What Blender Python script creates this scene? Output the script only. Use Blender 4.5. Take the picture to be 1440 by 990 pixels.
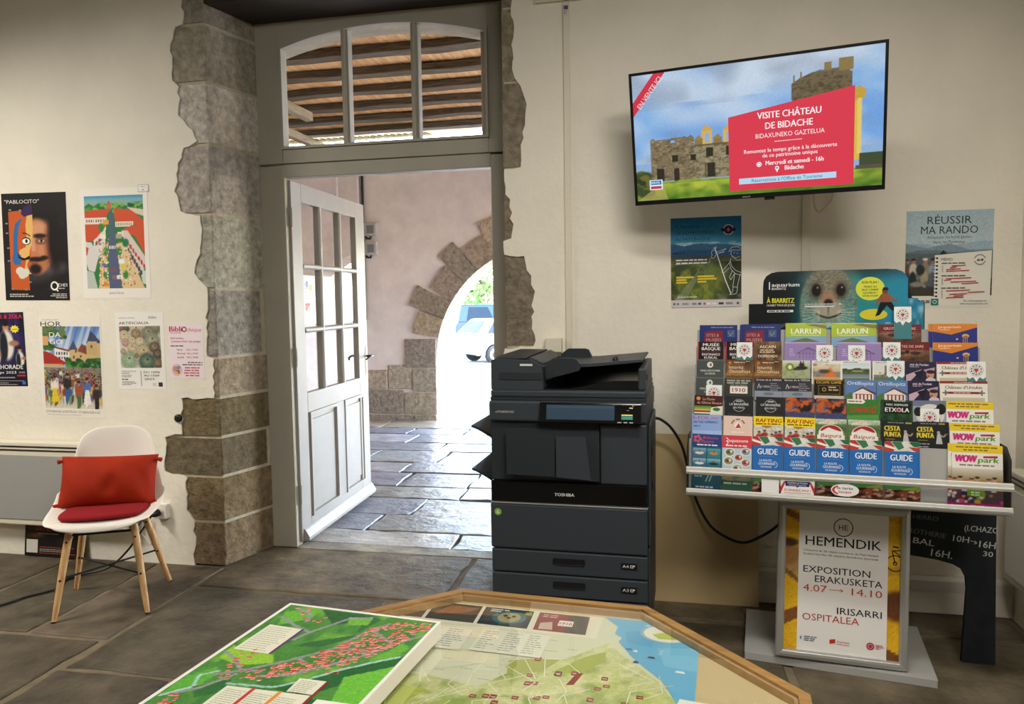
import bpy, bmesh, math, random
import numpy as np
from mathutils import Vector, Matrix, Euler

for o in list(bpy.data.objects):
    bpy.data.objects.remove(o)
SC = bpy.context.scene
COL = SC.collection

# ---------------------------------------------------------------- camera
F_PX = 1060.0
YAW, PITCH, ROLL = math.radians(11.78), math.radians(3.975), math.radians(0.87)
fw = Vector((-math.sin(YAW)*math.cos(PITCH), math.cos(YAW)*math.cos(PITCH), -math.sin(PITCH)))
rt = Vector((math.cos(YAW), math.sin(YAW), 0))
dn = fw.cross(rt)
r0 = rt*math.cos(ROLL) + dn*math.sin(ROLL)
d0 = dn*math.cos(ROLL) - rt*math.sin(ROLL)
cd = bpy.data.cameras.new('camera')
cd.sensor_fit = 'HORIZONTAL'
cd.sensor_width = 36.0
cd.lens = F_PX/1440.0*36.0
cd.clip_start = 0.02
cam = bpy.data.objects.new('camera', cd)
COL.objects.link(cam)
mw = Matrix((r0, -d0, -fw)).transposed().to_4x4()
mw.translation = Vector((0, -3.6, 1.42))
cam.matrix_world = mw
SC.camera = cam

# ---------------------------------------------------------------- view, sky, sun, room lamps
SC.view_settings.view_transform = 'Standard'
SC.view_settings.look = 'None'
SC.view_settings.gamma = 1.0
SC.view_settings.use_curve_mapping = False
SC.view_settings.exposure = 0.0

SKY = 4.0
SUN = 31.0
LAMP = 41.0
w = bpy.data.worlds.new('sky')
SC.world = w
w.use_nodes = True
nt = w.node_tree
sky = nt.nodes.new('ShaderNodeTexSky')
sky.sky_type = 'NISHITA'
sky.sun_disc = False
sky.sun_elevation = math.radians(48)
sky.sun_rotation = math.radians(75)
nt.links.new(sky.outputs['Color'], nt.nodes['Background'].inputs['Color'])
nt.nodes['Background'].inputs['Strength'].default_value = SKY

sd = bpy.data.lights.new('sun', 'SUN')
sd.energy = SUN
sd.angle = 0.009
sd.color = (1, 0.95, 0.86)
so = bpy.data.objects.new('sun', sd)
COL.objects.link(so)
so.rotation_euler = Vector((-0.60, -0.20, -0.78)).to_track_quat('-Z', 'Y').to_euler()

def area(name, loc, sx, sy, e, aim, col=(1, 0.955, 0.875), spread=180):
    l = bpy.data.lights.new(name, 'AREA')
    l.shape = 'RECTANGLE'
    l.size, l.size_y = sx, sy
    l.energy = e
    l.color = col
    l.spread = math.radians(spread)
    o = bpy.data.objects.new(name, l)
    COL.objects.link(o)
    o.location = loc
    o.rotation_euler = (Vector(aim)-Vector(loc)).to_track_quat('-Z', 'Y').to_euler()
    return o
area('ceiling_lamp', (-4.15, -1.9, 3.2), 1.2, 0.25, LAMP*1.45, (-3.1, -1.0, 0), spread=125)
area('ceiling_lamp', (0.2, -2.1, 3.2), 1.2, 0.25, LAMP*0.52, (0.5, -1.0, 0), spread=125)
area('ceiling_lamp', (0.9, -3.9, 3.15), 1.6, 0.3, LAMP*0.95, (-1.2, -1.6, 0.4), spread=125)  # unseen lamp set at the right for side light on the pier, replacing window light

# ---------------------------------------------------------------- colour and materials
def lin(c):
    return c/12.92 if c <= 0.04045 else ((c+0.055)/1.055)**2.4
def hx(s):
    if not isinstance(s, str):
        return tuple(s)
    s = s.lstrip('#')
    return tuple(int(s[i:i+2], 16)/255 for i in (0, 2, 4))
def hl(s):
    return tuple(lin(c) for c in hx(s))
def lin_arr(a):
    a = np.clip(a, 0, 1)
    return np.where(a <= 0.04045, a/12.92, ((a+0.055)/1.055)**2.4)

def new_mat(name):
    m = bpy.data.materials.new(name)
    m.use_nodes = True
    return m, m.node_tree, m.node_tree.nodes['Principled BSDF']
def plain(name, col, rough=0.5, metal=0.0, spec=0.5, bump=None, mottle=0.0, mscale=8.0):
    """bump=(scale, strength); mottle varies the colour with a noise."""
    m, t, b = new_mat(name)
    c = hl(col)
    b.inputs['Base Color'].default_value = (*c, 1)
    b.inputs['Roughness'].default_value = rough
    b.inputs['Metallic'].default_value = metal
    b.inputs['Specular IOR Level'].default_value = spec
    if mottle or bump:
        tc = t.nodes.new('ShaderNodeTexCoord')
    if mottle:
        n = t.nodes.new('ShaderNodeTexNoise')
        n.inputs['Scale'].default_value = mscale
        n.inputs['Detail'].default_value = 6
        n.inputs['Roughness'].default_value = 0.62
        t.links.new(tc.outputs['Object'], n.inputs['Vector'])
        r = t.nodes.new('ShaderNodeValToRGB')
        r.color_ramp.elements[0].position = 0.3
        r.color_ramp.elements[1].position = 0.72
        r.color_ramp.elements[0].color = (*[x*(1-mottle) for x in c], 1)
        r.color_ramp.elements[1].color = (*[min(1, x*(1+mottle)) for x in c], 1)
        t.links.new(n.outputs['Fac'], r.inputs['Fac'])
        t.links.new(r.outputs['Color'], b.inputs['Base Color'])
    if bump:
        n2 = t.nodes.new('ShaderNodeTexNoise')
        n2.inputs['Scale'].default_value = bump[0]
        n2.inputs['Detail'].default_value = 5
        t.links.new(tc.outputs['Object'], n2.inputs['Vector'])
        bp = t.nodes.new('ShaderNodeBump')
        bp.inputs['Strength'].default_value = bump[1]
        bp.inputs['Distance'].default_value = 0.01
        t.links.new(n2.outputs['Fac'], bp.inputs['Height'])
        t.links.new(bp.outputs['Normal'], b.inputs['Normal'])
    return m
def attr_mat(name, rough=0.5, spec=0.3, emit=0.0, noise=None, bump=None, coat=0.0):
    """colour from the mesh's own colour attribute; noise=(scale, amount) mottles it."""
    m, t, b = new_mat(name)
    a = t.nodes.new('ShaderNodeAttribute')
    a.attribute_name = 'Col'
    src = a.outputs['Color']
    if noise or bump:
        tc = t.nodes.new('ShaderNodeTexCoord')
    if noise:
        n = t.nodes.new('ShaderNodeTexNoise')
        n.inputs['Scale'].default_value = noise[0]
        n.inputs['Detail'].default_value = 7
        n.inputs['Roughness'].default_value = 0.65
        t.links.new(tc.outputs['Object'], n.inputs['Vector'])
        mr = t.nodes.new('ShaderNodeMapRange')
        mr.inputs[1].default_value = 0.3
        mr.inputs[2].default_value = 0.7
        mr.inputs[3].default_value = 1-noise[1]
        mr.inputs[4].default_value = 1+noise[1]
        t.links.new(n.outputs['Fac'], mr.inputs[0])
        mx = t.nodes.new('ShaderNodeVectorMath')
        mx.operation = 'SCALE'
        t.links.new(src, mx.inputs[0])
        t.links.new(mr.outputs[0], mx.inputs['Scale'])
        src = mx.outputs[0]
    t.links.new(src, b.inputs['Base Color'])
    b.inputs['Roughness'].default_value = rough
    b.inputs['Specular IOR Level'].default_value = spec
    b.inputs['Coat Weight'].default_value = coat
    if bump:
        n2 = t.nodes.new('ShaderNodeTexNoise')
        n2.inputs['Scale'].default_value = bump[0]
        n2.inputs['Detail'].default_value = 8
        n2.inputs['Roughness'].default_value = 0.6
        t.links.new(tc.outputs['Object'], n2.inputs['Vector'])
        bp = t.nodes.new('ShaderNodeBump')
        bp.inputs['Strength'].default_value = bump[1]
        bp.inputs['Distance'].default_value = 0.02
        t.links.new(n2.outputs['Fac'], bp.inputs['Height'])
        t.links.new(bp.outputs['Normal'], b.inputs['Normal'])
    if emit:
        b.inputs['Base Color'].default_value = (0.01, 0.01, 0.01, 1)
        for l in list(t.links):
            if l.to_socket == b.inputs['Base Color']:
                t.links.remove(l)
        t.links.new(src, b.inputs['Emission Color'])
        b.inputs['Emission Strength'].default_value = emit
    return m
def thin_glass(name, tint=(1, 1, 1), ior=1.5, boost=1.0, rough=0.0):
    m = bpy.data.materials.new(name)
    m.use_nodes = True
    t = m.node_tree
    t.nodes.clear()
    out = t.nodes.new('ShaderNodeOutputMaterial')
    tr = t.nodes.new('ShaderNodeBsdfTransparent')
    tr.inputs['Color'].default_value = (*tint, 1)
    gl = t.nodes.new('ShaderNodeBsdfGlossy')
    gl.inputs['Roughness'].default_value = rough
    fr = t.nodes.new('ShaderNodeFresnel')
    ge = t.nodes.new('ShaderNodeNewGeometry')      # the same reflectance from either side of the pane
    mi = t.nodes.new('ShaderNodeMapRange')
    mi.inputs[3].default_value = ior
    mi.inputs[4].default_value = 1/ior
    t.links.new(ge.outputs['Backfacing'], mi.inputs[0])
    t.links.new(mi.outputs[0], fr.inputs['IOR'])
    mu = t.nodes.new('ShaderNodeMath')
    mu.operation = 'MULTIPLY'
    mu.use_clamp = True
    mu.inputs[1].default_value = boost
    mx = t.nodes.new('ShaderNodeMixShader')
    t.links.new(fr.outputs[0], mu.inputs[0])
    t.links.new(mu.outputs[0], mx.inputs[0])
    t.links.new(tr.outputs[0], mx.inputs[1])
    t.links.new(gl.outputs[0], mx.inputs[2])
    t.links.new(mx.outputs[0], out.inputs[0])
    return m
def wood(name, c0, c1, scale=6.0, axis='X', rough=0.45, stretch=14.0):
    m, t, b = new_mat(name)
    tc = t.nodes.new('ShaderNodeTexCoord')
    mp = t.nodes.new('ShaderNodeMapping')
    s = [stretch]*3
    s['XYZ'.index(axis)] = 1.0
    mp.inputs['Scale'].default_value = s
    n = t.nodes.new('ShaderNodeTexNoise')
    n.inputs['Scale'].default_value = scale
    n.inputs['Detail'].default_value = 6
    n.inputs['Distortion'].default_value = 0.6
    r = t.nodes.new('ShaderNodeValToRGB')
    r.color_ramp.elements[0].position = 0.32
    r.color_ramp.elements[1].position = 0.68
    r.color_ramp.elements[0].color = (*hl(c0), 1)
    r.color_ramp.elements[1].color = (*hl(c1), 1)
    t.links.new(tc.outputs['Object'], mp.inputs['Vector'])
    t.links.new(mp.outputs[0], n.inputs['Vector'])
    t.links.new(n.outputs['Fac'], r.inputs['Fac'])
    t.links.new(r.outputs['Color'], b.inputs['Base Color'])
    b.inputs['Roughness'].default_value = rough
    return m

PRINT = attr_mat('printed_paper', rough=0.55, spec=0.25)
GLOSS = attr_mat('glossy_print', rough=0.28, spec=0.45)
SCREEN = attr_mat('lit_screen', rough=0.3, emit=0.95)
STONE = attr_mat('weathered_stone', rough=0.92, spec=0.15, noise=(24.0, 0.42), bump=(34, 1.0))
SLAB = attr_mat('worn_flagstone', rough=0.62, spec=0.3, noise=(5.0, 0.55), bump=(9, 0.8))
PORCHSLAB = attr_mat('worn_porch_flagstone', rough=0.32, spec=0.7, noise=(6.0, 0.45), bump=(9, 0.9))
PLASTER = plain('cream_plaster', '#ebe4d4', 0.85, spec=0.15, bump=(26, 0.42), mottle=0.05, mscale=3)
PORCHWALL = plain('porch_lime_plaster', '#e0d3ce', 0.9, spec=0.1, bump=(9, 0.5), mottle=0.1, mscale=5)
MORTAR = plain('lime_mortar', '#b8ad98', 0.95, spec=0.1, bump=(60, 0.5), mottle=0.18, mscale=25)
FLOORMORTAR = plain('floor_mortar', '#776b57', 0.9, spec=0.1, bump=(40, 0.4), mottle=0.2, mscale=12)
DARKWOOD = wood('dark_old_wood', '#1d1612', '#3a2d22', 5, 'X', 0.75)
FRAMEPAINT = plain('grey_frame_paint', '#a9a496', 0.5, bump=(30, 0.05), mottle=0.04)
DOORPAINT = plain('pale_door_paint', '#9a958e', 0.42, bump=(18, 0.06), mottle=0.05)
GLASS = thin_glass('window_glass')
TABLEGLASS = thin_glass('table_glass', (0.96, 0.98, 0.97), 1.5, 2.0)
ACRYLIC = thin_glass('clear_acrylic', (0.95, 0.96, 0.96), 1.45)
WHITEPLASTIC = plain('white_plastic', '#ece7df', 0.35)
CREAMPLASTIC = plain('cream_plastic', '#ddd5c0', 0.45)
BLACKPLASTIC = plain('black_plastic', '#141416', 0.4)
BLACKMETAL = plain('black_metal', '#17181a', 0.45, 0.3)
ALU = plain('brushed_aluminium', '#b9bab6', 0.38, 0.65)
ALUWHITE = plain('pale_rail_metal', '#dcdad2', 0.4, 0.15)
GREYMETAL = plain('grey_painted_metal', '#9a9a96', 0.5, 0.1)

# ---------------------------------------------------------------- mesh builder
def _xf(M_, p):
    return tuple(M_ @ Vector(p)) if M_ is not None else tuple(p)

class MB:
    def __init__(s):
        s.v, s.f, s.m, s.c, s.sm, s.mats, s.M = [], [], [], [], [], [], None
    def mi(s, mat):
        if mat not in s.mats:
            s.mats.append(mat)
        return s.mats.index(mat)
    def add(s, vs, fs, mat, col=None, smooth=False, cols=None):
        o = len(s.v)
        if s.M is not None:
            vs = [tuple(s.M @ Vector(p)) for p in vs]
        s.v.extend(vs)
        k = s.mi(mat)
        c = hl(col) if col is not None else (0.8, 0.8, 0.8)
        for f in fs:
            s.f.append([o+i for i in f])
            s.m.append(k)
            s.sm.append(smooth)
            s.c.append([cols[i] for i in f] if cols is not None else c)
        return s
    def box(s, x0, x1, y0, y1, z0, z1, mat, col=None):
        vs = [(x, y, z) for z in (z0, z1) for y in (y0, y1) for x in (x0, x1)]
        fs = [(0, 2, 3, 1), (4, 5, 7, 6), (0, 1, 5, 4), (2, 6, 7, 3), (0, 4, 6, 2), (1, 3, 7, 5)]
        return s.add(vs, fs, mat, col)
    def prism(s, pts, a, b, axis, mat, col=None, smooth=False):
        """polygon extruded along axis from a to b; pts are the other two coordinates in xyz order."""
        n = len(pts)
        def P(p, t):
            return (t, p[0], p[1]) if axis == 'x' else (p[0], t, p[1]) if axis == 'y' else (p[0], p[1], t)
        vs = [P(p, a) for p in pts] + [P(p, b) for p in pts]
        s.add(vs, [list(range(n))[::-1], list(range(n, 2*n))], mat, col)
        s.add(vs, [(i, (i+1) % n, n+(i+1) % n, n+i) for i in range(n)], mat, col, smooth)
        return s
    def cyl(s, p0, p1, r0, r1, mat, n=16, col=None, caps=True, smooth=True):
        return s.tube([p0, p1], [r0, r1], mat, n, col, caps, smooth)
    def tube(s, pts, r, mat, n=8, col=None, caps=True, smooth=True):
        pts = [Vector(p) for p in pts]
        rs = r if isinstance(r, (list, tuple)) else [r]*len(pts)
        d = (pts[1]-pts[0]).normalized()
        u = d.cross(Vector((0, 0, 1)) if abs(d.z) < 0.9 else Vector((1, 0, 0))).normalized()
        vs = []
        for i, p in enumerate(pts):
            a = pts[max(0, i-1)]
            b = pts[min(len(pts)-1, i+1)]
            d = (b-a).normalized()
            u = (u - d*u.dot(d)).normalized()
            w_ = d.cross(u)
            for k in range(n):
                t = 2*math.pi*k/n
                vs.append(tuple(p + (u*math.cos(t)+w_*math.sin(t))*rs[i]))
        fs = []
        for i in range(len(pts)-1):
            for k in range(n):
                fs.append((i*n+k, i*n+(k+1) % n, (i+1)*n+(k+1) % n, (i+1)*n+k))
        s.add(vs, fs, mat, col, smooth)
        if caps:
            s.add(vs[:n], [list(range(n))[::-1]], mat, col)
            s.add(vs[-n:], [list(range(n))], mat, col)
        return s
    def lathe(s, prof, c, axis, mat, n=24, col=None, smooth=True):
        """prof = [(radius, along)], closed with caps."""
        c = Vector(c)
        ax = Vector(axis).normalized()
        u = ax.cross(Vector((0, 0, 1)) if abs(ax.z) < 0.9 else Vector((1, 0, 0))).normalized()
        w_ = ax.cross(u)
        vs = []
        for r, h in prof:
            for k in range(n):
                t = 2*math.pi*k/n
                vs.append(tuple(c+ax*h+(u*math.cos(t)+w_*math.sin(t))*r))
        fs = [(i*n+k, i*n+(k+1) % n, (i+1)*n+(k+1) % n, (i+1)*n+k) for i in range(len(prof)-1) for k in range(n)]
        s.add(vs, fs, mat, col, smooth)
        s.add(vs[:n], [list(range(n))[::-1]], mat, col)
        s.add(vs[-n:], [list(range(n))], mat, col)
        return s
    def ell(s, c, r, mat, n=14, m=9, col=None):
        vs, fs = [], []
        for j in range(m+1):
            ph = math.pi*j/m
            for i in range(n):
                th = 2*math.pi*i/n
                vs.append((c[0]+r[0]*math.sin(ph)*math.cos(th), c[1]+r[1]*math.sin(ph)*math.sin(th), c[2]+r[2]*math.cos(ph)))
        for j in range(m):
            for i in range(n):
                fs.append((j*n+i, (j+1)*n+i, (j+1)*n+(i+1) % n, j*n+(i+1) % n))
        return s.add(vs, fs, mat, col, True)
    def surf(s, fn, nu, nv, mat, col=None, smooth=True):
        vs = [tuple(fn(i/nu, j/nv)) for j in range(nv+1) for i in range(nu+1)]
        fs = [(j*(nu+1)+i, j*(nu+1)+i+1, (j+1)*(nu+1)+i+1, (j+1)*(nu+1)+i) for j in range(nv) for i in range(nu)]
        return s.add(vs, fs, mat, col, smooth)
    def build(s, name, parent=None, bevel=0.0, loc=None, rot=None, recalc=True, seg=2, merge=False):
        me = bpy.data.meshes.new(name)
        me.from_pydata(s.v, [], s.f)
        for m_ in s.mats:
            me.materials.append(m_)
        me.polygons.foreach_set('material_index', s.m)
        me.polygons.foreach_set('use_smooth', s.sm)
        at = me.color_attributes.new('Col', 'FLOAT_COLOR', 'CORNER')
        buf = []
        for f, c in zip(s.f, s.c):
            if isinstance(c, list):
                for q in c:
                    buf.extend((q[0], q[1], q[2], 1.0))
            else:
                buf.extend((c[0], c[1], c[2], 1.0)*len(f))
        at.data.foreach_set('color', np.array(buf, dtype=np.float32))
        if recalc:
            bm = bmesh.new()
            bm.from_mesh(me)
            if merge:
                bmesh.ops.remove_doubles(bm, verts=bm.verts, dist=1e-5)
            bmesh.ops.recalc_face_normals(bm, faces=bm.faces)
            bm.to_mesh(me)
            bm.free()
        me.update()
        o = bpy.data.objects.new(name, me)
        COL.objects.link(o)
        if loc is not None:
            o.location = loc
        if rot is not None:
            o.rotation_euler = rot
        if parent is not None:
            o.parent = parent
        if bevel:
            bv = o.modifiers.new('edge', 'BEVEL')
            bv.width = bevel
            bv.segments = seg
            bv.limit_method = 'ANGLE'
            bv.angle_limit = math.radians(40)
            bv.harden_normals = False
        return o

def tag(o, label=None, cat=None, group=None, kind=None):
    if label:
        o['label'] = label
    if cat:
        o['category'] = cat
    if group:
        o['group'] = group
    if kind:
        o['kind'] = kind
    return o
def thing(name, label, cat, loc=(0, 0, 0), rot=(0, 0, 0), group=None, kind=None):
    o = bpy.data.objects.new(name, None)
    o.empty_display_size = 0.05
    COL.objects.link(o)
    o.location = loc
    o.rotation_euler = rot
    return tag(o, label, cat, group, kind)

# ---------------------------------------------------------------- lettering and printed artwork
_tc = {}
def text_geo(body):
    key = body
    if key not in _tc:
        cu = bpy.data.curves.new('lettering', 'FONT')
        cu.body = body
        cu.size = 1.0
        cu.resolution_u = 2
        ob = bpy.data.objects.new('lettering', cu)
        COL.objects.link(ob)
        me = bpy.data.meshes.new_from_object(ob)
        vs = [(v.co.x, v.co.y) for v in me.vertices]
        fs = [list(p.vertices) for p in me.polygons]
        bpy.data.objects.remove(ob)
        bpy.data.curves.remove(cu)
        bpy.data.meshes.remove(me)
        xs = [p[0] for p in vs] or [0, 1]
        x0, x1 = min(xs), max(xs)
        _tc[key] = ([(p[0]-x0, p[1]) for p in vs], fs, max(1e-3, x1-x0))
    return _tc[key]
CAP = None

class Print(MB):
    """Flat printed artwork: x to the right, z up, front towards -y; each layer of ink lies a hair in front of the last."""
    def __init__(s, w, h, paper='#f3efe6', t=0.0006, mat=None, eps=0.00006, base=True):
        super().__init__()
        s.w, s.h, s.t, s.k, s.eps, s.mat, s.hold = w, h, t, 0, eps, mat or PRINT, None
        if base:
            s.box(0, w, -t, 0, 0, h, s.mat, paper)
    def y(s):
        if s.hold is not None:
            return -(s.t+s.hold*s.eps)
        s.k += 1
        return -(s.t+s.k*s.eps)
    def poly(s, pts, col):
        y = s.y()
        a = sum(pts[i][0]*pts[(i+1) % len(pts)][1]-pts[(i+1) % len(pts)][0]*pts[i][1] for i in range(len(pts)))
        if a < 0:
            pts = pts[::-1]
        return s.add([(p[0], y, p[1]) for p in pts], [list(range(len(pts)))], s.mat, col)
    def rect(s, x, z, w, h, col):
        return s.poly([(x, z), (x+w, z), (x+w, z+h), (x, z+h)], col)
    def ell2(s, cx, cz, rx, rz, col, n=20):
        return s.poly([(cx+rx*math.cos(2*math.pi*i/n), cz+rz*math.sin(2*math.pi*i/n)) for i in range(n)], col)
    def ring(s, cx, cz, r, wd, col, n=28, a0=0, a1=360):
        y = s.y()
        vs, fs = [], []
        for i in range(n+1):
            a = math.radians(a0+(a1-a0)*i/n)
            for q in (r-wd/2, r+wd/2):
                vs.append((cx+q*math.cos(a), y, cz+q*math.sin(a)))
        fs = [(2*i, 2*i+1, 2*i+3, 2*i+2) for i in range(n)]
        return s.add(vs, fs, s.mat, col)
    def line(s, pts, wd, col):
        y = s.y()
        for a, b in zip(pts[:-1], pts[1:]):
            dx, dz = b[0]-a[0], b[1]-a[1]
            L = math.hypot(dx, dz) or 1
            nx, nz = -dz/L*wd/2, dx/L*wd/2
            s.add([(a[0]-nx, y, a[1]-nz), (b[0]-nx, y, b[1]-nz), (b[0]+nx, y, b[1]+nz), (a[0]+nx, y, a[1]+nz)], [(0, 1, 2, 3)], s.mat, col)
        return s
    def text(s, body, x, z, cap, col, w=None, al='l', bold=0.0, shear=0.0, rot=0.0):
        """cap = capital height; w = squeeze or stretch to this width."""
        vs, fs, nat = text_geo(body)
        k = cap/0.72
        kx = w/nat if w else k
        W = nat*kx
        ox = 0 if al == 'l' else (-W/2 if al == 'c' else -W)
        y = s.y()
        ca, sa = math.cos(math.radians(rot)), math.sin(math.radians(rot))
        out = []
        d = bold*0.022*k
        offs = [0.0] if not bold else ([-d, d] if bold < 1 else [-d, 0.0, d])
        F = []
        for q, dx in enumerate(offs):      # heavier strokes: the same letters struck again a hair to the side
            for px, pz in vs:
                a, b = px*kx+ox+pz*k*shear+dx, pz*k
                out.append((x+a*ca-b*sa, y-q*0.000012, z+a*sa+b*ca))
            F += [[i+q*len(vs) for i in f] for f in fs]
        return s.add(out, F, s.mat, col)
    def bars(s, x, z, w, n, pitch, hgt, col, seed=1, al='l', lo=0.6):
        """unreadably small lines of type: one thin dash per word, downwards from z."""
        rg = random.Random(seed)
        y = s.y()
        for i in range(n):
            L = w*rg.uniform(lo, 1.0)
            a = x if al == 'l' else x+(w-L)/2 if al == 'c' else x+w-L
            e = a+L
            zz = z-i*pitch
            while a < e-hgt:
                q = min(e-a, hgt*rg.uniform(2.0, 5.5))
                s.add([(a, y, zz), (a+q, y, zz), (a+q, y, zz+hgt), (a, y, zz+hgt)], [(0, 1, 2, 3)], s.mat, col)
                a += q+hgt*0.7
        return s
    def img(s, x, z, w, h, pic, keep=None):
        a = pic.a if isinstance(pic, Pic) else pic
        H, W = a.shape[:2]
        y = s.y()
        la = lin_arr(a)
        xs = np.linspace(x, x+w, W)
        zs = np.linspace(z+h, z, H)
        vs = [(float(px), y, float(pz)) for pz in zs for px in xs]
        cs = [tuple(map(float, q)) for q in la.reshape(-1, 3)]
        fs = [((j+1)*W+i, (j+1)*W+i+1, j*W+i+1, j*W+i) for j in range(H-1) for i in range(W-1)
              if keep is None or keep((xs[i]+xs[i+1])/2, (zs[j]+zs[j+1])/2)]
        return s.add(vs, fs, s.mat, cols=cs)
    def put(s, name, loc, rot=(0, 0, 0), parent=None):
        return s.build(name, parent, loc=loc, rot=rot, recalc=False)

class Pic:
    """A small painted picture (numpy), coordinates 0..1 with y up, sRGB values."""
    def __init__(s, W, H, col='#808080', seed=0):
        s.W, s.H = W, H
        s.a = np.zeros((H, W, 3))
        s.a[:] = hx(col)
        s.X, s.Y = np.meshgrid((np.arange(W)+0.5)/W, 1-(np.arange(H)+0.5)/H)
        s.r = np.random.RandomState(seed)
    def mix(s, mask, col, al=1.0):
        m = (mask*al)[..., None]
        s.a = s.a*(1-m)+np.array(hx(col))*m
        return s
    def grad(s, y0, c0, y1, c1):
        t = np.clip((s.Y-y0)/(y1-y0), 0, 1)[..., None]
        m = ((s.Y >= min(y0, y1)) & (s.Y <= max(y0, y1)))[..., None]
        s.a = np.where(m, np.array(hx(c0))*(1-t)+np.array(hx(c1))*t, s.a)
        return s
    def ell(s, cx, cy, rx, ry, col, al=1.0, soft=0.15):
        d = np.sqrt(((s.X-cx)/rx)**2+((s.Y-cy)/ry)**2)
        return s.mix(np.clip((1+soft-d)/(2*soft+1e-6), 0, 1), col, al)
    def poly(s, pts, col, al=1.0):
        ins = np.zeros_like(s.X, bool)
        n = len(pts)
        for i in range(n):
            x0, y0 = pts[i]
            x1, y1 = pts[(i+1) % n]
            if y0 == y1:
                continue
            c = ((y0 > s.Y) != (y1 > s.Y)) & (s.X < (x1-x0)*(s.Y-y0)/(y1-y0)+x0)
            ins ^= c
        return s.mix(ins.astype(float), col, al)
    def rect(s, x, y, w, h, col, al=1.0):
        return s.mix(((s.X >= x) & (s.X <= x+w) & (s.Y >= y) & (s.Y <= y+h)).astype(float), col, al)
    def fld(s, n):
        g = s.r.rand(n+2, n+2)
        fx, fy = s.X*n, s.Y*n
        ix, iy = fx.astype(int), fy.astype(int)
        tx, ty = fx-ix, fy-iy
        tx, ty = tx*tx*(3-2*tx), ty*ty*(3-2*ty)
        return (g[iy, ix]*(1-tx)+g[iy, ix+1]*tx)*(1-ty)+(g[iy+1, ix]*(1-tx)+g[iy+1, ix+1]*tx)*ty
    def cloud(s, n, col, al, y0=0, y1=1, lo=0.45, hi=0.8):
        f = 0.6*s.fld(n)+0.4*s.fld(n*2)
        m = np.clip((f-lo)/(hi-lo), 0, 1)*((s.Y >= y0) & (s.Y <= y1))
        return s.mix(m, col, al)
    def ridge(s, base, amp, n, col, seed=0, al=1.0):
        rg = np.random.RandomState(seed)
        k = rg.rand(n+2)
        f = s.X*n
        i = f.astype(int)
        t = f-i
        hgt = base+amp*(k[i]*(1-t)+k[i+1]*t-0.5)
        return s.mix((s.Y < hgt).astype(float), col, al)
    def grain(s, amt, y0=0, y1=1):
        n = s.r.randn(s.H, s.W, 1)*amt
        s.a = np.where(((s.Y >= y0) & (s.Y <= y1))[..., None], s.a+n*(0.4+s.a), s.a)
        return s
    def dots(s, n, cols, x0=0, x1=1, y0=0, y1=1, r=(0.02, 0.05), asp=1.0, al=1.0):
        for _ in range(n):
            q = s.r.uniform(*r)
            s.ell(s.r.uniform(x0, x1), s.r.uniform(y0, y1), q, q*asp, cols[s.r.randint(len(cols))], al, 0.2)
        return s

# ================================================================ THE ROOM
RNG = random.Random(7)
XW = 1.47          # right wall
ZC = 3.35          # ceiling
def vary(c, rg, a=0.12):
    k = 1+rg.uniform(-a, a)
    q = hx(c)
    return (min(1, q[0]*k*(1+rg.uniform(-.02, .02))), min(1, q[1]*k), min(1, q[2]*k*(1+rg.uniform(-.03, .03))))

def slab(mb, x0, x1, y0, y1, mat, col, rg, z=0.0, gap=0.012, jit=0.006, th=0.03, dz=0.003):
    """one flagstone with wavering edges and a worn, chamfered rim."""
    x0 += gap; x1 -= gap; y0 += gap; y1 -= gap
    pts = []
    def edge(a, b):
        n = max(2, int(math.hypot(b[0]-a[0], b[1]-a[1])/0.09))
        for i in range(n):
            t = i/n
            pts.append((a[0]+(b[0]-a[0])*t+rg.uniform(-jit, jit), a[1]+(b[1]-a[1])*t+rg.uniform(-jit, jit)))
    edge((x0, y0), (x1, y0)); edge((x1, y0), (x1, y1)); edge((x1, y1), (x0, y1)); edge((x0, y1), (x0, y0))
    cx, cy = (x0+x1)/2, (y0+y1)/2
    zt = z+rg.uniform(-dz, 0)
    ins = []
    for p in pts:
        d = math.hypot(p[0]-cx, p[1]-cy) or 1
        ins.append((p[0]-(p[0]-cx)/d*0.008, p[1]-(p[1]-cy)/d*0.008))
    n = len(pts)
    vs = [(p[0], p[1], zt) for p in ins]+[(p[0], p[1], zt-0.005) for p in pts]+[(p[0], p[1], z-th) for p in pts]
    fs = [list(range(n))]+[(n+i, n+(i+1) % n, (i+1) % n, i) for i in range(n)]+[(2*n+i, 2*n+(i+1) % n, n+(i+1) % n, n+i) for i in range(n)]
    mb.add(vs, fs, mat, vary(col, rg, 0.13))

# floor: flagstones laid square to the wall, grey mortar between
fl = MB()
fl.box(-5.2, XW, -6.2, 0.40, -0.12, -0.009, FLOORMORTAR)
FC = '#5d5342'
rows = [
    (-0.90, -0.006, [-5.2, -4.5, -3.9, -3.30, -2.75, -2.345]),
    (-1.75, -0.90, [-5.2, -4.3, -3.5, -2.90, -2.37]),
    (-2.7, -1.75, [-5.2, -4.4, -3.3, -2.36]),
    (-3.7, -2.7, [-5.2, -4.1, -3.0, -2.36]),
    (-0.28, 0.352, [-2.345, -1.05, -0.62]),
    (-1.14, -0.28, [-2.345, -1.30, -0.35, 0.45, XW]),
    (-0.28, -0.006, [-0.62, 0.35, XW]),
    (-1.95, -1.14, [-2.36, -1.85, -0.9, 0.2, XW]),
    (-2.8, -1.95, [-2.36, -1.4, -0.3, 0.6, XW]),
    (-3.7, -2.8, [-2.36, -1.2, 0.0, XW]),
    (-4.9, -3.7, [-5.2, -3.9, -2.6, -1.3, 0.1, XW]),
    (-6.2, -4.9, [-5.2, -4.0, -2.9, -1.5, -0.2, XW])]
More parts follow.
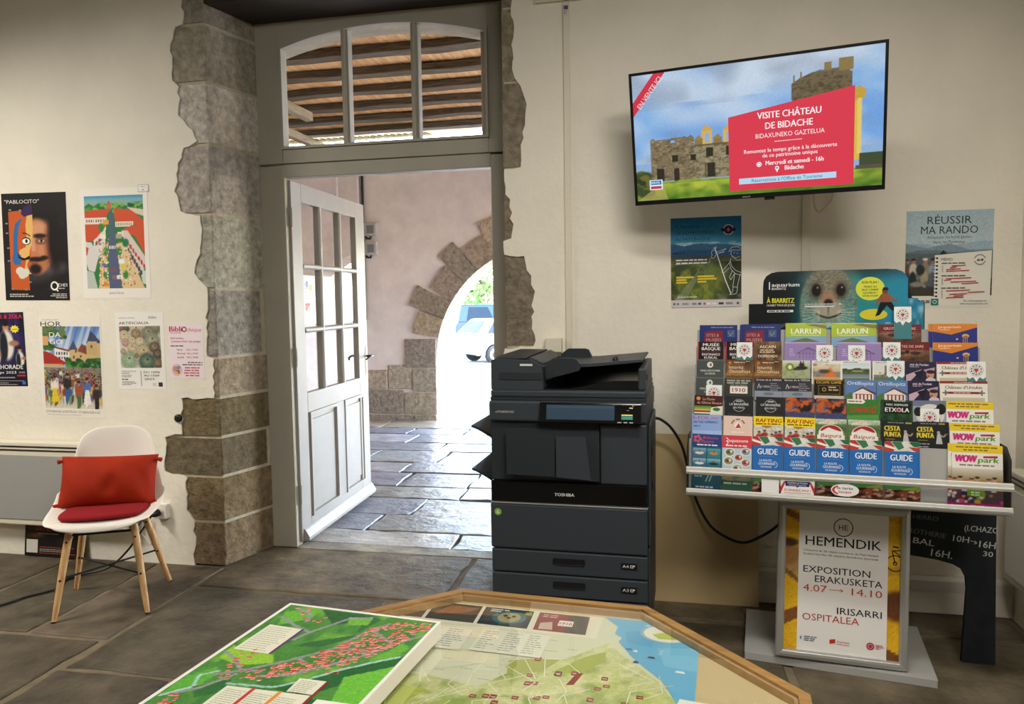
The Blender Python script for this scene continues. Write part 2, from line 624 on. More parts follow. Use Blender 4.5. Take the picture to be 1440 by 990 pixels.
for y0, y1, xs in rows:
    for a, b in zip(xs[:-1], xs[1:]):
        slab(fl, a, b, y0, y1, SLAB, FC, RNG, gap=0.014, jit=0.007)
# stone sill across the doorway
slab(fl, -2.13, -0.80, 0.352, 0.47, SLAB, '#8a8376', RNG, gap=0.004, jit=0.002)
tag(fl.build('floor'), 'dark grey stone flag floor of the room', 'floor', kind='structure')

# back wall: masonry core with the doorway left out, thin plaster skins with broken edges, bare stones round the doorway
JL, JL2 = -2.36, -2.267       # left arris of the opening, in the room and at the door frame
JR = -0.783
LEFT = [(-2.469, 3.10), (-2.475, 2.996), (-2.477, 2.875), (-2.519, 2.864), (-2.552, 2.783), (-2.55, 2.594), (-2.514, 2.562), (-2.525, 2.413), (-2.47, 2.351), (-2.419, 2.275), (-2.501, 2.243), (-2.54, 2.134), (-2.567, 2.02), (-2.534, 1.914), (-2.422, 1.888), (-2.413, 1.813), (-2.43, 1.72), (-2.47, 1.586), (-2.398, 1.506), (-2.416, 1.143), (-2.378, 1.128), (-2.388, 0.917), (-2.581, 0.915), (-2.587, 0.717), (-2.693, 0.699), (-2.703, 0.51), (-2.569, 0.475), (-2.582, 0.301), (-2.537, 0.24), (-2.545, -0.007)]
RIGHT = [(-0.724, 2.97), (-0.725, 2.834), (-0.732, 2.802), (-0.72, 2.738), (-0.732, 2.628), (-0.73, 2.515), (-0.717, 2.471), (-0.69, 2.433), (-0.673, 2.382), (-0.667, 2.312), (-0.679, 2.189), (-0.695, 2.053), (-0.776, 2.047), (-0.77, 1.962), (-0.74, 1.839), (-0.746, 1.716), (-0.786, 1.704), (-0.782, 1.639), (-0.684, 1.629), (-0.65, 1.533), (-0.641, 1.423), (-0.644, 1.192), (-0.786, 1.182), (-0.786, -0.006)]
def ragged(pts, seed, amp=0.011, step=0.028):
    rg = random.Random(seed)
    out = []
    for a, b in zip(pts[:-1], pts[1:]):
        n = max(1, int(math.hypot(b[0]-a[0], b[1]-a[1])/step))
        for i in range(n):
            t = i/n
            j = 0 if i == 0 else amp
            out.append((a[0]+(b[0]-a[0])*t+rg.uniform(-j, j), a[1]+(b[1]-a[1])*t+rg.uniform(-j, j)*0.7))
    out.append(pts[-1])
    return out
core = MB()
core.prism([(-5.2, 0.012), (-2.80, 0.012), (-2.80, 0.42), (-5.2, 0.42)], 0, ZC, 'z', PLASTER)
core.prism([(-0.55, 0.012), (XW+0.2, 0.012), (XW+0.2, 0.42), (-0.55, 0.42)], 0, ZC, 'z', PLASTER)
core.prism([(-2.80, 0.012), (-0.55, 0.012), (-0.55, 0.42), (-2.80, 0.42)], 3.06, ZC, 'z', PLASTER)
wall = core.build('wall_back')
tag(wall, 'cream plastered wall with bare stones around the doorway', 'wall', kind='structure')
pl = MB()
el = ragged(LEFT, 3)
pl.prism([(-5.2, -0.006), (-5.2, ZC), (-2.46, ZC)]+el, 0.0, 0.012, 'y', PLASTER)
er = ragged(RIGHT, 4)
pl.prism([(XW, -0.006), (XW, ZC), (-0.72, ZC)]+er, 0.0, 0.012, 'y', PLASTER)
pl.prism([(-2.46, 3.10), (-2.46, ZC), (-0.72, ZC), (-0.724, 2.975)], 0.0, 0.012, 'y', PLASTER)
pl.build('plaster_skin', wall)
# left pier: quoins turning into the reveal
st = MB()
SC1, SC2 = '#93856c', '#a29a8c'
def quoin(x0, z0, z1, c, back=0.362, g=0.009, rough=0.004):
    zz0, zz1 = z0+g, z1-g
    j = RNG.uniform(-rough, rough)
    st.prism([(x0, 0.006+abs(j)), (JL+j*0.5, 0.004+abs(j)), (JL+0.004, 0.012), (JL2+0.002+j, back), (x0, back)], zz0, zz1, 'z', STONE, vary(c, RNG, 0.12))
zs = [-0.006, 0.24, 0.49, 0.705, 0.92, 1.135, 1.50, 1.895, 2.255, 2.575, 2.87, 3.06]
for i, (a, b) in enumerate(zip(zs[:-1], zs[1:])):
    quoin(-2.80, a, b, ['#7a6b52', '#74664c', '#7c6d54', '#75674e', '#978b78', '#aaa294', '#b5aea1', '#a39b8e', '#b8b1a4', '#b4ab9a', '#a59a88'][i])  # upper stones paler: daylight on the reveal is put into their colours
st.prism([(-2.80, 0.016), (JL, 0.014), (JL2, 0.366), (-2.80, 0.366)], 0.0, 3.06, 'z', MORTAR)
zr = [-0.006, 0.5, 0.82, 1.19, 1.64, 2.05, 2.455, 2.80, 3.06]
for i, (a, b) in enumerate(zip(zr[:-1], zr[1:])):
    j = RNG.uniform(0, 0.004)
    st.prism([(-0.55, 0.006+j), (JR+j, 0.006+j), (JR-0.02, 0.34), (-0.55, 0.34)], a+0.006, b-0.006, 'z', STONE, vary('#8f8470', RNG, 0.1))
st.prism([(-0.55, 0.0115), (JR+0.005, 0.0115), (JR-0.012, 0.40), (-0.55, 0.40)], 0.0, 3.06, 'z', MORTAR)
st.build('quoin_stones', wall, bevel=0.007)
# patch of whitewash at the bottom of the right jamb
lt = MB()
lt.box(-2.80, -0.55, 0.012, 0.36, 2.972, 3.06, DARKWOOD)
lt.build('timber_lintel', wall, bevel=0.006)
# dark knob of an old pipe end
kn = MB()
kn.lathe([(0.022, 0), (0.022, 0.01), (0.016, 0.016), (0.004, 0.016)], (-2.602, 0.0, 0.806), (0, -1, 0), BLACKPLASTIC, 14)
tag(kn.build('pipe_stub'), 'small dark pipe end set in the plaster beside the bare stones', 'pipe')

rw = MB()
rw.prism([(-6.2, -0.006), (0.0, -0.006), (0.0, ZC), (-6.2, ZC)], XW, XW+0.2, 'x', PLASTER)
tag(rw.build('wall_right'), 'cream plaster wall on the right', 'wall', kind='structure')
lw = MB()
lw.box(-5.4, -5.2, -6.4, 0.4, -0.006, ZC, PLASTER)
tag(lw.build('wall_left'), 'cream plaster wall on the left', 'wall', kind='structure')
fwl = MB()
fwl.box(-5.2, XW+0.2, -6.4, -6.2, -0.006, ZC, PLASTER)
tag(fwl.build('wall_front'), 'cream plaster wall behind the viewer', 'wall', kind='structure')
ce = MB()
ce.box(-5.4, XW+0.2, -6.4, 0.42, ZC, ZC+0.12, DARKWOOD)
x = -5.0
while x < XW:
    ce.box(x, x+0.14, -6.2, -0.02, ZC-0.12, ZC, DARKWOOD)
    x += 0.62
tag(ce.build('ceiling'), 'dark timber ceiling with beams', 'ceiling', kind='structure')
# skirting behind the brochure rack
bb = MB()
bb.box(-0.02, XW-0.003, -0.03, -0.001, 0.0, 0.10, PLASTER)
bb.prism([(-0.034, 0.10), (-0.001, 0.10), (-0.001, 0.165), (-0.018, 0.165), (-0.034, 0.15)], -0.02, XW-0.003, 'x', ALUWHITE)
tag(bb.build('baseboard_back', bevel=0.003), 'white skirting ledge along the wall foot', 'skirting', kind='structure')

# ---------------------------------------------------------------- door frame with fixed light above
FY0, FY1 = 0.35, 0.42
fr = thing('trim_1', 'grey painted timber door frame filling the stone opening', 'door frame', (0, 0, 0), kind='structure')
f = MB()
f.box(-2.268, -2.117, FY0, FY1, 0.0, 2.19, FRAMEPAINT)
f.box(-0.924, -0.80, FY0, FY1, 0.0, 2.19, FRAMEPAINT)
f.box(-2.1165, -0.9245, FY0, FY1, 2.123, 2.196, FRAMEPAINT)
f.build('door_jamb', fr, bevel=0.004)
# transom sash with a segmental head
TX0, TX1, TZ0, TS, TC = -2.119, -0.930, 2.278, 2.838, 2.925
def archz(x, inset=0.0):
    half = (TX1-TX0)/2
    rise = TC-TS
    R = (half*half+rise*rise)/(2*rise)
    cx, cz = (TX0+TX1)/2, TC-R
    return cz+math.sqrt(max(0, (R-inset)**2-(x-cx)**2))
xs = [TX0+(TX1-TX0)*i/24 for i in range(25)]
f = MB()
f.box(-2.268, TX0, FY0-0.004, FY1, 2.200, 3.06, FRAMEPAINT)
f.box(TX1, -0.80, FY0-0.004, FY1, 2.200, 3.06, FRAMEPAINT)
f.box(TX0, TX1, FY0-0.004, FY1, 2.200, TZ0, FRAMEPAINT)
f.prism([(xq, archz(xq)) for xq in xs]+[(TX1, 3.06), (TX0, 3.06)], FY0-0.004, FY1, 'y', FRAMEPAINT)
wn = f.build('window_1', bevel=0.004)
tag(wn, 'grey fixed light with an arched head above the open door', 'window', kind='structure')
f = MB()
for xm in (-1.734, -1.335):
    f.box(xm-0.021, xm+0.021, FY0+0.002, FY1-0.01, TZ0, archz(xm)+0.01, FRAMEPAINT)
    f.prism([(xm-0.012, FY0+0.002), (xm-0.006, FY0-0.012), (xm+0.006, FY0-0.012), (xm+0.012, FY0+0.002)], TZ0, archz(xm), 'z', FRAMEPAINT)
f.build('mullion', wn, bevel=0.003)
f = MB()   # thin bead round the sight line
bp = [(TX0, TZ0)]+[(xq, archz(xq)) for xq in xs]+[(TX1, TZ0)]
cxm, czm = (TX0+TX1)/2, 2.58
for i in range(len(bp)):
    a, b = bp[i], bp[(i+1) % len(bp)]
    def inn(p, k):
        return (p[0]+(k if p[0] < cxm else -k)*min(1, abs(p[0]-cxm)/0.5), p[1]+(k if p[1] < czm else -k))
    q = [a, b, inn(b, 0.014), inn(a, 0.014)]
    f.prism(q, FY0-0.016, FY0+0.02, 'y', FRAMEPAINT)
f.build('bead', wn)
for i, (a, b) in enumerate(((TX0, -1.734), (-1.734, -1.335), (-1.335, TX1))):
    g = MB()
    a += 0.012 if i == 0 else 0.018
    b -= 0.012 if i == 2 else 0.018
    q = [a+(b-a)*k/8 for k in range(9)]
    g.add([(a, 0.38, TZ0+0.012), (b, 0.38, TZ0+0.012)]+[(xq, 0.38, archz(xq)-0.012) for xq in q[::-1]], [list(range(11))], GLASS)
    g.build('pane', wn, recalc=False)

# ---------------------------------------------------------------- the open door leaf
LW, LZ0, LZ1, LT = 1.165, 0.02, 2.115, 0.042
leaf = thing('door_1', 'pale painted half glazed door standing open to the porch', 'door', (-2.100, 0.385, 0), (0, 0, math.radians(92.4)), kind='structure')
cols = [(0.145, 0.365), (0.425, 0.665), (0.755, 0.985)]
rws = [(0.895, 1.238), (1.276, 1.614), (1.657, 1.995)]
d = MB()
d.box(0, cols[0][0]-0.012, 0, LT, LZ0, LZ1, DOORPAINT)
d.box(cols[2][1]+0.012, LW, 0, LT, LZ0, LZ1, DOORPAINT)
d.box(cols[0][0]-0.012, cols[2][1]+0.012, 0, LT, 2.007, LZ1, DOORPAINT)
d.box(cols[0][0]-0.012, cols[2][1]+0.012, 0, LT, 0.765, 0.883, DOORPAINT)
d.box(cols[0][0]-0.012, cols[2][1]+0.012, 0, LT, LZ0, 0.135, DOORPAINT)
d.box(0.575, 0.70, 0, LT, 0.135, 0.765, DOORPAINT)
d.build('door_frame', leaf, bevel=0.004)
d = MB()
for a, b in ((cols[0][1], cols[1][0]), (cols[1][1], cols[2][0])):
    m_ = (a+b)/2
    d.box(m_-0.018, m_+0.018, 0.004, LT-0.004, 0.883, 2.007, DOORPAINT)
    d.prism([(m_-0.018, 0.004), (m_-0.008, -0.006), (m_+0.008, -0.006), (m_+0.018, 0.004)], 0.883, 2.007, 'z', DOORPAINT)
for a, b in ((rws[0][1], rws[1][0]), (rws[1][1], rws[2][0])):
    m_ = (a+b)/2
    d.box(cols[0][0]-0.012, cols[2][1]+0.012, 0.006, LT-0.006, m_-0.016, m_+0.016, DOORPAINT)
    d.prism([(0.006, m_-0.016), (-0.005, m_-0.007), (-0.005, m_+0.007), (0.006, m_+0.016)], cols[0][0]-0.01, cols[2][1]+0.01, 'x', DOORPAINT)
d.build('glazing_bars', leaf, bevel=0.002)
for a, b in ((0.155, 0.575), (0.70, 1.05)):
    d = MB()
    d.box(a-0.02, b+0.02, 0.014, LT-0.012, 0.13, 0.77, DOORPAINT)
    d.prism([(a+0.045, 0.19), (b-0.045, 0.19), (b-0.045, 0.715), (a+0.045, 0.715)], 0.006, 0.02, 'y', DOORPAINT)
    # bolection moulding round the panel
    for q in ([(a, 0.135), (b, 0.135), (b-0.02, 0.155), (a+0.02, 0.155)], [(a, 0.765), (b, 0.765), (b-0.02, 0.745), (a+0.02, 0.745)],
              [(a, 0.135), (a, 0.765), (a+0.02, 0.745), (a+0.02, 0.155)], [(b, 0.135), (b, 0.765), (b-0.02, 0.745), (b-0.02, 0.155)]):
        d.prism(q, -0.007, 0.014, 'y', DOORPAINT)
    d.build('panel', leaf, bevel=0.004)
d = MB()
d.prism([(0.0, 0.025), (-0.035, 0.025), (-0.035, 0.045), (-0.012, 0.085), (0.0, 0.095)], 0.02, LW, 'x', DOORPAINT)
d.build('weather_board', leaf, bevel=0.003)
d = MB()
for ca, cb in cols:
    for ra, rb in rws:
        d.add([(ca-0.02, 0.021, ra-0.02), (cb+0.02, 0.021, ra-0.02), (cb+0.02, 0.021, rb+0.02), (ca-0.02, 0.021, rb+0.02)], [(0, 1, 2, 3)], GLASS)
d.build('pane', leaf, recalc=False)
IRON = plain('dark_bronze', '#2a2521', 0.35, 0.8)
d = MB()
d.box(1.115, 1.145, -0.004, 0.0, 0.90, 1.10, plain('worn_brass', '#b5a57d', 0.4, 0.7))
d.build('lock_plate', leaf, bevel=0.002)
d = MB()
for sgn, y0 in ((-1, -0.004), (1, LT+0.001)):
    d.tube([(1.13, y0, 1.03), (1.13, y0+sgn*0.045, 1.03)], 0.008, IRON, 10)
    d.tube([(1.13, y0+sgn*0.045, 1.03), (1.09, y0+sgn*0.050, 1.032), (1.04, y0+sgn*0.048, 1.024), (1.015, y0+sgn*0.04, 1.012)], [0.009, 0.009, 0.008, 0.006], IRON, 10)
d.build('door_handle', leaf)
d = MB()
for z in (0.25, 1.05, 1.85):
    d.cyl((-0.006, -0.004, z), (-0.006, -0.004, z+0.11), 0.007, 0.007, FRAMEPAINT, 10)
d.build('hinge', leaf)
# notices taped to the far side of the panes
def on_leaf(u, y, z):
    a = math.radians(92.4)
    return (-2.100+u*math.cos(a)-y*math.sin(a), 0.385+u*math.sin(a)+y*math.cos(a), z)
for i, (ca, cb, za, zb, lab) in enumerate((
        (0.165, 0.345, 1.29, 1.585, 'white notice taped in the middle row of door panes, nearest the hinge'),
        (0.450, 0.645, 1.29, 1.585, 'white notice taped in the centre pane of the open door'),
        (0.775, 0.965, 1.29, 1.585, 'white notice taped in the middle row of door panes, nearest the handle'),
        (0.450, 0.645, 0.91, 1.22, 'white notice taped in the bottom middle pane of the open door'))):
    p = Print(cb-ca, zb-za, '#f4f1f2', t=0.0008)
    if i == 0:
        p.rect(0.03, 0.03, 0.11, 0.10, '#e0837a')
        p.ell2(0.06, 0.24, 0.02, 0.02, '#8fa3d8')
        p.ell2(0.11, 0.22, 0.02, 0.02, '#e6cf6e')
    p.bars(0.02, zb-za-0.06, cb-ca-0.05, 8, 0.022, 0.005, '#c9c5cb', seed=i)
    o = p.put('notice_sheet', on_leaf(ca, 0.0245, za), (0, 0, math.radians(92.4)))
    tag(o, lab, 'notice', 'notices on the glass door')

# ================================================================ THE PORCH AND THE STREET
pf = MB()
pf.box(-4.9, 1.8, 0.42, 5.5, -0.16, -0.028, FLOORMORTAR)
rg = random.Random(11)
y = 0.47
hs = [0.28, 0.36, 0.42, 0.33, 0.45, 0.38, 0.5, 0.4, 0.46, 0.36, 0.52, 0.54]
for k, h in enumerate(hs):
    x = -4.9+rg.uniform(-0.3, 0)
    while x < 1.8:
        wd = rg.uniform(0.45, 1.15)
        slab(pf, max(-4.9, x), min(1.8, x+wd), y, min(5.45, y+h), PORCHSLAB, ['#8b8a8a', '#9a9892', '#82848a', '#938b7f', '#7c7e84'][rg.randrange(5)], rg, z=-0.002, gap=0.009, jit=0.012, dz=0.010)
        x += wd
    y += h
tag(pf.build('floor_porch'), 'worn grey flagstones of the porch outside the door', 'paving', kind='structure')

AY0, AY1 = 4.967, 5.45
ACX, ACZ, AR = -1.35, 0.70, 1.35
aw = MB()
arc = [(ACX+AR*math.cos(math.radians(a)), ACZ+AR*math.sin(math.radians(a))) for a in range(180, -1, -6)]
aw.prism([(-4.9, -0.1), (ACX-AR-0.004, -0.1)]+[(p[0]*1.0, p[1]) for p in arc]+[(ACX+AR+0.004, -0.1), (1.8, -0.1), (1.8, 3.22), (-4.9, 3.22)], AY0, AY1, 'y', PORCHWALL)
awo = aw.build('wall_porch')
tag(awo, 'pinkish plastered porch wall with a round stone arch to the street', 'wall', kind='structure')
vs = MB()
rg = random.Random(5)
VC = '#a1917f'
ang = [180, 168, 158, 149, 137, 128, 117, 107, 97, 86, 76, 65, 55, 44, 34, 23, 12, 0]
rad = [0.0, 0.32, 0.46, 0.32, 0.46, 0.33, 0.45, 0.33, 0.46, 0.32, 0.45, 0.32, 0.46, 0.32, 0.45, 0.32, 0.3]
for i in range(1, len(ang)-1):
    a0, a1 = ang[i], ang[i+1]
    ro = AR+rad[i]+rg.uniform(-0.02, 0.02)
    g = 0.12
    pts = [(ACX+AR*0.999*math.cos(math.radians(t)), ACZ+AR*0.999*math.sin(math.radians(t))) for t in np.linspace(a0-g, a1+g, 4)]
    t1, t0 = math.radians(a1+g+rg.uniform(-.5, .8)), math.radians(a0-g+rg.uniform(-.8, .5))
    pts += [(ACX+ro*math.cos(t1), ACZ+ro*math.sin(t1)), (ACX+ro*math.cos(t0), ACZ+ro*math.sin(t0))]
    vs.prism(pts, AY0-0.016-rg.uniform(0, .008), AY1+0.01, 'y', STONE, vary(VC, rg, 0.1))
def blk(x0, x1, z0, z1):
    vs.box(x0+0.006, x1-0.006, AY0-0.018-rg.uniform(0, .006), AY1+0.01, z0+0.006, z1-0.006, STONE, vary('#9d9080', rg, 0.1))
jx = ACX-AR
blk(jx-0.40, jx, 0.62, 0.975); blk(jx-0.31, jx, 0.33, 0.62); blk(jx-0.62, jx-0.31, 0.36, 0.66); blk(jx-0.92, jx-0.62, 0.36, 0.6)
blk(jx-0.42, jx, 0.06, 0.33); blk(jx-0.92, jx-0.42, 0.06, 0.36); blk(jx-0.3, jx, -0.1, 0.06); blk(jx-0.92, jx-0.3, -0.1, 0.06)
jx = ACX+AR
blk(jx, jx+0.4, 0.62, 0.97); blk(jx, jx+0.33, 0.33, 0.62); blk(jx, jx+0.45, 0.0, 0.33)
vs.build('arch_stones', awo, bevel=0.010)

pw = MB()
pw.box(-5.1, -4.9, 0.42, 5.45, -0.1, 3.6, PORCHWALL)
pw.box(-4.9, -3.615, 4.90, 4.966, -0.1, 3.16, PORCHWALL)
pw.box(-4.9, -3.86, 4.85, 4.899, -0.1, 3.16, PORCHWALL)
pw.box(1.8, 2.1, 0.42, 2.3, -0.1, 3.5, PORCHWALL)  # unseen right end wall, added with a narrowed opening to dim skylight on the door
pw.box(1.8, 2.1, 4.3, 5.45, -0.1, 3.5, PORCHWALL)
pw.box(1.8, 2.1, 2.3, 4.3, 2.5, 3.5, PORCHWALL)
tag(pw.build('wall_porch_side', bevel=0.004), 'pale plaster side wall of the porch behind the door, plus an added unseen end wall', 'wall', kind='structure')
# outer face of the house: stone reveal with a low arch round the frame
ow = MB()
OX0, OX1 = -2.222, -0.985
oa = [(OX0+(OX1-OX0)*i/16, 2.862+0.088*(1-((i-8)/8)**2)) for i in range(17)]
OUTSTONE = plain('pale_lime_stone', '#b9ae9c', 0.9, spec=0.1, bump=(14, 0.6), mottle=0.12, mscale=9)
ow.prism([(-4.9, -0.1), (-2.30, -0.1), (-2.30, 2.16), (OX0, 2.16)]+oa+[(OX1, 2.16), (-0.78, 2.16), (-0.78, -0.1), (1.8, -0.1), (1.8, 3.6), (-4.9, 3.6)], 0.421, 0.62, 'y', OUTSTONE)
tag(ow.build('wall_outer', bevel=0.0), 'pale stone outer wall of the house round the door', 'wall', kind='structure')

# porch ceiling: old joists under bright new boards
BOARD = wood('new_pine_boards', '#c58f5c', '#e8bd8a', 3.0, 'Y', 0.6, 9)
OLDBEAM = wood('old_grey_oak', '#3b3028', '#70624f', 5.0, 'X', 0.85, 16)
bd = MB()
x = -4.9
rg = random.Random(3)
while x < 2.0:
    bd.box(x, x+0.142, 0.42, 5.6, 3.50+rg.uniform(0, .003), 3.53, BOARD)
    x += 0.145
pc = bd.build('ceiling_porch')
tag(pc, 'pine boarded porch ceiling on dark old joists', 'ceiling', kind='structure')
for i in range(9):
    yb = 0.78+0.53*i
    b = MB()
    n = 18
    pts = [(-4.9+6.9*k/n, yb+rg.uniform(-.012, .012), 3.466+rg.uniform(-.008, .008)) for k in range(n+1)]
    vsb, fsb = [], []
    for p in pts:
        for dy, dz in ((-.075, -.032), (.075, -.032), (.075, .032), (-.075, .032)):
            vsb.append((p[0], p[1]+dy+rg.uniform(-.006, .006), p[2]+dz+rg.uniform(-.006, .002)))
    for k in range(n):
        for q in range(4):
            fsb.append((k*4+q, k*4+(q+1) % 4, (k+1)*4+(q+1) % 4, (k+1)*4+q))
    fsb += [(0, 1, 2, 3), (n*4, n*4+1, n*4+2, n*4+3)]
    b.add(vsb, fsb, OLDBEAM)
    b.build('joist', pc, bevel=0.008)
PALEBEAM = wood('pale_old_oak', '#7b6c5a', '#a3937d', 5.0, 'Y', 0.85, 16)
for x0, z0, ya, yb in ((-3.47, 3.25, 2.2, 3.42), (-4.0, 3.25, 3.2, 4.85)):
    b = MB()
    b.prism([(x0-.04, z0-.05), (x0+.04, z0-.045), (x0+.035, z0+.04), (x0-.04, z0+.04)], ya, yb, 'y', PALEBEAM)
    b.build('wall_beam', pc, bevel=.008)

# electric boxes and their cable on the porch wall
GREYBOX = plain('grey_meter_box', '#a9a6a2', 0.5)
CLEARLID = plain('smoked_lid', '#6d6c6c', 0.2)
cb = MB()
cb.tube([(-3.575, AY0-0.02, 3.2), (-3.575, AY0-0.02, 2.6), (-3.578, AY0-0.02, 1.2)], 0.016, BLACKPLASTIC, 8)
tag(cb.build('electric_cable'), 'black cable running down the corner of the porch wall', 'cable')
for z, lab in ((2.28, 'grey electric box on the porch wall, the upper one'), (2.055, 'grey electric box on the porch wall, the lower one')):
    r = thing('electric_box', lab, 'electric box', (-3.475, AY0-0.002, z), group='electric boxes on the porch wall')
    b = MB(); b.box(-0.075, 0.075, -0.07, 0, -0.08, 0.08, GREYBOX); b.build('housing', r, bevel=0.008)
    b = MB(); b.box(-0.035, 0.05, -0.078, -0.071, -0.05, 0.045, CLEARLID); b.build('lid_window', r, bevel=0.003)
    b = MB(); b.tube([(0.0, -0.04, -0.081), (-0.01, -0.04, -0.11), (-0.06, -0.03, -0.105), (-0.07, -0.02, -0.085)], 0.012, BLACKPLASTIC, 8); b.build('cable_loop', r)

# corrugated sheet under the eaves
CORR = plain('yellowed_roof_sheet', '#d8d6a8', 0.5)
b = MB()
b.surf(lambda u, v: (-4.6+2.0*u, 4.55+0.30*v, 3.285+0.03*v+0.012*math.sin(u*2*math.pi*26)), 156, 1, CORR)
cs = b.build('roof_sheet', recalc=False)
sm = cs.modifiers.new('thickness', 'SOLIDIFY'); sm.thickness = 0.003
tag(cs, 'pale corrugated roofing sheet under the far porch joists', 'roofing sheet')

# street
gr = MB()
GROUND = plain('sunlit_street', '#8a867e', 0.9, mottle=0.06, mscale=1.5, bump=(30, 0.2))
gr.add([(-40, 5.5, -0.05), (30, 5.5, -0.05), (30, 21, -0.62), (-40, 21, -0.62), (-40, 120, -0.62), (30, 120, -0.62)], [(0, 1, 2, 3), (3, 2, 5, 4)], GROUND)
gr.add([(1.8, -8, -0.05), (30, -8, -0.05), (30, 5.5, -0.05), (1.8, 5.5, -0.05)], [(0, 1, 2, 3)], GROUND)
tag(gr.build('ground_street', recalc=False), 'bright sunlit street beyond the arch', 'street', kind='structure')

TYRE = plain('tyre_rubber', '#1b1b1c', 0.8)
HUB = plain('wheel_alloy', '#b8bcc4', 0.35, 0.7)
CARGLASS = plain('car_glass', '#16202b', 0.25, spec=0.25)
LAMPGLASS = plain('lamp_glass', '#dfe6ea', 0.15)
def car(name, label, loc, rz, paint, tall=False):
    """nose towards local -x; about 3.8 m long."""
    r = thing(name, label, 'car', loc, (0, 0, rz))
    L, Wd = (3.85, 0.84) if not tall else (4.4, 0.92)
    H = 1.43 if not tall else 1.85
    b0 = 0.22
    def body_prof():
        if tall:
            return [(-2.15, .3), (-2.2, .62), (-2.05, .98), (-1.35, 1.1), (2.1, 1.08), (2.2, .9), (2.18, .3)]
        return [(-1.88, .3), (-1.93, .55), (-1.80, .76), (-1.0, .93), (1.75, .96), (1.90, .86), (1.92, .5), (1.88, .3)]
    wheels = (-1.2, 1.22) if not tall else (-1.4, 1.4)
    prof = body_prof()
    bot = []
    for wx in wheels[::-1]:
        bot += [(wx+0.36*math.cos(t), .30+0.36*math.sin(t)) for t in np.linspace(0, math.pi, 9)]
    poly = prof+[(p[0], max(b0, p[1])) for p in bot]
    m = MB()
    m.prism(poly, -Wd, Wd, 'y', paint)
    m.build('body', r, bevel=0.05, seg=3)
    m = MB()
    if tall:
        lo, hi = [(-1.5, 1.06), (2.12, 1.06)], [(-0.75, H), (2.0, H)]
    else:
        lo, hi = [(-1.05, .92), (1.86, .94)], [(-0.25, H), (1.35, H)]
    y0, y1 = Wd-0.03, Wd-0.17
    vv = [(lo[0][0], -y0, lo[0][1]), (lo[1][0], -y0, lo[1][1]), (lo[1][0], y0, lo[1][1]), (lo[0][0], y0, lo[0][1]),
          (hi[0][0], -y1, hi[0][1]), (hi[1][0], -y1, hi[1][1]), (hi[1][0], y1, hi[1][1]), (hi[0][0], y1, hi[0][1])]
    m.add(vv, [(0, 3, 2, 1), (4, 5, 6, 7), (0, 1, 5, 4), (1, 2, 6, 5), (2, 3, 7, 6), (3, 0, 4, 7)], paint)
    m.build('roof', r, bevel=0.06, seg=3)
    def lerp(a, b, t):
        return tuple(a[i]+(b[i]-a[i])*t for i in range(3))
    def pane(A, B, C, D, u0, u1, v0, v1, off, nm='window'):
        q = MB()
        def P(u, v):
            p = lerp(lerp(A, B, u), lerp(D, C, u), v)
            return (p[0]+off[0], p[1]+off[1], p[2]+off[2])
        q.add([P(u0, v0), P(u1, v0), P(u1-0.02, v1), P(u0+0.04, v1)], [(0, 1, 2, 3)], CARGLASS)
        o = q.build(nm, r, recalc=False)
        s = o.modifiers.new('thickness', 'SOLIDIFY'); s.thickness = 0.012; s.offset = 0
    for sg, (i0, i1, i2, i3) in ((-1, (0, 1, 5, 4)), (1, (3, 2, 6, 7))):
        A, B, C_, D = vv[i0], vv[i1], vv[i2], vv[i3]
        pane(A, B, C_, D, 0.12, 0.48, 0.1, 0.86, (0, sg*0.012, 0))
        pane(A, B, C_, D, 0.52, 0.88, 0.1, 0.86, (0, sg*0.012, 0))
    pane(vv[0], vv[3], vv[7], vv[4], 0.08, 0.94, 0.1, 0.88, (-0.014, 0, 0.008), 'windscreen')
    pane(vv[1], vv[2], vv[6], vv[5], 0.1, 0.92, 0.15, 0.85, (0.014, 0, 0.006), 'rear_window')
    for wx in wheels:
        for sg in (-1, 1):
            q = MB()
            q.lathe([(0.12, 0), (0.27, 0.0), (0.305, 0.03), (0.305, 0.15), (0.27, 0.18), (0.12, 0.18)], (wx, sg*(Wd-0.005), .305), (0, -sg, 0), TYRE, 22)
            wo = q.build('wheel', r)
            q = MB()
            q.lathe([(0.19, 0), (0.17, -0.006), (0.05, 0.004), (0.02, -0.008)], (wx, sg*(Wd-0.006), .305), (0, -sg, 0), HUB, 18)
            q.build('hub_cap', wo)
    for sg in (-1, 1):
        q = MB(); q.ell((prof[1][0]+0.06, sg*(Wd-0.2), prof[2][1]-0.1), (0.06, 0.15, 0.08), LAMPGLASS); q.build('headlamp', r)
        q = MB(); q.ell((lo[0][0]+0.45, sg*(Wd+0.08), lo[0][1]+0.1), (0.06, 0.09, 0.07), paint); q.build('wing_mirror', r)
    return r
WHITEPAINT = plain('white_car_paint', '#8d9195', 0.25, spec=0.6)
BLUEPAINT = plain('blue_car_paint', '#1d3358', 0.25, spec=0.6)
car('car', 'white hatchback parked in the bright street beyond the arch', (-5.0, 21.1, -0.62), math.radians(-140), WHITEPAINT)
car('van', 'blue people carrier parked behind the white hatchback', (-6.9, 29.0, -0.62), math.radians(176), BLUEPAINT, True)

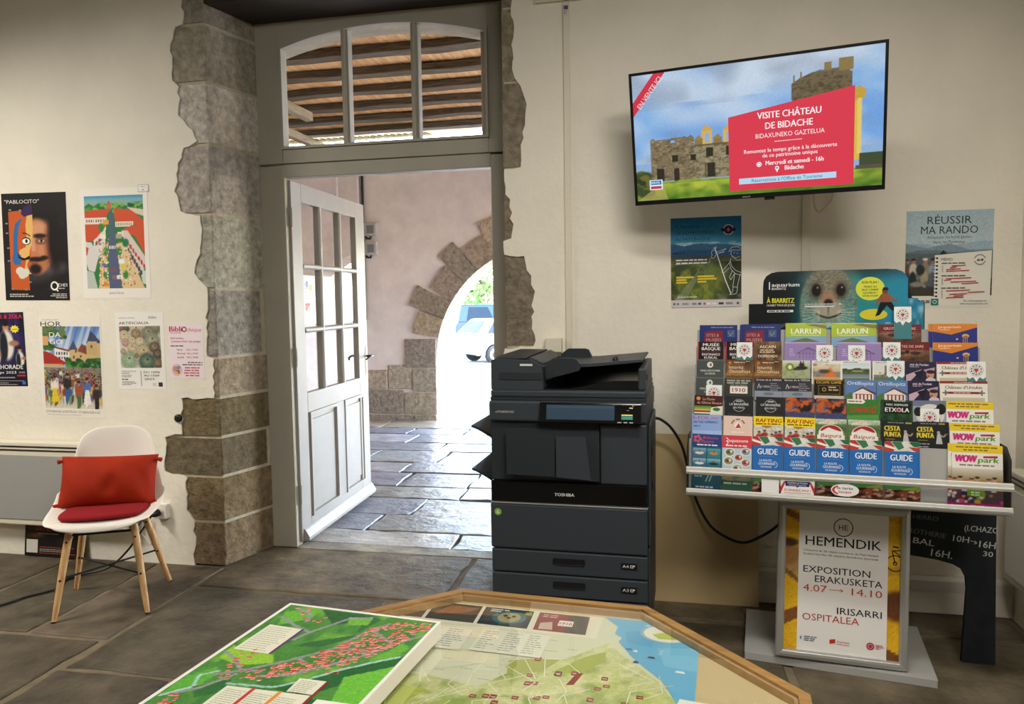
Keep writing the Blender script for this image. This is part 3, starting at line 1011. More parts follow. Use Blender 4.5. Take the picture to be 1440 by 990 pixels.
LEAF = plain('sunlit_leaves', '#5f8f3a', 0.7, mottle=0.3, mscale=3)
BARK = plain('tree_bark', '#5d5145', 0.9, bump=(12, .8))
def tree(loc, rad, seed, label):
    r = thing('street_tree', label, 'tree', loc)
    rg = random.Random(seed)
    q = MB()
    q.tube([(0, 0, 0), (0.05, 0, 1.5), (-0.05, 0.05, 3.0)], [0.2, 0.15, 0.1], BARK, 10)
    for k in range(5):
        a = k*1.26
        q.tube([(-0.03, 0.03, 2.2+0.2*k), (math.cos(a)*0.9, math.sin(a)*0.9, 3.3+0.3*k)], [0.07, 0.02], BARK, 6)
    q.build('trunk', r)
    q = MB()
    for k in range(2200):
        while True:
            p = Vector((rg.uniform(-1, 1), rg.uniform(-1, 1), rg.uniform(-1, 1)))
            if 0.25 < p.length < 1:
                break
        p = Vector((p.x*rad, p.y*rad, 3.6+p.z*rad*0.85))
        a = Vector((rg.uniform(-1, 1), rg.uniform(-1, 1), rg.uniform(-1, 1))).normalized()
        b = a.orthogonal().normalized()
        s = rg.uniform(0.09, 0.2)
        q.add([tuple(p-a*s), tuple(p+b*s*0.5), tuple(p+a*s), tuple(p-b*s*0.5)], [(0, 1, 2, 3)], LEAF)
    q.build('foliage', r, recalc=False)
tree((-8.6, 31, -0.62), 2.3, 1, 'green leafy tree in the street seen through the arch')

# ================================================================ LEFT WALL: POSTERS, HEATER, CHAIR
DIG = '#2b2b2b'
def hang(p, name, cx, cz, label, cat='poster', rot=0.0, group=None, y=-0.0004):
    a = math.radians(rot)
    c, s = math.cos(a), math.sin(a)
    loc = (cx-(p.w/2*c-p.h/2*s), y, cz-(p.w/2*s+p.h/2*c))
    o = p.put(name, loc, (0, -a, 0))
    return tag(o, label, cat, group)

# dark poster: painted shapes on the left, half a portrait on the right
p = Print(0.42, 0.594, '#1c1a1b')
pc_ = Pic(84, 118, '#1b191b', 2)
pc_.cloud(5, '#37343a', 0.6, 0.1, 0.75)
pc_.ell(0.60, 0.47, 0.37, 0.33, '#17110f', 1, 0.12)
pc_.ell(0.46, 0.30, 0.40, 0.13, '#3f3c42', 0.8, 0.3)
pc_.ell(0.76, 0.31, 0.20, 0.06, '#55535a', 0.7, 0.4)
pc_.ell(0.52, 0.50, 0.26, 0.255, '#b5714c', 1, 0.08)
pc_.ell(0.55, 0.66, 0.17, 0.08, '#d59a74', 0.9, 0.5)
pc_.ell(0.62, 0.47, 0.10, 0.07, '#cf8c66', 0.8, 0.5)
pc_.ell(0.70, 0.52, 0.06, 0.17, '#8a4e34', 0.7, 0.5)
pc_.ell(0.47, 0.50, 0.035, 0.10, '#d99b78', 0.9, 0.4)
pc_.ell(0.46, 0.43, 0.055, 0.03, '#c07552', 0.9, 0.4)
pc_.ell(0.575, 0.60, 0.10, 0.022, '#2b1a14', 1, 0.3)
pc_.ell(0.59, 0.552, 0.075, 0.028, '#6e3d29', 1, 0.4)
pc_.ell(0.595, 0.553, 0.045, 0.014, '#d9c4b0', 1, 0.3)
pc_.ell(0.598, 0.555, 0.02, 0.016, '#21140f', 1, 0.3)
pc_.ell(0.50, 0.385, 0.14, 0.022, '#1d120d', 1, 0.3)
pc_.ell(0.63, 0.40, 0.06, 0.018, '#1d120d', 1, 0.4)
pc_.ell(0.47, 0.352, 0.06, 0.014, '#9a4f42', 1, 0.4)
pc_.ell(0.49, 0.295, 0.09, 0.045, '#1d120d', 1, 0.3)
pc_.ell(0.80, 0.55, 0.10, 0.27, '#17110f', 1, 0.35)
pc_.grain(0.012)
p.img(0.0, 0.0, 0.42, 0.594, pc_)
W_, H_ = 0.42, 0.594
def P_(pts):
    return [(a*W_, b*H_) for a, b in pts]
p.poly(P_([(.10, .83), (.30, .84), (.34, .78), (.45, .80), (.46, .60), (.42, .42), (.38, .30), (.39, .095), (.10, .10)]), '#c45a26')
p.poly(P_([(.30, .80), (.31, .84), (.36, .875), (.44, .895), (.47, .90), (.475, .80), (.38, .785)]), '#3b2350')
p.poly(P_([(.39, .79), (.475, .80), (.47, .62), (.445, .52), (.41, .46), (.40, .40), (.36, .33), (.39, .27), (.43, .25), (.36, .24), (.32, .30), (.35, .38), (.24, .42), (.25, .47), (.35, .50), (.37, .60), (.36, .70)]), '#e3b266')
p.poly(P_([(.29, .765), (.20, .72), (.16, .60), (.155, .45), (.13, .38), (.17, .335), (.25, .335), (.28, .37), (.27, .42), (.225, .45), (.225, .55), (.25, .68), (.305, .755)]), '#2f6aa3')
p.ell2(.365*W_, .555*H_, .068*W_, .036*H_, '#1d1a18')
p.ell2(.36*W_, .553*H_, .058*W_, .027*H_, '#f0eee2')
p.ell2(.368*W_, .555*H_, .02*W_, .018*H_, '#16202c')
p.line(P_([(.31, .63), (.37, .625), (.43, .60)]), .006, '#3a1d12')
p.poly(P_([(.22, .45), (.25, .41), (.33, .395), (.41, .42), (.41, .385), (.30, .375), (.23, .40)]), '#20130f')
for q in ((.25, .275, .07), (.31, .255, .075), (.28, .235, .06), (.345, .27, .05)):
    p.ell2(q[0]*W_, q[1]*H_, q[2]*W_, q[2]*W_*.8, '#d8d2c4', 12)
for a, b in ((.13, .845), (.29, .84), (.07, .72), (.07, .63), (.08, .49), (.08, .37), (.12, .105), (.33, .10), (.40, .17)):
    p.rect(a*W_-.008, b*H_-.003, .016, .008, '#8f8c88')
p.text('"PABLOCITO"', .05*W_, .905*H_, .021, '#efe9dc', w=.54*W_)
p.ring(.775*W_, .135*H_, .021, .009, '#efeae0'); p.line(P_([(.79, .11), (.83, .085)]), .008, '#efeae0')
p.text('DEI', .835*W_, .13*H_, .017, '#efeae0', w=.135*W_)
p.bars(.84*W_, .108*H_, .13*W_, 1, .01, .005, '#c9c4ba', 3)
p.bars(.07*W_, .052*H_, .42*W_, 2, .011, .006, '#c9c4ba', 4)
p.bars(.70*W_, .055*H_, .26*W_, 3, .010, .005, '#c9c4ba', 5, 'r')
hang(p, 'poster', -3.451, 1.753, 'dark poster with an orange painted face beside half a bearded portrait', rot=-0.9, group='posters on the left wall')

# bird's-eye view of a red-roofed street
p = Print(0.42, 0.594, '#efe9de')
pc_ = Pic(100, 145, '#d9c39b', 4)
pc_.grad(1.0, '#3f8fb5', 0.90, '#a9cfc4')
pc_.mix((pc_.Y < 0.93).astype(float), '#6f9a80')
pc_.ridge(0.93, 0.05, 7, '#8fb09a', 3)
pc_.ridge(0.90, 0.05, 12, '#2f7a3e', 5)
pc_.dots(60, ['#2e7d3c', '#4f9a48', '#1f5f35', '#79b053'], 0, 1, 0.83, 0.90, (0.02, 0.045), 0.5)
pc_.poly([(0, .84), (.45, .86), (.30, .70), (0, .70)], '#cf5230')
pc_.poly([(.50, .86), (1, .83), (1, .62), (.80, .70), (.52, .72)], '#d3552f')
pc_.poly([(.72, .87), (1, .84), (1, .74)], '#dccfb8')
pc_.poly([(.86, .80), (1, .77), (1, .72)], '#3f7b4a')
pc_.rect(0, .70, .38, .065, '#e5ddd0'); pc_.rect(.52, .66, .30, .06, '#e7dccb')
for i in range(9):
    pc_.rect(.03+i*.04, .715, .015, .032, '#7b4a3f'); pc_.rect(.54+i*.03, .675, .012, .03, '#7b4a3f')
pc_.poly([(0, .70), (.36, .70), (.30, .60), (.14, .52), (0, .52)], '#cf5230')
pc_.poly([(.14, .52), (.30, .62), (.36, .68), (.34, .50), (.24, .36), (.14, .36)], '#dcd8d2')
pc_.poly([(0, .51), (.10, .50), (.22, .36), (.14, .18), (.04, .20), (0, .28)], '#d9d4cf')
pc_.poly([(0, .46), (.05, .44), (.02, .36), (0, .36)], '#c9482b')
pc_.poly([(0, .20), (.12, .18), (.18, 0), (0, 0)], '#b9c4b8')
pc_.poly([(.62, .62), (.80, .68), (1, .64), (1, .36), (.84, .56)], '#d3552f')
pc_.poly([(.62, .62), (.72, .62), (1, .34), (1, .22), (.86, .16), (.70, .40)], '#dcccc4')
pc_.poly([(.90, .24), (1, .18), (1, .04), (.94, .06)], '#cfd8cf')
for i in range(7):
    t = i/6
    pc_.poly([(.70+.26*t, .52-.25*t), (.735+.26*t, .50-.25*t), (.735+.26*t, .455-.25*t), (.70+.26*t, .475-.25*t)], '#b5382c')
    pc_.ell(.72+.2*t, .41-.24*t, .022, .028, '#514a4a', 1)
    pc_.poly([(.17+.14*t, .50+.08*t), (.19+.14*t, .51+.08*t), (.19+.14*t, .47+.08*t), (.17+.14*t, .46+.08*t)], '#a2473c')
pc_.poly([(.44, .85), (.48, .85), (.50, .56), (.62, 0), (.38, 0), (.40, .56)], '#56607f')
pc_.poly([(.38, .48), (.40, .56), (.36, .30), (.38, 0), (.20, 0), (.24, .28), (.30, .48)], '#e0bf8c')
pc_.poly([(.52, .48), (.66, .50), (.84, .20), (.98, 0), (.60, 0), (.55, .30)], '#e0c493')
for i in range(5):
    pc_.rect(.405+i*.024, .43, .012, .035, '#e8e6e0')
for a, b in ((.34, .40), (.57, .40), (.33, .15), (.66, .15), (.28, .66)):
    pc_.ell(a, b, .045, .045, '#2f8a3a', 1, .2)
pc_.ell(.68, .49, .055, .045, '#1f7a4a', 1, .2)
for a, b, c in ((.31, .25, '#3b6ea8'), (.32, .05, '#e08a2c'), (.62, .23, '#d8cf4a'), (.36, .71, '#e0a640'), (.60, .29, '#f0efe9'), (.48, .12, '#8a6a6a'), (.46, .20, '#7a5a66'), (.56, .12, '#ece6da'), (.30, .56, '#efe6d2'), (.60, .58, '#e6dcc9'), (.57, .56, '#b0a394')):
    pc_.rect(a-.05, b-.02, .10, .045, c)
pc_.dots(90, ['#f0ebdc', '#a0644a', '#d9d2c0', '#5f6f5a', '#d07a4a'], .22, .38, .02, .50, (.006, .014), .8)
pc_.dots(90, ['#f0ebdc', '#a0644a', '#d9d2c0', '#5f6f5a', '#d07a4a'], .55, .82, .02, .50, (.006, .014), .8)
pc_.rect(.39, .86, .07, .05, '#c96a48'); pc_.poly([(.39, .91), (.46, .91), (.425, .95)], '#c05a3a')
p.img(.028, .055, .365, .50, pc_)
p.text('BASTIDA', .21, .024, .011, '#77716a', w=.09, al='c')
p.text('LA BASTIDE CLAIRENCE', .21, .532, .010, '#7fb6cf', w=.33, al='c')
hang(p, 'poster', -2.943, 1.756, "colourful poster of a red-roofed street seen from above", rot=-0.6, group='posters on the left wall')
p = Print(0.066, 0.042, '#e9e4da')
p.rect(0.002, 0.002, .062, .038, '#8d8a84'); p.rect(0.004, 0.004, .058, .034, '#ece8de')
p.bars(0.018, .027, .03, 1, .01, .004, '#b5a9a0', 2, 'c'); p.text('64', .033, .008, .009, '#3b3632', al='c', bold=1)
hang(p, 'price_label', -2.752, 2.045, 'small white label pinned above the top right corner of the street poster', 'label', y=-0.002)

# concert poster cut by the picture edge
p = Print(0.297, 0.42, '#1d1b30')
pc_ = Pic(60, 84, '#232046', 8)
pc_.cloud(4, '#4a2f7a', 0.8); pc_.cloud(6, '#0f0f1c', 0.8)
for a, b, s in ((.30, .42, 1.0), (.86, .36, .7), (.12, .34, .7), (.58, .56, 1.25)):
    pc_.ell(a, b+.19*s, .055*s, .05*s, '#b98263', 1, .2); pc_.ell(a, b+.225*s, .06*s, .025*s, '#1b1513', 1, .2)
    pc_.ell(a, b, .13*s, .16*s, '#e3ded2', 1, .15); pc_.ell(a-.05*s, b-.02, .07*s, .16*s, '#20202a', 1, .15); pc_.ell(a+.13*s, b+.02, .09*s, .03*s, '#a9765a', 1, .3)
pc_.mix((pc_.Y < .30).astype(float), '#151428')
p.img(0, 0, .297, .42, pc_)
p.text('EZPALAK & ZOLA', .287, .385, .024, '#d8342c', w=.27, al='r', bold=1)
p.poly([(.233+(.033 if k % 2 == 0 else .022)*math.cos(k*math.pi/9), .325+(.024 if k % 2 == 0 else .016)*math.sin(k*math.pi/9)) for k in range(18)], '#f0dd3a')
p.text('LABASTIDE', .232, .32, .006, '#3a3320', w=.035, al='c', bold=1)
p.text('PEYREHORADE', .273, .098, .026, '#f1efe8', w=.255, al='r', bold=.5)
p.text('30 Sept 2023', .225, .072, .015, '#f1efe8', w=.19, al='r'); p.text('21H30', .283, .074, .011, '#d8d4cc', al='r')
p.rect(.23, .056, .055, .009, '#c22a2c'); p.text('grand comment', .215, .045, .013, '#d8d4cc', w=.17, al='r')
p.rect(.02, .03, .255, .0015, '#d8d4cc'); p.bars(.03, .017, .20, 2, .009, .004, '#aaa6a0', 3); p.rect(.262, .010, .022, .018, '#3f6fc0')
hang(p, 'poster', -3.704, 1.181, 'dark blue concert poster with musicians at the left edge', rot=0.5, group='posters on the left wall')

# market scene
p = Print(0.40, 0.578, '#ece6d8')
pc_ = Pic(100, 138, '#9cb6d6', 12)
pc_.grad(1.0, '#5f83bd', .55, '#d5dde4')
for i in range(9):
    x0 = .2+.1*i
    pc_.poly([(x0, 1), (x0+.05, 1), (x0-.12, .6), (x0-.2, .6)], ['#e4e9ee', '#4a6fb0', '#c9d5e4'][i % 3], .55)
pc_.poly([(.20, .74), (.46, .70), (.46, .58), (.20, .58)], '#e9e4dc')
for i in range(5):
    for j in range(2):
        pc_.rect(.23+i*.045, .60+j*.055, .022, .032, '#3c4458')
pc_.poly([(.18, .76), (.48, .71), (.46, .69), (.20, .735)], '#7a3f34')
pc_.poly([(.46, .72), (.75, .76), (1, .80), (1, .55), (.46, .55)], '#cdb07c')
pc_.poly([(.44, .71), (.54, .83), (.60, .72)], '#4a5068'); pc_.poly([(.76, .80), (.84, .95), (1, .82), (1, .80)], '#434a66')
pc_.rect(.78, .66, .16, .16, '#c7a878'); pc_.poly([(.60, .70), (.68, .79), (.76, .76), (.76, .66)], '#8a4a34')
for a, b in ((.56, .68), (.70, .70), (.83, .74), (.64, .62), (.52, .61)):
    pc_.rect(a, b, .03, .035, '#5b4a48')
pc_.dots(70, ['#2d5a2c', '#3f7a35', '#234a28', '#5c8f3f'], .42, 1.0, .50, .60, (.03, .06), .5)
pc_.dots(30, ['#33562c', '#6a7a4a', '#45703a'], 0, .40, .86, 1.0, (.03, .06), .6)
pc_.dots(18, ['#33562c', '#45703a'], 0, .18, .72, .80, (.03, .05), .6)
pc_.poly([(0, .70), (.12, .68), (.40, .56), (.36, .53), (0, .54)], '#a8322c')
pc_.rect(0, .51, .34, .03, '#d8a35a', .8)
pc_.mix((pc_.Y < .50).astype(float), '#8d8272'); pc_.grad(.20, '#a59a84', 0.0, '#d9d2bf')
pc_.cloud(9, '#5a5148', .6, .2, .5)
cl = ['#3d5a8c', '#8c3a3a', '#d8d2c4', '#6a5a8a', '#3a3d45', '#7a8a4a', '#b0703a', '#c9b060', '#4a6a6a', '#9a4a6a']
def body_(a, b, s, c1, c2, hair):
    pc_.ell(a, b-.060*s, .020*s, .060*s, c2, 1, .2); pc_.ell(a-.012*s, b-.11*s, .008*s, .03*s, c2, 1, .2); pc_.ell(a, b-.012*s, .027*s, .036*s, c1, 1, .2)
    pc_.ell(a+.03*s, b+.0*s, .008*s, .034*s, c1, .9, .3); pc_.ell(a-.03*s, b-.01*s, .008*s, .034*s, c1, .9, .3)
    pc_.ell(a, b+.036*s, .0125*s, .015*s, '#b98664', 1, .2); pc_.ell(a, b+.046*s, .014*s, .010*s, hair, 1, .2)
for i in range(150):
    b = .46-.26*(i/150)
    a, s_ = pc_.r.rand(), .6+(.47-b)*2.6
    body_(a, b, s_, cl[pc_.r.randint(10)], cl[pc_.r.randint(10)], ['#2d2320', '#4a3424', '#6a4a30'][pc_.r.randint(3)])
for a, b, c1, c2 in ((.18, .30, '#e6e0d4', '#e3c02c'), (.40, .33, '#2f2a28', '#3f5f96'), (.74, .28, '#5470a8', '#ece8de'), (.90, .20, '#3a2d28', '#2a2422'), (.60, .24, '#a0563a', '#4c6a3a')):
    body_(a, b, 1.9, c1, c2, '#3a2620')
    if c2 in ('#e3c02c', '#ece8de'):
        pc_.poly([(a-.03, b-.05), (a+.03, b-.05), (a+.07, b-.22), (a-.07, b-.22)], c2)
pc_.grain(.035, 0, .5)
p.img(.022, .052, .37, .46, pc_)
p.rect(.022, .405, .035, .052, '#dba56c')
p.text('GALERIE D\'ART', .022, .545, .007, '#8d8880', w=.11)
p.text('HOR', .012, .512, .028, '#3a3a3a', w=.135); p.text('DA', .066, .452, .028, '#f4f1e8', w=.075); p.text('GO', .066, .412, .028, '#f4f1e8', w=.085)
p.text('DONIBANE LOHITZUN / ST-JEAN-DE-LUZ', .025, .027, .014, '#8a857c', w=.35)
p.bars(.03, .014, .32, 1, .01, .003, '#b5b0a6', 4)
hang(p, 'poster', -3.262, 1.086, 'painted market crowd poster under the street poster', rot=-0.7, group='posters on the left wall')

# white poster with urchins
p = Print(0.297, 0.42, '#f0ece4')
pc_ = Pic(80, 84, '#d9d4c4', 6)
for a, b, r_, c in ((.06, .95, .10, '#8a5a58'), (.20, .93, .07, '#3f5040'), (.42, .92, .15, '#cdbb9a'), (.85, .95, .18, '#7a7a62'), (.12, .76, .14, '#c9b898'), (.42, .80, .13, '#8f7a5a'), (.72, .82, .17, '#7d8068'), (.55, .70, .07, '#a06a62'), (.14, .60, .09, '#c99a90'), (.32, .64, .09, '#cfc0a0'), (.50, .62, .11, '#cbbd98'), (.80, .64, .19, '#8a9078'), (.30, .48, .12, '#c8b68e'), (.58, .38, .17, '#b9a980'), (.85, .48, .14, '#6a5646'), (.92, .32, .13, '#53443a'), (.22, .18, .20, '#8ea789'), (.66, .14, .22, '#4a6452'), (.92, .10, .12, '#6b5a44'), (.08, .40, .07, '#b5a585'), (.40, .30, .06, '#8f8060')):
    pc_.ell(a, b, r_, r_*1.05, '#6a6250', .6, .25); pc_.ell(a-.006, b+.008, r_*.92, r_*.95, c, 1, .15); pc_.ell(a-.02, b+.03, r_*.45, r_*.4, '#e6dcc2', .35, .6); pc_.ell(a, b+r_*.3, r_*.14, r_*.12, '#3d362c', .8, .3)
    for k in range(10):
        t = k*.628
        pc_.ell(a+r_*.65*math.cos(t), b+r_*.65*math.sin(t), .01, .012, '#5a5240', .5, .4)
pc_.grain(.05)
p.img(.022, .118, .253, .228, pc_)
p.text('EXPOSITION - ARTIFICIELLE', .022, .388, .007, '#77736c', w=.10); p.text('Salies', .205, .387, .014, '#4a4a46', w=.05, shear=.25)
p.text('ARTIFICIALIA', .022, .356, .015, '#3b3f3a', w=.185, bold=.6)
p.text('MAISON DE LA', .024, .096, .008, '#55524d', w=.09, bold=.4); p.text('PIERRE', .024, .085, .008, '#55524d', w=.05, bold=.4)
p.bars(.024, .075, .09, 2, .008, .004, '#8a867e', 3); p.bars(.024, .052, .06, 1, .008, .006, '#4c4944', 4); p.bars(.024, .040, .09, 3, .008, .004, '#8a867e', 5)
p.rect(.143, .018, .003, .085, '#3b3f3a')
p.text('DU 10/06', .162, .090, .011, '#3b3f3a', w=.10, bold=.6); p.text('AU 17/09', .162, .071, .011, '#3b3f3a', w=.095, bold=.6); p.text('2023', .165, .052, .011, '#3b3f3a', w=.06, bold=.6)
p.rect(.25, .016, .025, .023, '#3e352c'); p.rect(.215, .018, .02, .018, '#ddd2c9')
hang(p, 'poster', -2.817, 1.171, 'white exhibition poster with a picture of sea urchin shells', rot=0.2, group='posters on the left wall')

# library notice
p = Print(0.21, 0.297, '#f0e2e6')
p.text('Bibli', .008, .252, .030, '#c01f2e', w=.075, bold=1.2); p.ring(.098, .264, .012, .006, '#a01c28'); p.text('thèque', .113, .252, .022, '#cf4a55', w=.085, shear=.3)
p.bars(.01, .243, .07, 1, .01, .004, '#c77a80', 2)
p.text('Amis touristes,', .012, .212, .011, '#b5303c', w=.08, shear=.2, bold=.5); p.text("la lecture l'été c'est sympa!", .018, .194, .012, '#b5303c', w=.175, shear=.2, bold=.5)
p.bars(.012, .172, .11, 1, .01, .006, '#6a5a60', 3)
for i, q in enumerate(('Mardi      16h à 17h30', 'Mercredi  16h à 17h30', 'Samedi    10h à 12h00')):
    p.text(q, .05, .150-.020*i, .0095, '#c23a44', w=.125, bold=.4)
p.bars(.075, .083, .125, 2, .012, .006, '#8a6a70', 4, 'r'); p.bars(.085, .054, .105, 4, .014, .007, '#c86a72', 5, 'c')
p.ell2(.045, .045, .032, .034, '#e4c3c0'); p.ell2(.035, .05, .014, .016, '#c98f8a'); p.ell2(.052, .035, .012, .012, '#b5555a'); p.ell2(.055, .058, .012, .01, '#7f98b0'); p.ell2(.04, .03, .012, .008, '#d8b860')
hang(p, 'poster', -2.538, 1.172, 'small pink and red library notice next to the bare stones', 'notice', rot=-0.3, group='posters on the left wall')

# wall heaters
PERF, pt_, pb_ = new_mat('perforated_grey_grille')
tcn = pt_.nodes.new('ShaderNodeTexCoord'); vor = pt_.nodes.new('ShaderNodeTexVoronoi'); vor.inputs['Scale'].default_value = 130; vor.inputs['Randomness'].default_value = 0.0
rmp = pt_.nodes.new('ShaderNodeValToRGB'); rmp.color_ramp.elements[0].color = (*hl('#4a4a48'), 1); rmp.color_ramp.elements[1].color = (*hl('#a09e99'), 1)
rmp.color_ramp.elements[0].position = .25; rmp.color_ramp.elements[1].position = .4
pt_.links.new(tcn.outputs['Object'], vor.inputs['Vector']); pt_.links.new(vor.outputs['Distance'], rmp.inputs['Fac']); pt_.links.new(rmp.outputs['Color'], pb_.inputs['Base Color'])
pb_.inputs['Roughness'].default_value = .5
def heater(label, loc, rz, L, front=None):
    """front towards local -y, back plate at y=0."""
    r = thing('wall_heater', label, 'heater', loc, (0, 0, rz), group='electric wall heaters')
    b = MB(); b.box(0, L, -0.075, -0.012, 0, 0.475, CREAMPLASTIC); b.build('casing', r, bevel=.008)
    b = MB(); b.box(0.03, L-0.03, -0.080, -0.0755, 0.035, 0.40, front or PERF); b.build('grille', r, bevel=.002)
    b = MB()
    for z in (0.425, 0.445):
        b.box(0.02, L-0.02, -0.0775, -0.0755, z, z+.008, BLACKPLASTIC)
    b.build('air_slot', r)
    b = MB(); b.box(0.2, 0.26, -0.0115, 0, 0.1, 0.4, GREYMETAL); b.box(L-0.26, L-0.2, -0.0115, 0, 0.1, 0.4, GREYMETAL); b.build('wall_bracket', r)
    return r
heater('long cream electric wall heater behind the white chair', (-4.75, -0.001, 0.192), 0, 1.86)
heater('cream electric wall heater on the right wall beside the brochure rack', (XW-0.001, -0.10, 0.205), -math.pi/2, 1.3, WHITEPLASTIC)

# dark flyer standing on the floor
p = Print(0.40, 0.20, '#191311', t=0.002)
pc_ = Pic(60, 30, '#17110f', 3); pc_.cloud(5, '#3a2414', .8); pc_.ell(.2, .6, .12, .06, '#8a5a2c', .7, .6); pc_.ell(.26, .8, .2, .05, '#4a3018', .7, .6)
p.img(0, 0, .40, .20, pc_)
p.text('ORTZADAR', .07, .148, .026, '#b5352c', w=.19, bold=.8)
p.bars(.085, .128, .20, 1, .01, .004, '#9a9080', 3); p.bars(.10, .052, .24, 1, .01, .005, '#a04038', 4, lo=.95); p.bars(.10, .040, .20, 2, .010, .004, '#b0a898', 5, lo=.9); p.bars(.10, .018, .24, 1, .01, .005, '#a04038', 6, lo=.95)
p.rect(.012, .02, .075, .075, '#cfc8bd')
o = p.put('flyer', (-3.615, -0.030, 0.0), (math.radians(-6), 0, 0))
tag(o, 'dark poster standing on the floor under the heater', 'poster')
# the white square stays blank

# small white cable down the wall, socket, plug, extension cord
b = MB(); b.tube([(-2.84, -0.018, 0.62), (-2.83, -0.013, .30), (-2.86, -0.013, .16), (-2.80, -0.013, 0.10), (-2.79, -0.013, 0.24)], 0.004, WHITEPLASTIC, 6)
tag(b.build('heater_cable'), 'thin white cable on the wall behind the chair', 'cable')
r = thing('wall_socket', 'white wall socket low on the plaster behind the chair', 'socket', (-2.72, 0, 0.295))
b = MB(); b.box(-.04, .04, -.035, 0, -.042, .042, WHITEPLASTIC); b.build('cover', r, bevel=.006)
b = MB(); b.lathe([(.022, 0), (.022, .004), (.016, .004)], (0, -.035, 0), (0, -1, 0), CREAMPLASTIC, 18); b.build('outlet', r)
b = MB()
cord = [(-3.30, -1.0, .006), (-3.116, -.678, .006), (-3.078, -.567, .006), (-3.011, -.455, .006), (-3.06, -.337, .006), (-3.02, -.26, .008), (-2.92, -.20, .03), (-2.84, -.15, .11), (-2.77, -.11, .22), (-2.735, -.085, .285)]
sp = []
for i in range(len(cord)-1):
    p0, p1, p2, p3 = [Vector(cord[max(0, min(len(cord)-1, i+k))]) for k in (-1, 0, 1, 2)]
    for k in range(5):
        t = k/5
        sp.append(0.5*((2*p1)+(p2-p0)*t+(2*p0-5*p1+4*p2-p3)*t*t+(3*p1-p0-3*p2+p3)*t**3))
sp.append(Vector(cord[-1]))
b.tube(sp, .0055, BLACKPLASTIC, 7)
eo = b.build('extension_cord')
tag(eo, 'black extension cord trailing over the floor to the socket behind the chair', 'cord')
b = MB(); b.lathe([(.008, 0), (.014, .012), (.019, .02), (.019, .045)], (-2.735, -.085, .285), (.25, .75, .15), BLACKPLASTIC, 14); b.build('plug', eo)

# ---------------------------------------------------------------- the white shell chair
SHELL = plain('white_moulded_shell', '#ebe4d8', .38)
BEECH = wood('beech_leg', '#b98a55', '#d6ad78', 7, 'Z', .45, 10)
CH = Matrix.Translation((-2.63, -.52, 0)) @ Matrix.Rotation(math.radians(26.6), 4, 'Z')
ch = thing('shell_chair', 'white shell chair on splayed wooden legs with red cushions', 'chair', (-2.63, -.52, 0), (0, 0, math.radians(26.6)))
V_ = [0, .06, .14, .26, .40, .52, .62, .72, .85, .95, 1.0]
CY = [-.235, -.228, -.19, -.11, 0, .09, .15, .185, .222, .245, .258]
CZ = [.405, .428, .434, .430, .424, .430, .462, .53, .66, .765, .812]
HW = [.168, .200, .224, .238, .244, .243, .237, .222, .186, .164, .138]
RA = [.0, .006, .014, .026, .048, .078, .09, .078, .045, .025, .012]
def cub(x, xs, ys):
    i = max(0, min(len(xs)-2, int(np.searchsorted(xs, x)-1)))
    h = xs[i+1]-xs[i]
    t = (x-xs[i])/h
    def sl(k):
        if k == 0: return (ys[1]-ys[0])/(xs[1]-xs[0])
        if k == len(xs)-1: return (ys[-1]-ys[-2])/(xs[-1]-xs[-2])
        return (ys[k+1]-ys[k-1])/(xs[k+1]-xs[k-1])
    m0, m1 = sl(i)*h, sl(i+1)*h
    return (2*t**3-3*t**2+1)*ys[i]+(t**3-2*t**2+t)*m0+(-2*t**3+3*t**2)*ys[i+1]+(t**3-t**2)*m1
def shell(u, v):
    s = 2*u-1
    e = .008
    cy, cz = cub(v, V_, CY), cub(v, V_, CZ)
    v0, v1 = max(0, v-e), min(1, v+e)
    ty, tz = cub(v1, V_, CY)-cub(v0, V_, CY), cub(v1, V_, CZ)-cub(v0, V_, CZ)
    L = math.hypot(ty, tz)
    ny, nz = -tz/L, ty/L
    hw, ra = cub(v, V_, HW), cub(v, V_, RA)
    k = abs(s)**2.6*ra
    # round the corners of lip and top
    cr = 0.0
    if v > .9: cr = -(abs(s)**4)*.035*(v-.9)/.1
    if v < .1: cr = (abs(s)**3)*.03*(.1-v)/.1
    return Vector((s*hw, cy+ny*k+ty/L*cr, cz+nz*k+tz/L*cr))
b = MB(); b.surf(shell, 22, 44, SHELL)
so_ = b.build('seat_shell', ch, recalc=False)
q = so_.modifiers.new('thickness', 'SOLIDIFY'); q.thickness = .007; q.offset = 1
q = so_.modifiers.new('round', 'SUBSURF'); q.levels = q.render_levels = 1
feet = [(-.195, -.205), (.195, -.215), (.222, .195), (-.217, .212)]
tops = [(-.135, -.115), (.135, -.115), (.13, .105), (-.13, .105)]
for (fx, fy), (tx, ty) in zip(feet, tops):
    b = MB()
    b.tube([(fx, fy, 0), (fx+(tx-fx)*.12, fy+(ty-fy)*.12, .045), (fx+(tx-fx)*.6, fy+(ty-fy)*.6, .24), (tx, ty, .398)], [.0105, .0125, .0165, .0165], BEECH, 14)
    lo = b.build('leg', ch)
    b = MB()
    for t in (.45, .86):
        c = Vector((fx+(tx-fx)*t, fy+(ty-fy)*t, .40*t))
        b.lathe([(.005, 0), (.005, .003), (.002, .003)], c+Vector((0, -.0155, 0)), (0, -1, 0), BLACKMETAL, 10)
    b.build('bolt', lo)
    b = MB()
    b.tube([(fx, fy, 0.0), (fx, fy, .006)], .0115, BLACKPLASTIC, 12); b.build('foot_cap', lo)
b = MB()
def at(i, t):
    return (feet[i][0]+(tops[i][0]-feet[i][0])*t, feet[i][1]+(tops[i][1]-feet[i][1])*t, .398*t)
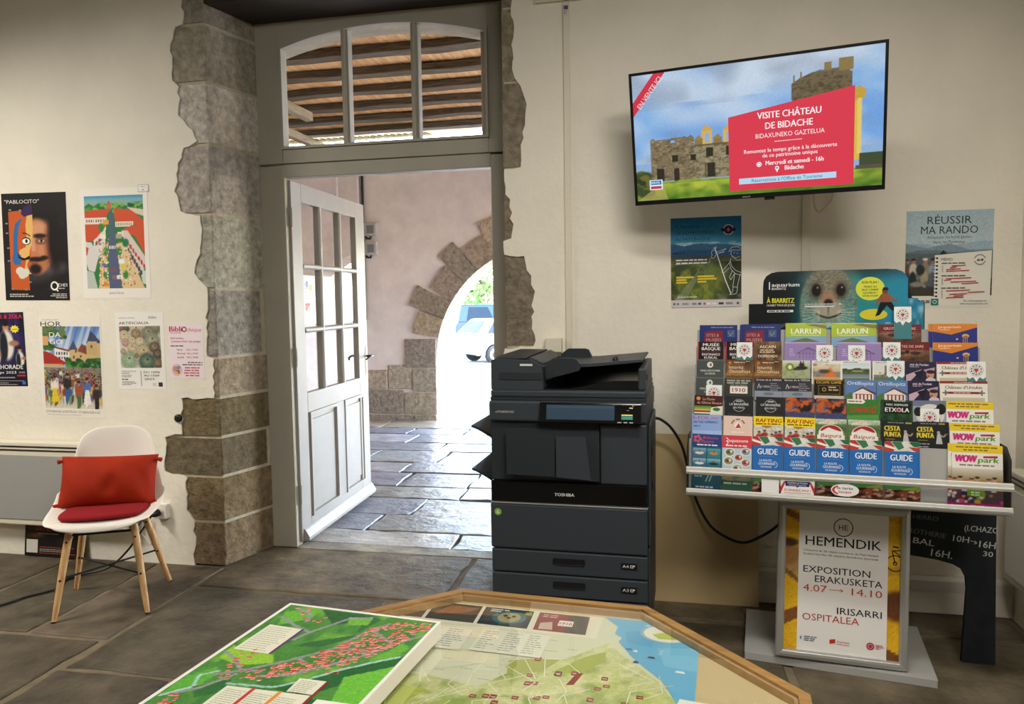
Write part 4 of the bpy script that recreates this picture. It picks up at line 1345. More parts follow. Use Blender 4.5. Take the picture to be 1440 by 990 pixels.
for i, j, t in ((0, 2, .46), (1, 3, .44)):
    b.tube([at(i, t), at(j, t)], .0048, BLACKMETAL, 8)
for i, j in ((0, 1), (2, 3), (0, 3), (1, 2)):
    b.tube([at(i, .93), at(j, .93)], .006, BLACKMETAL, 8)
for i in range(4):
    b.tube([at(i, .78), (tops[i][0]*.8, tops[i][1]*.8, .412)], .007, BLACKMETAL, 8)
b.build('metal_brace', ch)

def cushion(mb, W, D, T, mat, n=26, pull=.04, e=.42):
    """stuffed cushion in the xy plane, thickness along z."""
    def top(sg):
        def fn(u, v):
            a, c = 2*u-1, 2*v-1
            t = max(0, (1-a*a))**e*max(0, (1-c*c))**e
            k = 1-pull*(1-abs(a)**2)*(abs(c)**4)
            k2 = 1-pull*(1-abs(c)**2)*(abs(a)**4)
            wr = (.004*math.sin(a*7+c*4)+.010*math.exp(-((a-.1)/.12)**2)*math.sin(c*5)+.012*math.sin(c*4+a*15)*abs(a)**3+.008*math.sin(a*13+1)*abs(c)**3)*t
            return Vector((a*W/2*k2, c*D/2*k, sg*(T/2*t+.0008)+wr))
        return fn
    mb.surf(top(1), n, n, mat)
    mb.surf(top(-1), n, n, mat)
VELVET = plain('orange_red_velvet', '#9c2609', .8, spec=.2, mottle=.12, mscale=9)
REDCLOTH = plain('brick_red_cloth', '#8c2024', .85, spec=.1, bump=(300, .15))
# flat seat pad
b = MB()
def padpt(sg):
    def fn(u, v):
        a, c = 2*u-1, 2*v-1
        # square-to-squircle
        x, y = a*math.sqrt(1-c*c*.30), c*math.sqrt(1-a*a*.30)
        t = max(0, 1-max(abs(a), abs(c))**6)**.5
        return Vector((x*.19, y*.175, sg*.017*t))
    return fn
b.surf(padpt(1), 24, 24, REDCLOTH); b.surf(padpt(-1), 24, 24, REDCLOTH)
o = b.build('seat_pad', None, merge=True)
o.matrix_world = CH @ Matrix.Translation((0, -.035, .4555)) @ Matrix.Rotation(math.radians(-1.5), 4, 'X')
tag(o, 'flat brick red seat pad lying on the white chair', 'cushion')
pr = thing('throw_pillow', 'orange red velvet pillow with corner tassels leaning on the chair back', 'pillow')
pr.matrix_world = CH @ Matrix.Translation((-.005, .062, .572)) @ Matrix.Rotation(math.radians(2.2), 4, 'Y') @ Matrix.Rotation(math.radians(68), 4, 'X')
b = MB(); cushion(b, .43, .25, .17, VELVET, e=.55); b.build('pillow_cover', pr, merge=True)
for sx in (-1, 1):
    for sy in (-1, 1):
        b = MB()
        c = Vector((sx*.202, sy*.104, 0))
        dr = Vector((sx*.8, sy*.1-.35, .25)).normalized()
        b.lathe([(.004, 0), (.008, .005), (.006, .010), (.009, .017), (.011, .030), (.005, .032)], c, dr, VELVET, 12)
        b.build('tassel', pr)

# ================================================================ COPIER
CD = plain('charcoal_plastic', '#33393f', .5, spec=.4, bump=(400, .03))
CD2 = plain('dark_charcoal_plastic', '#262b30', .5, spec=.4)
CB = plain('glossy_black_panel', '#0c0d0f', .18, spec=.5)
CW = plain('pale_label_ink', '#d8d8d6', .5)
LCD = plain('copier_display', '#2b3a4a', .12, spec=.6)
cp = thing('photocopier', 'black multifunction photocopier with a document feeder and finisher trays', 'photocopier', (-.38, -.415, 0), (0, 0, math.radians(-1.3)))
FYc = -.295
b = MB(); b.box(-.29, .29, -.275, .275, .03, .06, CD2)
for sx in (-.24, .24):
    for sy in (-.22, .22):
        b.cyl((sx-.015, sy, .022), (sx+.015, sy, .022), .022, .022, BLACKPLASTIC, 14)
b.build('caster_base', cp)
b = MB()
b.box(-.305, .305, FYc+.012, .295, .06, .94, CD2)
b.build('cabinet', cp, bevel=.006)
def drawer(z0, z1, handle, name='paper_drawer'):
    b = MB(); b.box(-.31, .308, FYc-.012, FYc+.011, z0, z1, CD)
    o = b.build(name, cp, bevel=.006)
    if handle:
        zc = z0+(z1-z0)*.58
        q = MB(); q.prism([(-.058, zc-.014), (.062, zc-.014), (.066, zc-.008), (.066, zc+.010), (.062, zc+.014), (-.058, zc+.014), (-.062, zc+.010), (-.062, zc-.008)], FYc-.0142, FYc-.0125, 'y', BLACKPLASTIC)
        q.box(-.055, .058, FYc-.0155, FYc-.0143, zc-.012, zc-.009, CD2)
        q.build('handle_recess', o)
        p = Print(.062, .026, '#141518', t=.0012)
        p.text(handle, .006, .008, .0115, '#d8d8d6', w=.024, bold=.6)
        p.poly([(.036, .008), (.048, .008), (.048, .014), (.054, .014), (.054, .019), (.036, .019)], '#d8d8d6')
        p.poly([(.039, .010), (.045, .010), (.045, .0165), (.039, .0165)], '#141518')
        p.put('size_label', (.205, FYc-.0125, zc-.015), parent=o)
    return o
drawer(.065, .238, None, 'base_panel')
drawer(.242, .330, 'A3')
drawer(.334, .426, 'A4')
b = MB(); b.box(-.312, .308, FYc-.014, FYc+.011, .430, .612, CD); fd = b.build('front_door', cp, bevel=.007)
p = Print(.03, .03, '#2b2e33', t=.0003, base=False)
p.ell2(.0, .0, .0145, .0145, '#77a838', 24); p.ring(0, 0, .0115, .001, '#a9cf72'); p.bars(-.007, .002, .014, 2, .006, .003, '#dfeccb', 3, 'c', .9); p.ring(0, -.001, .006, .0012, '#dfeccb', 12, 200, 340)
o = p.put('round_sticker', (-.281, FYc-.0145, .577), parent=fd)
tag(o, 'round green sticker')
b = MB(); b.box(-.311, .309, FYc-.016, FYc+.011, .6125, .617, ALU); b.build('silver_strip', cp, bevel=.0015)
b = MB(); b.box(-.309, .307, FYc-.011, FYc+.011, .6175, .702, CB); gp = b.build('gloss_panel', cp, bevel=.004)
p = Print(.08, .02, '#0c0d0f', base=False, mat=PRINT)
p.text('TOSHIBA', 0, 0, .0125, '#d4d4d2', w=.078, bold=1.4)
p.put('maker_mark', (-.052, FYc-.0112, .650), parent=gp)
# finisher block in the output bay
b = MB()
b.box(-.308, .120, FYc+.004, FYc+.010, .705, .938, CD2); b.build('output_bay', cp)
b = MB()
b.prism([(-.245, .722), (.125, .715), (.125, .912), (-.245, .912)], FYc-.020, FYc+.003, 'y', CD2)
fi = b.build('finisher', cp, bevel=.012)
b = MB(); b.prism([(-.238, .735), (-.046, .730), (-.046, .888), (-.238, .892)], FYc-.034, FYc-.0205, 'y', CD2); b.build('finisher_cover', fi, bevel=.010)
b = MB(); b.prism([(-.040, .730), (.095, .722), (.075, .888), (-.040, .888)], FYc-.036, FYc-.0205, 'y', CD); b.build('finisher_cover', fi, bevel=.012)
b = MB()
b.box(.128, .306, FYc-.010, FYc+.011, .703, .938, CD); b.build('right_panel', cp, bevel=.006)
def tray(z, L, zt):
    b = MB()
    n = 8
    top = [(-.309-L*k/n*.8, z-.052*(1-k/n)**1.3) for k in range(n+1)]
    prof = top+[(q[0], q[1]-.010-.006*(1-i/n)) for i, q in reversed(list(enumerate(top)))]
    b.prism(prof, -.20, .14, 'y', CD2)
    b.build('output_tray', cp, bevel=.002)
tray(.905, .135, 0)
tray(.725, .135, 0)
# control panel
b = MB(); b.box(-.312, .308, FYc-.016, .29, .942, 1.023, CD); b.build('scanner_body', cp, bevel=.008)
b = MB(); b.prism([(FYc-.045, .944), (FYc-.0165, .938), (FYc-.0165, 1.021), (FYc-.027, 1.021)], -.102, .285, 'x', CB)
pnl = b.build('control_panel', cp, bevel=.005)
ta = math.atan2(.019, .085)
p = Print(.37, .075, '#0b0c0e', t=.0005, base=False, mat=GLOSS)
p.rect(.018, .012, .262, .056, '#33475a'); p.rect(.018, .056, .262, .012, '#3d5266')
p.rect(.306, .030, .042, .006, '#d8b84a'); p.rect(.306, .016, .042, .012, '#3f9a8e'); p.rect(.306, .030, .042, .003, '#e9e2b8')
for i in range(3):
    p.rect(.292+.022*i, .003, .014, .004, '#b8b8b6')
p.rect(.335, .058, .014, .004, '#d8d8d0'); p.rect(.346, .066, .006, .003, '#d8c23a'); p.rect(.325, .050, .01, .002, '#9a9a98')
p.put('screen', (-.094, FYc-.0445, .946), (-ta, 0, 0), parent=pnl)
p = Print(.1, .02, base=False)
p.text('e-STUDIO2515AC', 0, 0, .0085, '#c9c9c7', w=.075, bold=.4)
p.put('model_mark', (-.283, FYc-.0165, .976), parent=cp)
b = MB(); b.box(-.308, .304, FYc-.004, .285, 1.0235, 1.037, CD2); b.build('scanner_gap', cp, bevel=.002)
# document feeder
b = MB(); b.box(-.306, .302, FYc-.008, .27, 1.0375, 1.064, CD); b.build('platen_lid', cp, bevel=.006)
b = MB()
b.prism([(-.303, 1.065), (-.303, 1.176), (-.297, 1.186), (-.145, 1.182), (-.098, 1.160), (-.093, 1.065)], FYc-.004, .20, 'y', CD)
ad = b.build('feeder_cover', cp, bevel=.008)
b = MB(); b.prism([(FYc+.02, 1.1865), (.20, 1.1865), (.185, 1.194), (FYc+.06, 1.194)], -.290, -.165, 'x', CD2); b.build('feeder_lid', cp, bevel=.006)
b = MB(); b.prism([(-.160, 1.1845), (-.098, 1.164), (-.098, 1.168), (-.150, 1.192)], FYc+.03, .18, 'y', CD); b.build('feeder_slope', cp, bevel=.003)
b = MB(); b.box(-.27, -.10, FYc-.0065, FYc-.0045, 1.105, 1.135, CD2); b.build('grip_recess', ad, bevel=.001)
b = MB(); b.box(-.185, -.135, FYc-.0058, FYc-.0045, 1.160, 1.168, CW); b.build('paper_label', ad, bevel=.0005)
b = MB()
b.prism([(-.060, 1.148), (.08, 1.152), (.285, 1.172), (.290, 1.178), (.285, 1.182), (.08, 1.164), (-.060, 1.160)], FYc+.06, .18, 'y', CD)
b.prism([(-.060, 1.149), (.02, 1.150), (-.092, 1.095), (-.092, 1.110)], FYc+.06, .18, 'y', CD)
dt = b.build('document_tray', cp, bevel=.004)
for y, h in ((FYc+.02, 0), (.10, .012)):
    b = MB(); b.prism([(-.088, 1.105), (.045, 1.140), (.052, 1.160), (.034, 1.184+h), (.020, 1.189+h), (-.055, 1.189+h), (-.088, 1.165+h)], y, y+.022, 'y', CD2)
    b.build('paper_guide', dt, bevel=.006)
b = MB(); b.ell((.175, FYc+.13, 1.176), (.012, .014, .012), BLACKPLASTIC); b.build('tray_knob', dt)
b = MB()
pr_ = [(-.09, 1.065)]+[(-.09+.36*k/12, 1.068+.034*(1/(1+math.exp(-(k-6)*.9)))) for k in range(13)]+[(.27, 1.065)]
b.prism(pr_, FYc+.03, .20, 'y', CB)
b.build('output_slope', cp)
b = MB(); b.box(.272, .300, FYc+.02, .25, 1.065, 1.150, CD); b.box(-.105, .272, .205, .25, 1.065, 1.150, CD2); b.build('feeder_end', cp, bevel=.006)
b = MB(); b.box(.3005, .3035, FYc+.08, FYc+.13, 1.10, 1.12, BLACKPLASTIC); b.build('feeder_latch', cp)
# right flank details
b = MB()
b.box(.3055, .318, FYc+.05, .20, .45, .93, CD)
b.build('side_door', cp, bevel=.006)
b = MB(); b.box(.3055, .315, FYc+.03, .25, .08, .44, CD); b.build('side_door', cp, bevel=.006)
b = MB(); b.box(.3185, .3215, FYc+.09, FYc+.22, .80, .835, BLACKPLASTIC); b.box(.3185, .3215, FYc+.12, FYc+.19, .66, .69, BLACKPLASTIC); b.build('side_grip', cp)

# power cable of the copier
def spline(pts, n=6):
    out = []
    for i in range(len(pts)-1):
        p0, p1, p2, p3 = [Vector(pts[max(0, min(len(pts)-1, i+k))]) for k in (-1, 0, 1, 2)]
        for k in range(n):
            t = k/n
            out.append(0.5*((2*p1)+(p2-p0)*t+(2*p0-5*p1+4*p2-p3)*t*t+(3*p1-p0-3*p2+p3)*t**3))
    out.append(Vector(pts[-1]))
    return out
b = MB()
b.tube(spline([(-.066, -.135, .872), (-.034, -.125, .863), (.014, -.12, .821), (.062, -.12, .734), (.093, -.12, .604), (.125, -.12, .49), (.182, -.12, .383), (.257, -.12, .328), (.328, -.12, .308), (.39, -.12, .331), (.466, -.11, .38), (.56, -.05, .45), (.60, -.03, .46)]), .0065, BLACKPLASTIC, 8)
tag(b.build('power_cable'), 'black power cable hanging from the photocopier to behind the framed poster', 'cable')

# hardboard sheet leaning on the wall
HB = plain('beige_hardboard', '#c2ab7e', .7, spec=.2, mottle=.05, mscale=4)
b = MB()
b.prism([(-.088, .0), (-.083, .0), (-.006, .778), (-.011, .778)], -.62, .402, 'x', HB)
tag(b.build('hardboard_sheet'), 'plain beige hardboard sheet leaning on the wall behind the photocopier', 'board')

# cable trunking
b = MB(); b.box(-.482, -.452, -.016, -.0002, .79, 2.80, CREAMPLASTIC)
tag(b.build('cable_trunking', bevel=.003), 'vertical cream cable trunking beside the doorway stones', 'trunking', 'cable trunking')
b = MB(); b.box(-.615, 1.40, -.020, -.0002, 2.803, 2.843, CREAMPLASTIC)
tag(b.build('cable_trunking', bevel=.003), 'horizontal cream cable trunking along the top of the wall', 'trunking', 'cable trunking')
b = MB(); b.box(.582, .618, -.012, -.0002, .17, 1.98, CREAMPLASTIC)
tag(b.build('cable_trunking', bevel=.003), 'cream cable trunking running down behind the television', 'trunking', 'cable trunking')
b = MB(); b.box(-.58, -.50, -.045, -.0002, 1.165, 1.235, CREAMPLASTIC)
tag(b.build('junction_box', bevel=.005), 'cream junction box on the wall behind the photocopier', 'junction box')
p = Print(.028, .05, '#d8d2c4', t=.0005)
p.rect(.004, .026, .02, .018, '#5a5a70'); p.bars(.004, .018, .02, 3, .006, .003, '#8a8680', 2)
o = p.put('paper_tag', (-.481, -.0165, 2.735)); tag(o, 'small printed tag stuck at the top of the vertical trunking', 'label')

# ================================================================ TELEVISION
TVW, TVH = .97, .54
tv = thing('television', 'flat screen television on a wall arm showing a ruined castle', 'television')
up_t = .205
TM = Matrix.Translation((.325, -.40, 2.084)) @ Matrix.Rotation(-.193, 4, 'Z') @ Matrix.Rotation(up_t, 4, 'X') @ Matrix.Rotation(-.003, 4, 'Y')
tv.matrix_world = TM
b = MB(); b.box(-TVW/2, TVW/2, .0, .028, -TVH/2, TVH/2, BLACKPLASTIC); b.box(-.30, .30, .0285, .06, -.2, .14, BLACKPLASTIC); b.build('housing', tv, bevel=.005)
b = MB()
bz = .011
for q in ((-TVW/2, TVW/2, TVH/2-bz, TVH/2), (-TVW/2, TVW/2, -TVH/2, -TVH/2+bz+.007), (-TVW/2, -TVW/2+bz, -TVH/2+bz+.007, TVH/2-bz), (TVW/2-bz, TVW/2, -TVH/2+bz+.007, TVH/2-bz)):
    b.box(q[0], q[1], -.006, -.0004, q[2], q[3], plain('bezel_black', '#0e0e10', .3))
b.build('bezel', tv)
sw, sh = TVW-2*bz, TVH-2*bz-.007
p = Print(sw, sh, '#8fa8c4', t=.0008, mat=SCREEN)
c = Pic(300, 170, '#8fb0d6', 21)
c.grad(1, '#8fb4dd', .35, '#7fb2ea')
c.cloud(3, '#dfe4ea', .7, .45, 1, .35, .75); c.cloud(5, '#8a96ab', .6, .72, 1, .45, .8); c.cloud(4, '#5f93d8', .6, .3, .75, .4, .75); c.cloud(7, '#c6d4e6', .5, .3, 1, .5, .8); c.cloud(6, '#7a86a0', .5, .3, .55, .5, .8)
c.ridge(.14, .02, 12, '#5a6a3a', 3)
def ruin(x, y, w_, h_, col, dark, seed):
    rr = np.random.RandomState(seed)
    n = 14
    top = [(x+w_*i/n, y+h_+rr.uniform(-.012, .012)) for i in range(n+1)]
    c.poly([(x, y)]+top+[(x+w_, y)], col)
ruin(.07, .155, .19, .335, '#7d6f55', 0, 1)
ruin(.26, .155, .17, .27, '#8f8468', 0, 2)
c.rect(.24, .405, .20, .012, '#5f563f')
m0 = ((c.X > .07) & (c.X < .43) & (c.Y > .155) & (c.Y < np.where(c.X < .26, .48, .405)))
c.mix(m0*np.clip((c.fld(110)*.5+c.fld(60)*.5-.48)*4, 0, 1), '#4d4430', .6); c.mix(m0*np.clip((c.fld(120)-.6)*4, 0, 1), '#b5a680', .6)
for q in ((.16, .44, .018, .03), (.165, .30, .026, .05), (.245, .30, .022, .045), (.31, .32, .03, .07), (.315, .16, .032, .11), (.17, .14, .024, .105), (.095, .155, .03, .10), (.395, .32, .02, .07)):
    c.rect(*q, '#2f2a20')
c.rect(.16, .445, .018, .025, '#8fb0d6')
c.rect(.305, .165, .006, .10, '#5a5038')
for x, h in ((.295, .13), (.385, .12)):
    c.rect(x, .42, .042, h-.03, '#d8b25a'); c.rect(x+.011, .43, .020, .07, '#8fb0d6'); c.poly([(x-.004, .42+h-.03), (x+.046, .42+h-.03), (x+.021, .42+h+.015)], '#d0a850')
for x in (.265, .345):
    c.rect(x, .42, .03, .035, '#8a744a'); c.poly([(x-.004, .455), (x+.034, .455), (x+.015, .49)], '#9a8048')
# keep on the right
c.poly([(.66, .62), (.655, .79), (.69, .83), (.74, .86), (.80, .87), (.85, .87), (.885, .83), (.885, .60)], '#6f6248')
for q in ((.662, .79, .008, .06), (.69, .82, .008, .05), (.78, .86, .025, .06), (.835, .85, .05, .085)):
    c.rect(*q, '#8a7648')
m1 = ((c.X > .66) & (c.X < .885) & (c.Y > .6) & (c.Y < .79+.08*np.sin((c.X-.66)/.225*math.pi)))
c.mix(m1*np.clip((c.fld(110)*.6+c.fld(50)*.4-.45)*3, 0, 1), '#3c3424', .7)
c.rect(.885, .20, .03, .48, '#d9b84a'); c.poly([(.885, .62), (.93, .64), (.935, .70), (.91, .73), (.885, .70)], '#c4a040'); c.rect(.905, .24, .016, .40, '#ecd076', .7)
c.ridge(.145, .015, 9, '#8aa03a', 4); c.grad(.13, '#a9b83c', 0, '#4f7a22'); c.cloud(14, '#d0cc4a', .5, 0, .13); c.cloud(18, '#35601c', .6, 0, .14)
c.dots(40, ['#3a4a24', '#55602a', '#2c3a1e', '#6f6a34'], 0, .06, .05, .22, (.012, .03), 1.2)
c.poly([(0, 0), (.05, .06), (.10, .13), (.12, .12), (.14, 0)], '#b5a860', .7)
c.rect(.915, .155, .1, .09, '#3f4a30'); c.rect(.90, .13, .1, .03, '#5a5040'); c.ridge(.12, .02, 5, '#7f9a2c', 9, 0)
c.grain(.012)
p.img(0, 0, sw, sh, c)
RED = '#dc3a4e'
def S(a, q):
    return (a*sw, q*sh)
p.poly([S(0, .68), S(.145, 1.0), S(.095, 1.0), S(0, .79)], '#d23348')
ang_ = math.degrees(math.atan2(.32*sh, .145*sw))
p.text('EN VENTE ICI', .034*sw, .735*sh, .022, '#f2dfe0', w=.145, rot=ang_)
p.poly([S(.405, .03), S(.895, .02), S(.895, .735), S(.405, .60)], RED)
p.text('VISITE CHÂTEAU', .647*sw, .565*sh, .026, '#fbeff0', w=.235, al='c', bold=1.0)
p.text('DE BIDACHE', .647*sw, .485*sh, .026, '#fbeff0', w=.175, al='c', bold=1.0)
p.text('BIDAXUNEKO GAZTELUA', .650*sw, .420*sh, .018, '#fbeff0', w=.255, al='c')
for i in range(16):
    p.ell2((.593+.0068*i)*sw, .387*sh, .0022, .0022, '#fbeff0', 6)
p.text('Remontez le temps grâce à la découverte', .650*sw, .312*sh, .0155, '#fbeff0', w=.345, al='c', bold=.5)
p.text('de ce patrimoine unique', .650*sw, .272*sh, .0155, '#fbeff0', w=.205, al='c', bold=.5)
p.text('Mercredi et samedi - 16h', .668*sw, .212*sh, .0175, '#fbeff0', w=.215, al='c', bold=1.2)
p.text('Bidache', .668*sw, .166*sh, .0175, '#fbeff0', w=.07, al='c', bold=1.2)
p.ell2(.528*sw, .222*sh, .010, .010, '#fbeff0'); p.ring(.528*sw, .222*sh, .006, .0016, '#6a8fc0', 16)
p.ell2(.600*sw, .185*sh, .008, .008, '#fbeff0'); p.poly([(.600*sw-.007, .178*sh), (.600*sw+.007, .178*sh), (.600*sw, .150*sh)], '#fbeff0'); p.ell2(.600*sw, .185*sh, .0032, .0032, '#5a4a6a')
p.rect(.445*sw, .078*sh, .385*sw, .045*sh, '#b5dcf2')
p.text("Réservations à l'Office de Tourisme", .637*sw, .088*sh, .0135, '#2f5f86', w=.265, al='c')
p.rect(.058*sw, .085*sh, .058*sw, .080*sh, '#e9f1f6'); p.rect(.063*sw, .125*sh, .048*sw, .034*sh, '#2f7fb8'); p.rect(.063*sw, .092*sh, .048*sw, .022*sh, '#c23a4a')
p.text('PAYS', .066*sw, .133*sh, .009, '#f2f6f8', w=.035, bold=1)
p.put('screen', (-sw/2, -.0005, -TVH/2+bz+.007), parent=tv)
b = MB(); b.box(.045, .085, -.001, .012, -TVH/2-.012, -TVH/2-.0005, BLACKPLASTIC); b.build('sensor_foot', tv, bevel=.003)
p = Print(.03, .008, base=False); p.bars(0, 0, .03, 1, .01, .004, '#8a8a8c', 2, lo=.99); p.put('maker_mark', (-.04, -.0062, -TVH/2+.005), parent=tv)
ba = thing('tv_bracket', 'black folding wall arm behind the television', 'bracket', (0, 0, 0))
b = MB(); b.box(.27, .39, -.012, -.0003, 1.98, 2.22, BLACKMETAL); b.build('wall_plate', ba, bevel=.003)
b = MB()
b.tube([(.33, -.015, 2.10), (.46, -.15, 2.10), (.345, -.318, 2.095)], .018, BLACKMETAL, 10)
b.build('folding_arm', ba)
b = MB(); b.tube(spline([(.60, -.0125, 1.90), (.60, -.10, 1.88), (.598, -.19, 1.845), (.602, -.20, 1.793), (.62, -.20, 1.768), (.647, -.20, 1.791), (.667, -.22, 1.825), (.66, -.27, 1.90)]), .004, CREAMPLASTIC, 8)
tag(b.build('television_cable'), 'cream cable looping out under the television', 'cable')

# ================================================================ POSTERS ON THE RIGHT OF THE BACK WALL
p = Print(.315, .412, '#dcd6d6')
c = Pic(110, 140, '#1c6f9c', 61)
c.grad(1, '#17618f', .68, '#3f8fb5'); c.grad(.68, '#6fa8c0', .60, '#dfe6ea')
c.cloud(7, '#e9eef0', .7, .58, .70, .45, .7); c.ridge(.655, .07, 5, '#2f6187', 4); c.ridge(.60, .05, 4, '#28507a', 7)
c.mix((c.Y < .53).astype(float), '#5a5f4a'); c.grad(.53, '#46443c', .44, '#59652f'); c.grad(.44, '#66763a', 0, '#5a6626')
c.cloud(6, '#2f3a1c', .8, 0, .46, .4, .7); c.cloud(12, '#a3a53a', .5, 0, .40, .5, .75); c.mix(((c.X > .62) & (c.Y < .46)).astype(float)*np.clip((c.X-.6)/.3, 0, 1), '#23281a', .8)
c.poly([(.22, 0), (.36, .22), (.42, .40), (.34, .30), (.05, 0)], '#8f9a78', .5); c.cloud(8, '#b8b6a4', .6, 0, .07); c.grain(.03)
p.img(0, .034, .315, .378, c)
p.text('Chemins', .022, .365, .016, '#1f3a52', w=.105); p.text('DE COMPOSTELLE', .022, .336, .0145, '#1f3a52', w=.170); p.text('AU PAYS BASQUE', .022, .308, .0145, '#1f3a52', w=.155)
p.text('KONPOSTELAKO BIDEAK EUSKAL HERRIAN', .024, .292, .006, '#d8e4ea', w=.195)
p.bars(.010, .248, .06, 1, .01, .005, '#2a2f30', 2)
p.poly([(.222, .352), (.258, .380), (.294, .352), (.258, .322)], '#3a2244'); p.ring(.258, .351, .022, .0045, '#cfc8d8', 22, 20, 160); p.ring(.258, .351, .022, .0045, '#cfc8d8', 22, 200, 340); p.ell2(.258, .351, .006, .008, '#b88a4a', 10)
p.line([(.018, .198), (.176, .205), (.176, .225)], .0012, '#d8dcd8'); p.bars(.024, .215, .14, 2, .014, .006, '#e3e6e0', 6, lo=.95)
for i, (a, q) in enumerate(((.08, .075), (.046, .085))):
    p.rect(.024, .135-.012*i, a, .008, '#d9c23a'); p.rect(.120, .138-.012*i, q, .008, '#d9c23a')
p.rect(.024, .111, .05, .008, '#d9c23a'); p.rect(.120, .113, .04, .008, '#d9c23a')
p.bars(.03, .046, .09, 1, .01, .004, '#d8dcd4', 4, lo=.97)
LN = '#dfe6e6'
def fig(pts, wd=.0016):
    p.line([(a, q) for a, q in pts], wd, LN)
fig([(.196, .272), (.205, .25), (.245, .12), (.268, .062)], .004)
fig([(.190, .268), (.205, .276), (.20, .262)]); fig([(.186, .235), (.182, .25), (.19, .262), (.20, .255), (.204, .24), (.196, .226), (.184, .222), (.182, .235)])
fig([(.206, .252), (.225, .258), (.248, .266), (.236, .255), (.212, .245), (.24, .250)])
fig([(.262, .258), (.275, .272), (.300, .272), (.312, .262)]); fig([(.258, .252), (.278, .258), (.312, .256)]); fig([(.272, .256), (.268, .24), (.276, .226), (.292, .222), (.308, .228)])
fig([(.280, .244), (.286, .246)]); fig([(.294, .242), (.300, .244)]); fig([(.276, .232), (.288, .216), (.30, .210), (.312, .214)])
fig([(.270, .222), (.262, .20), (.236, .170), (.228, .158), (.238, .155), (.262, .178)]); fig([(.265, .21), (.275, .18), (.29, .165), (.312, .155)]); fig([(.262, .20), (.27, .17), (.288, .15), (.312, .142)])
fig([(.276, .165), (.262, .135), (.268, .122), (.284, .150)]); fig([(.285, .152), (.280, .11), (.276, .09), (.296, .088), (.303, .12), (.310, .15)]); fig([(.278, .088), (.276, .068), (.262, .055), (.290, .058), (.296, .07), (.297, .088)])
p.rect(0, .0, .315, .034, '#cfc8c6')
for i, (x, wd, cc) in enumerate(((.010, .010, '#6a6a70'), (.026, .010, '#7a7a80'), (.05, .03, '#9a9aa0'), (.095, .02, '#8a8a90'), (.122, .014, '#5a5a78'), (.146, .010, '#b8604a'), (.160, .02, '#e6e3e0'), (.184, .02, '#e6e3e0'), (.214, .022, '#4a4238'), (.246, .03, '#8a8a8c'), (.294, .010, '#4a4a5a'))):
    p.rect(x, .011, wd, .010, cc)
hang(p, 'poster', .167, 1.578, 'blue and green walking poster with a white outline pilgrim under the television', rot=.4, group='posters on the right of the wall')

p = Print(.345, .42, '#e6e3da')
c = Pic(110, 134, '#a9c0c8', 66)
c.grad(1, '#a5bcc4', .55, '#b9cad0'); c.ridge(.60, .08, 5, '#9db4c0', 3); c.ridge(.58, .10, 4, '#7f95a2', 6); c.ridge(.54, .06, 6, '#6a7a80', 9); c.mix((c.Y < .50).astype(float), '#5c686a'); c.cloud(6, '#3f4a48', .6, .2, .5); c.cloud(9, '#7d8a68', .5, .12, .36)
c.mix((c.Y < .20).astype(float), '#3f3d34'); c.cloud(12, '#8a8a78', .7, .10, .24)
for x, s_, c1, c2 in ((.03, .8, '#6a4a3f', '#2f3a4a'), (.10, 1.05, '#c9c4b4', '#2a2f3a'), (.235, 1.15, '#8f8470', '#a89a7c'), (.32, .95, '#8fa0b4', '#5a6478')):
    c.ell(x, .31*1.0, .045*s_, .075*s_, c1, 1, .15); c.ell(x-.005, .20, .038*s_, .085*s_, c2, 1, .15); c.ell(x+.005, .405*1.0+.02*(s_-1), .022*s_, .022*s_, '#a87a5c', 1, .2); c.ell(x, .43+.02*(s_-1), .027*s_, .013*s_, ['#4a2f24', '#3a2a22', '#dcd8cc', '#2f2622'][int(x*10) % 4], 1, .2)
c.ell(.18, .31, .05, .06, '#2f3430', 1, .2); c.ell(.14, .14, .08, .03, '#8a8a80', 1, .3); c.ell(.31, .15, .09, .035, '#5a6068', 1, .3)
for k in range(5):
    c.poly([(.44-.05-.012*k, .48-.045*k), (.44+.05+.012*k, .48-.045*k), (.44, .54-.045*k)], '#26302c')
c.grain(.03)
p.img(0, .052, .345, .368, c)
p.rect(0, 0, .345, .052, '#e3e0d2')
p.text('RÉUSSIR', .172, .362, .034, '#2c3434', w=.175, al='c'); p.text('MA RANDO', .172, .320, .034, '#2c3434', w=.225, al='c')
p.text('Adoptons les bons gestes', .172, .300, .012, '#3a4444', w=.175, al='c'); p.text('dans les Pyrénées', .172, .279, .012, '#3a4444', w=.125, al='c')
p.poly([(.118, .012), (.338, .006), (.341, .245), (.118, .228)], '#e9e5d8')
for k in range(12):
    p.ell2(.127, .215-.0165*k, .0045, .0045, '#1d1f1f', 10); p.line([(.108, .217-.0165*k), (.127, .215-.0165*k)], .0022, '#1d1f1f')
p.text('MÉMO', .143, .203, .0125, '#4a4a46', w=.045)
p.ring(.295, .206, .021, .004, '#8a8a84', 26, 15, 165); p.ring(.295, .206, .021, .004, '#8a8a84', 26, 195, 345); p.text('64', .295, .200, .011, '#2a2a2a', w=.024, al='c', bold=2, shear=.2)
for z, rows_ in ((.190, ((.185, .055), (.178, .026), (.163, .058), (.163, .092))), (.136, ((.163, .10), (.157, .028), (.182, .10), (.225, .066))), (.083, ((.165, .094), (.250, .066), (.178, .07), (.195, .04), (.165, .07)))):
    p.bars(.145, z, .10, 1, .01, .005, '#6a6a64', int(z*999), lo=.95)
    for i, (x, wd) in enumerate(rows_):
        p.line([(x, z-.010-.0075*i), (x+wd, z-.007-.0075*i)], .0042, '#b8474a'); p.rect(.146, z-.012-.0075*i, .006, .003, '#8a8a84')
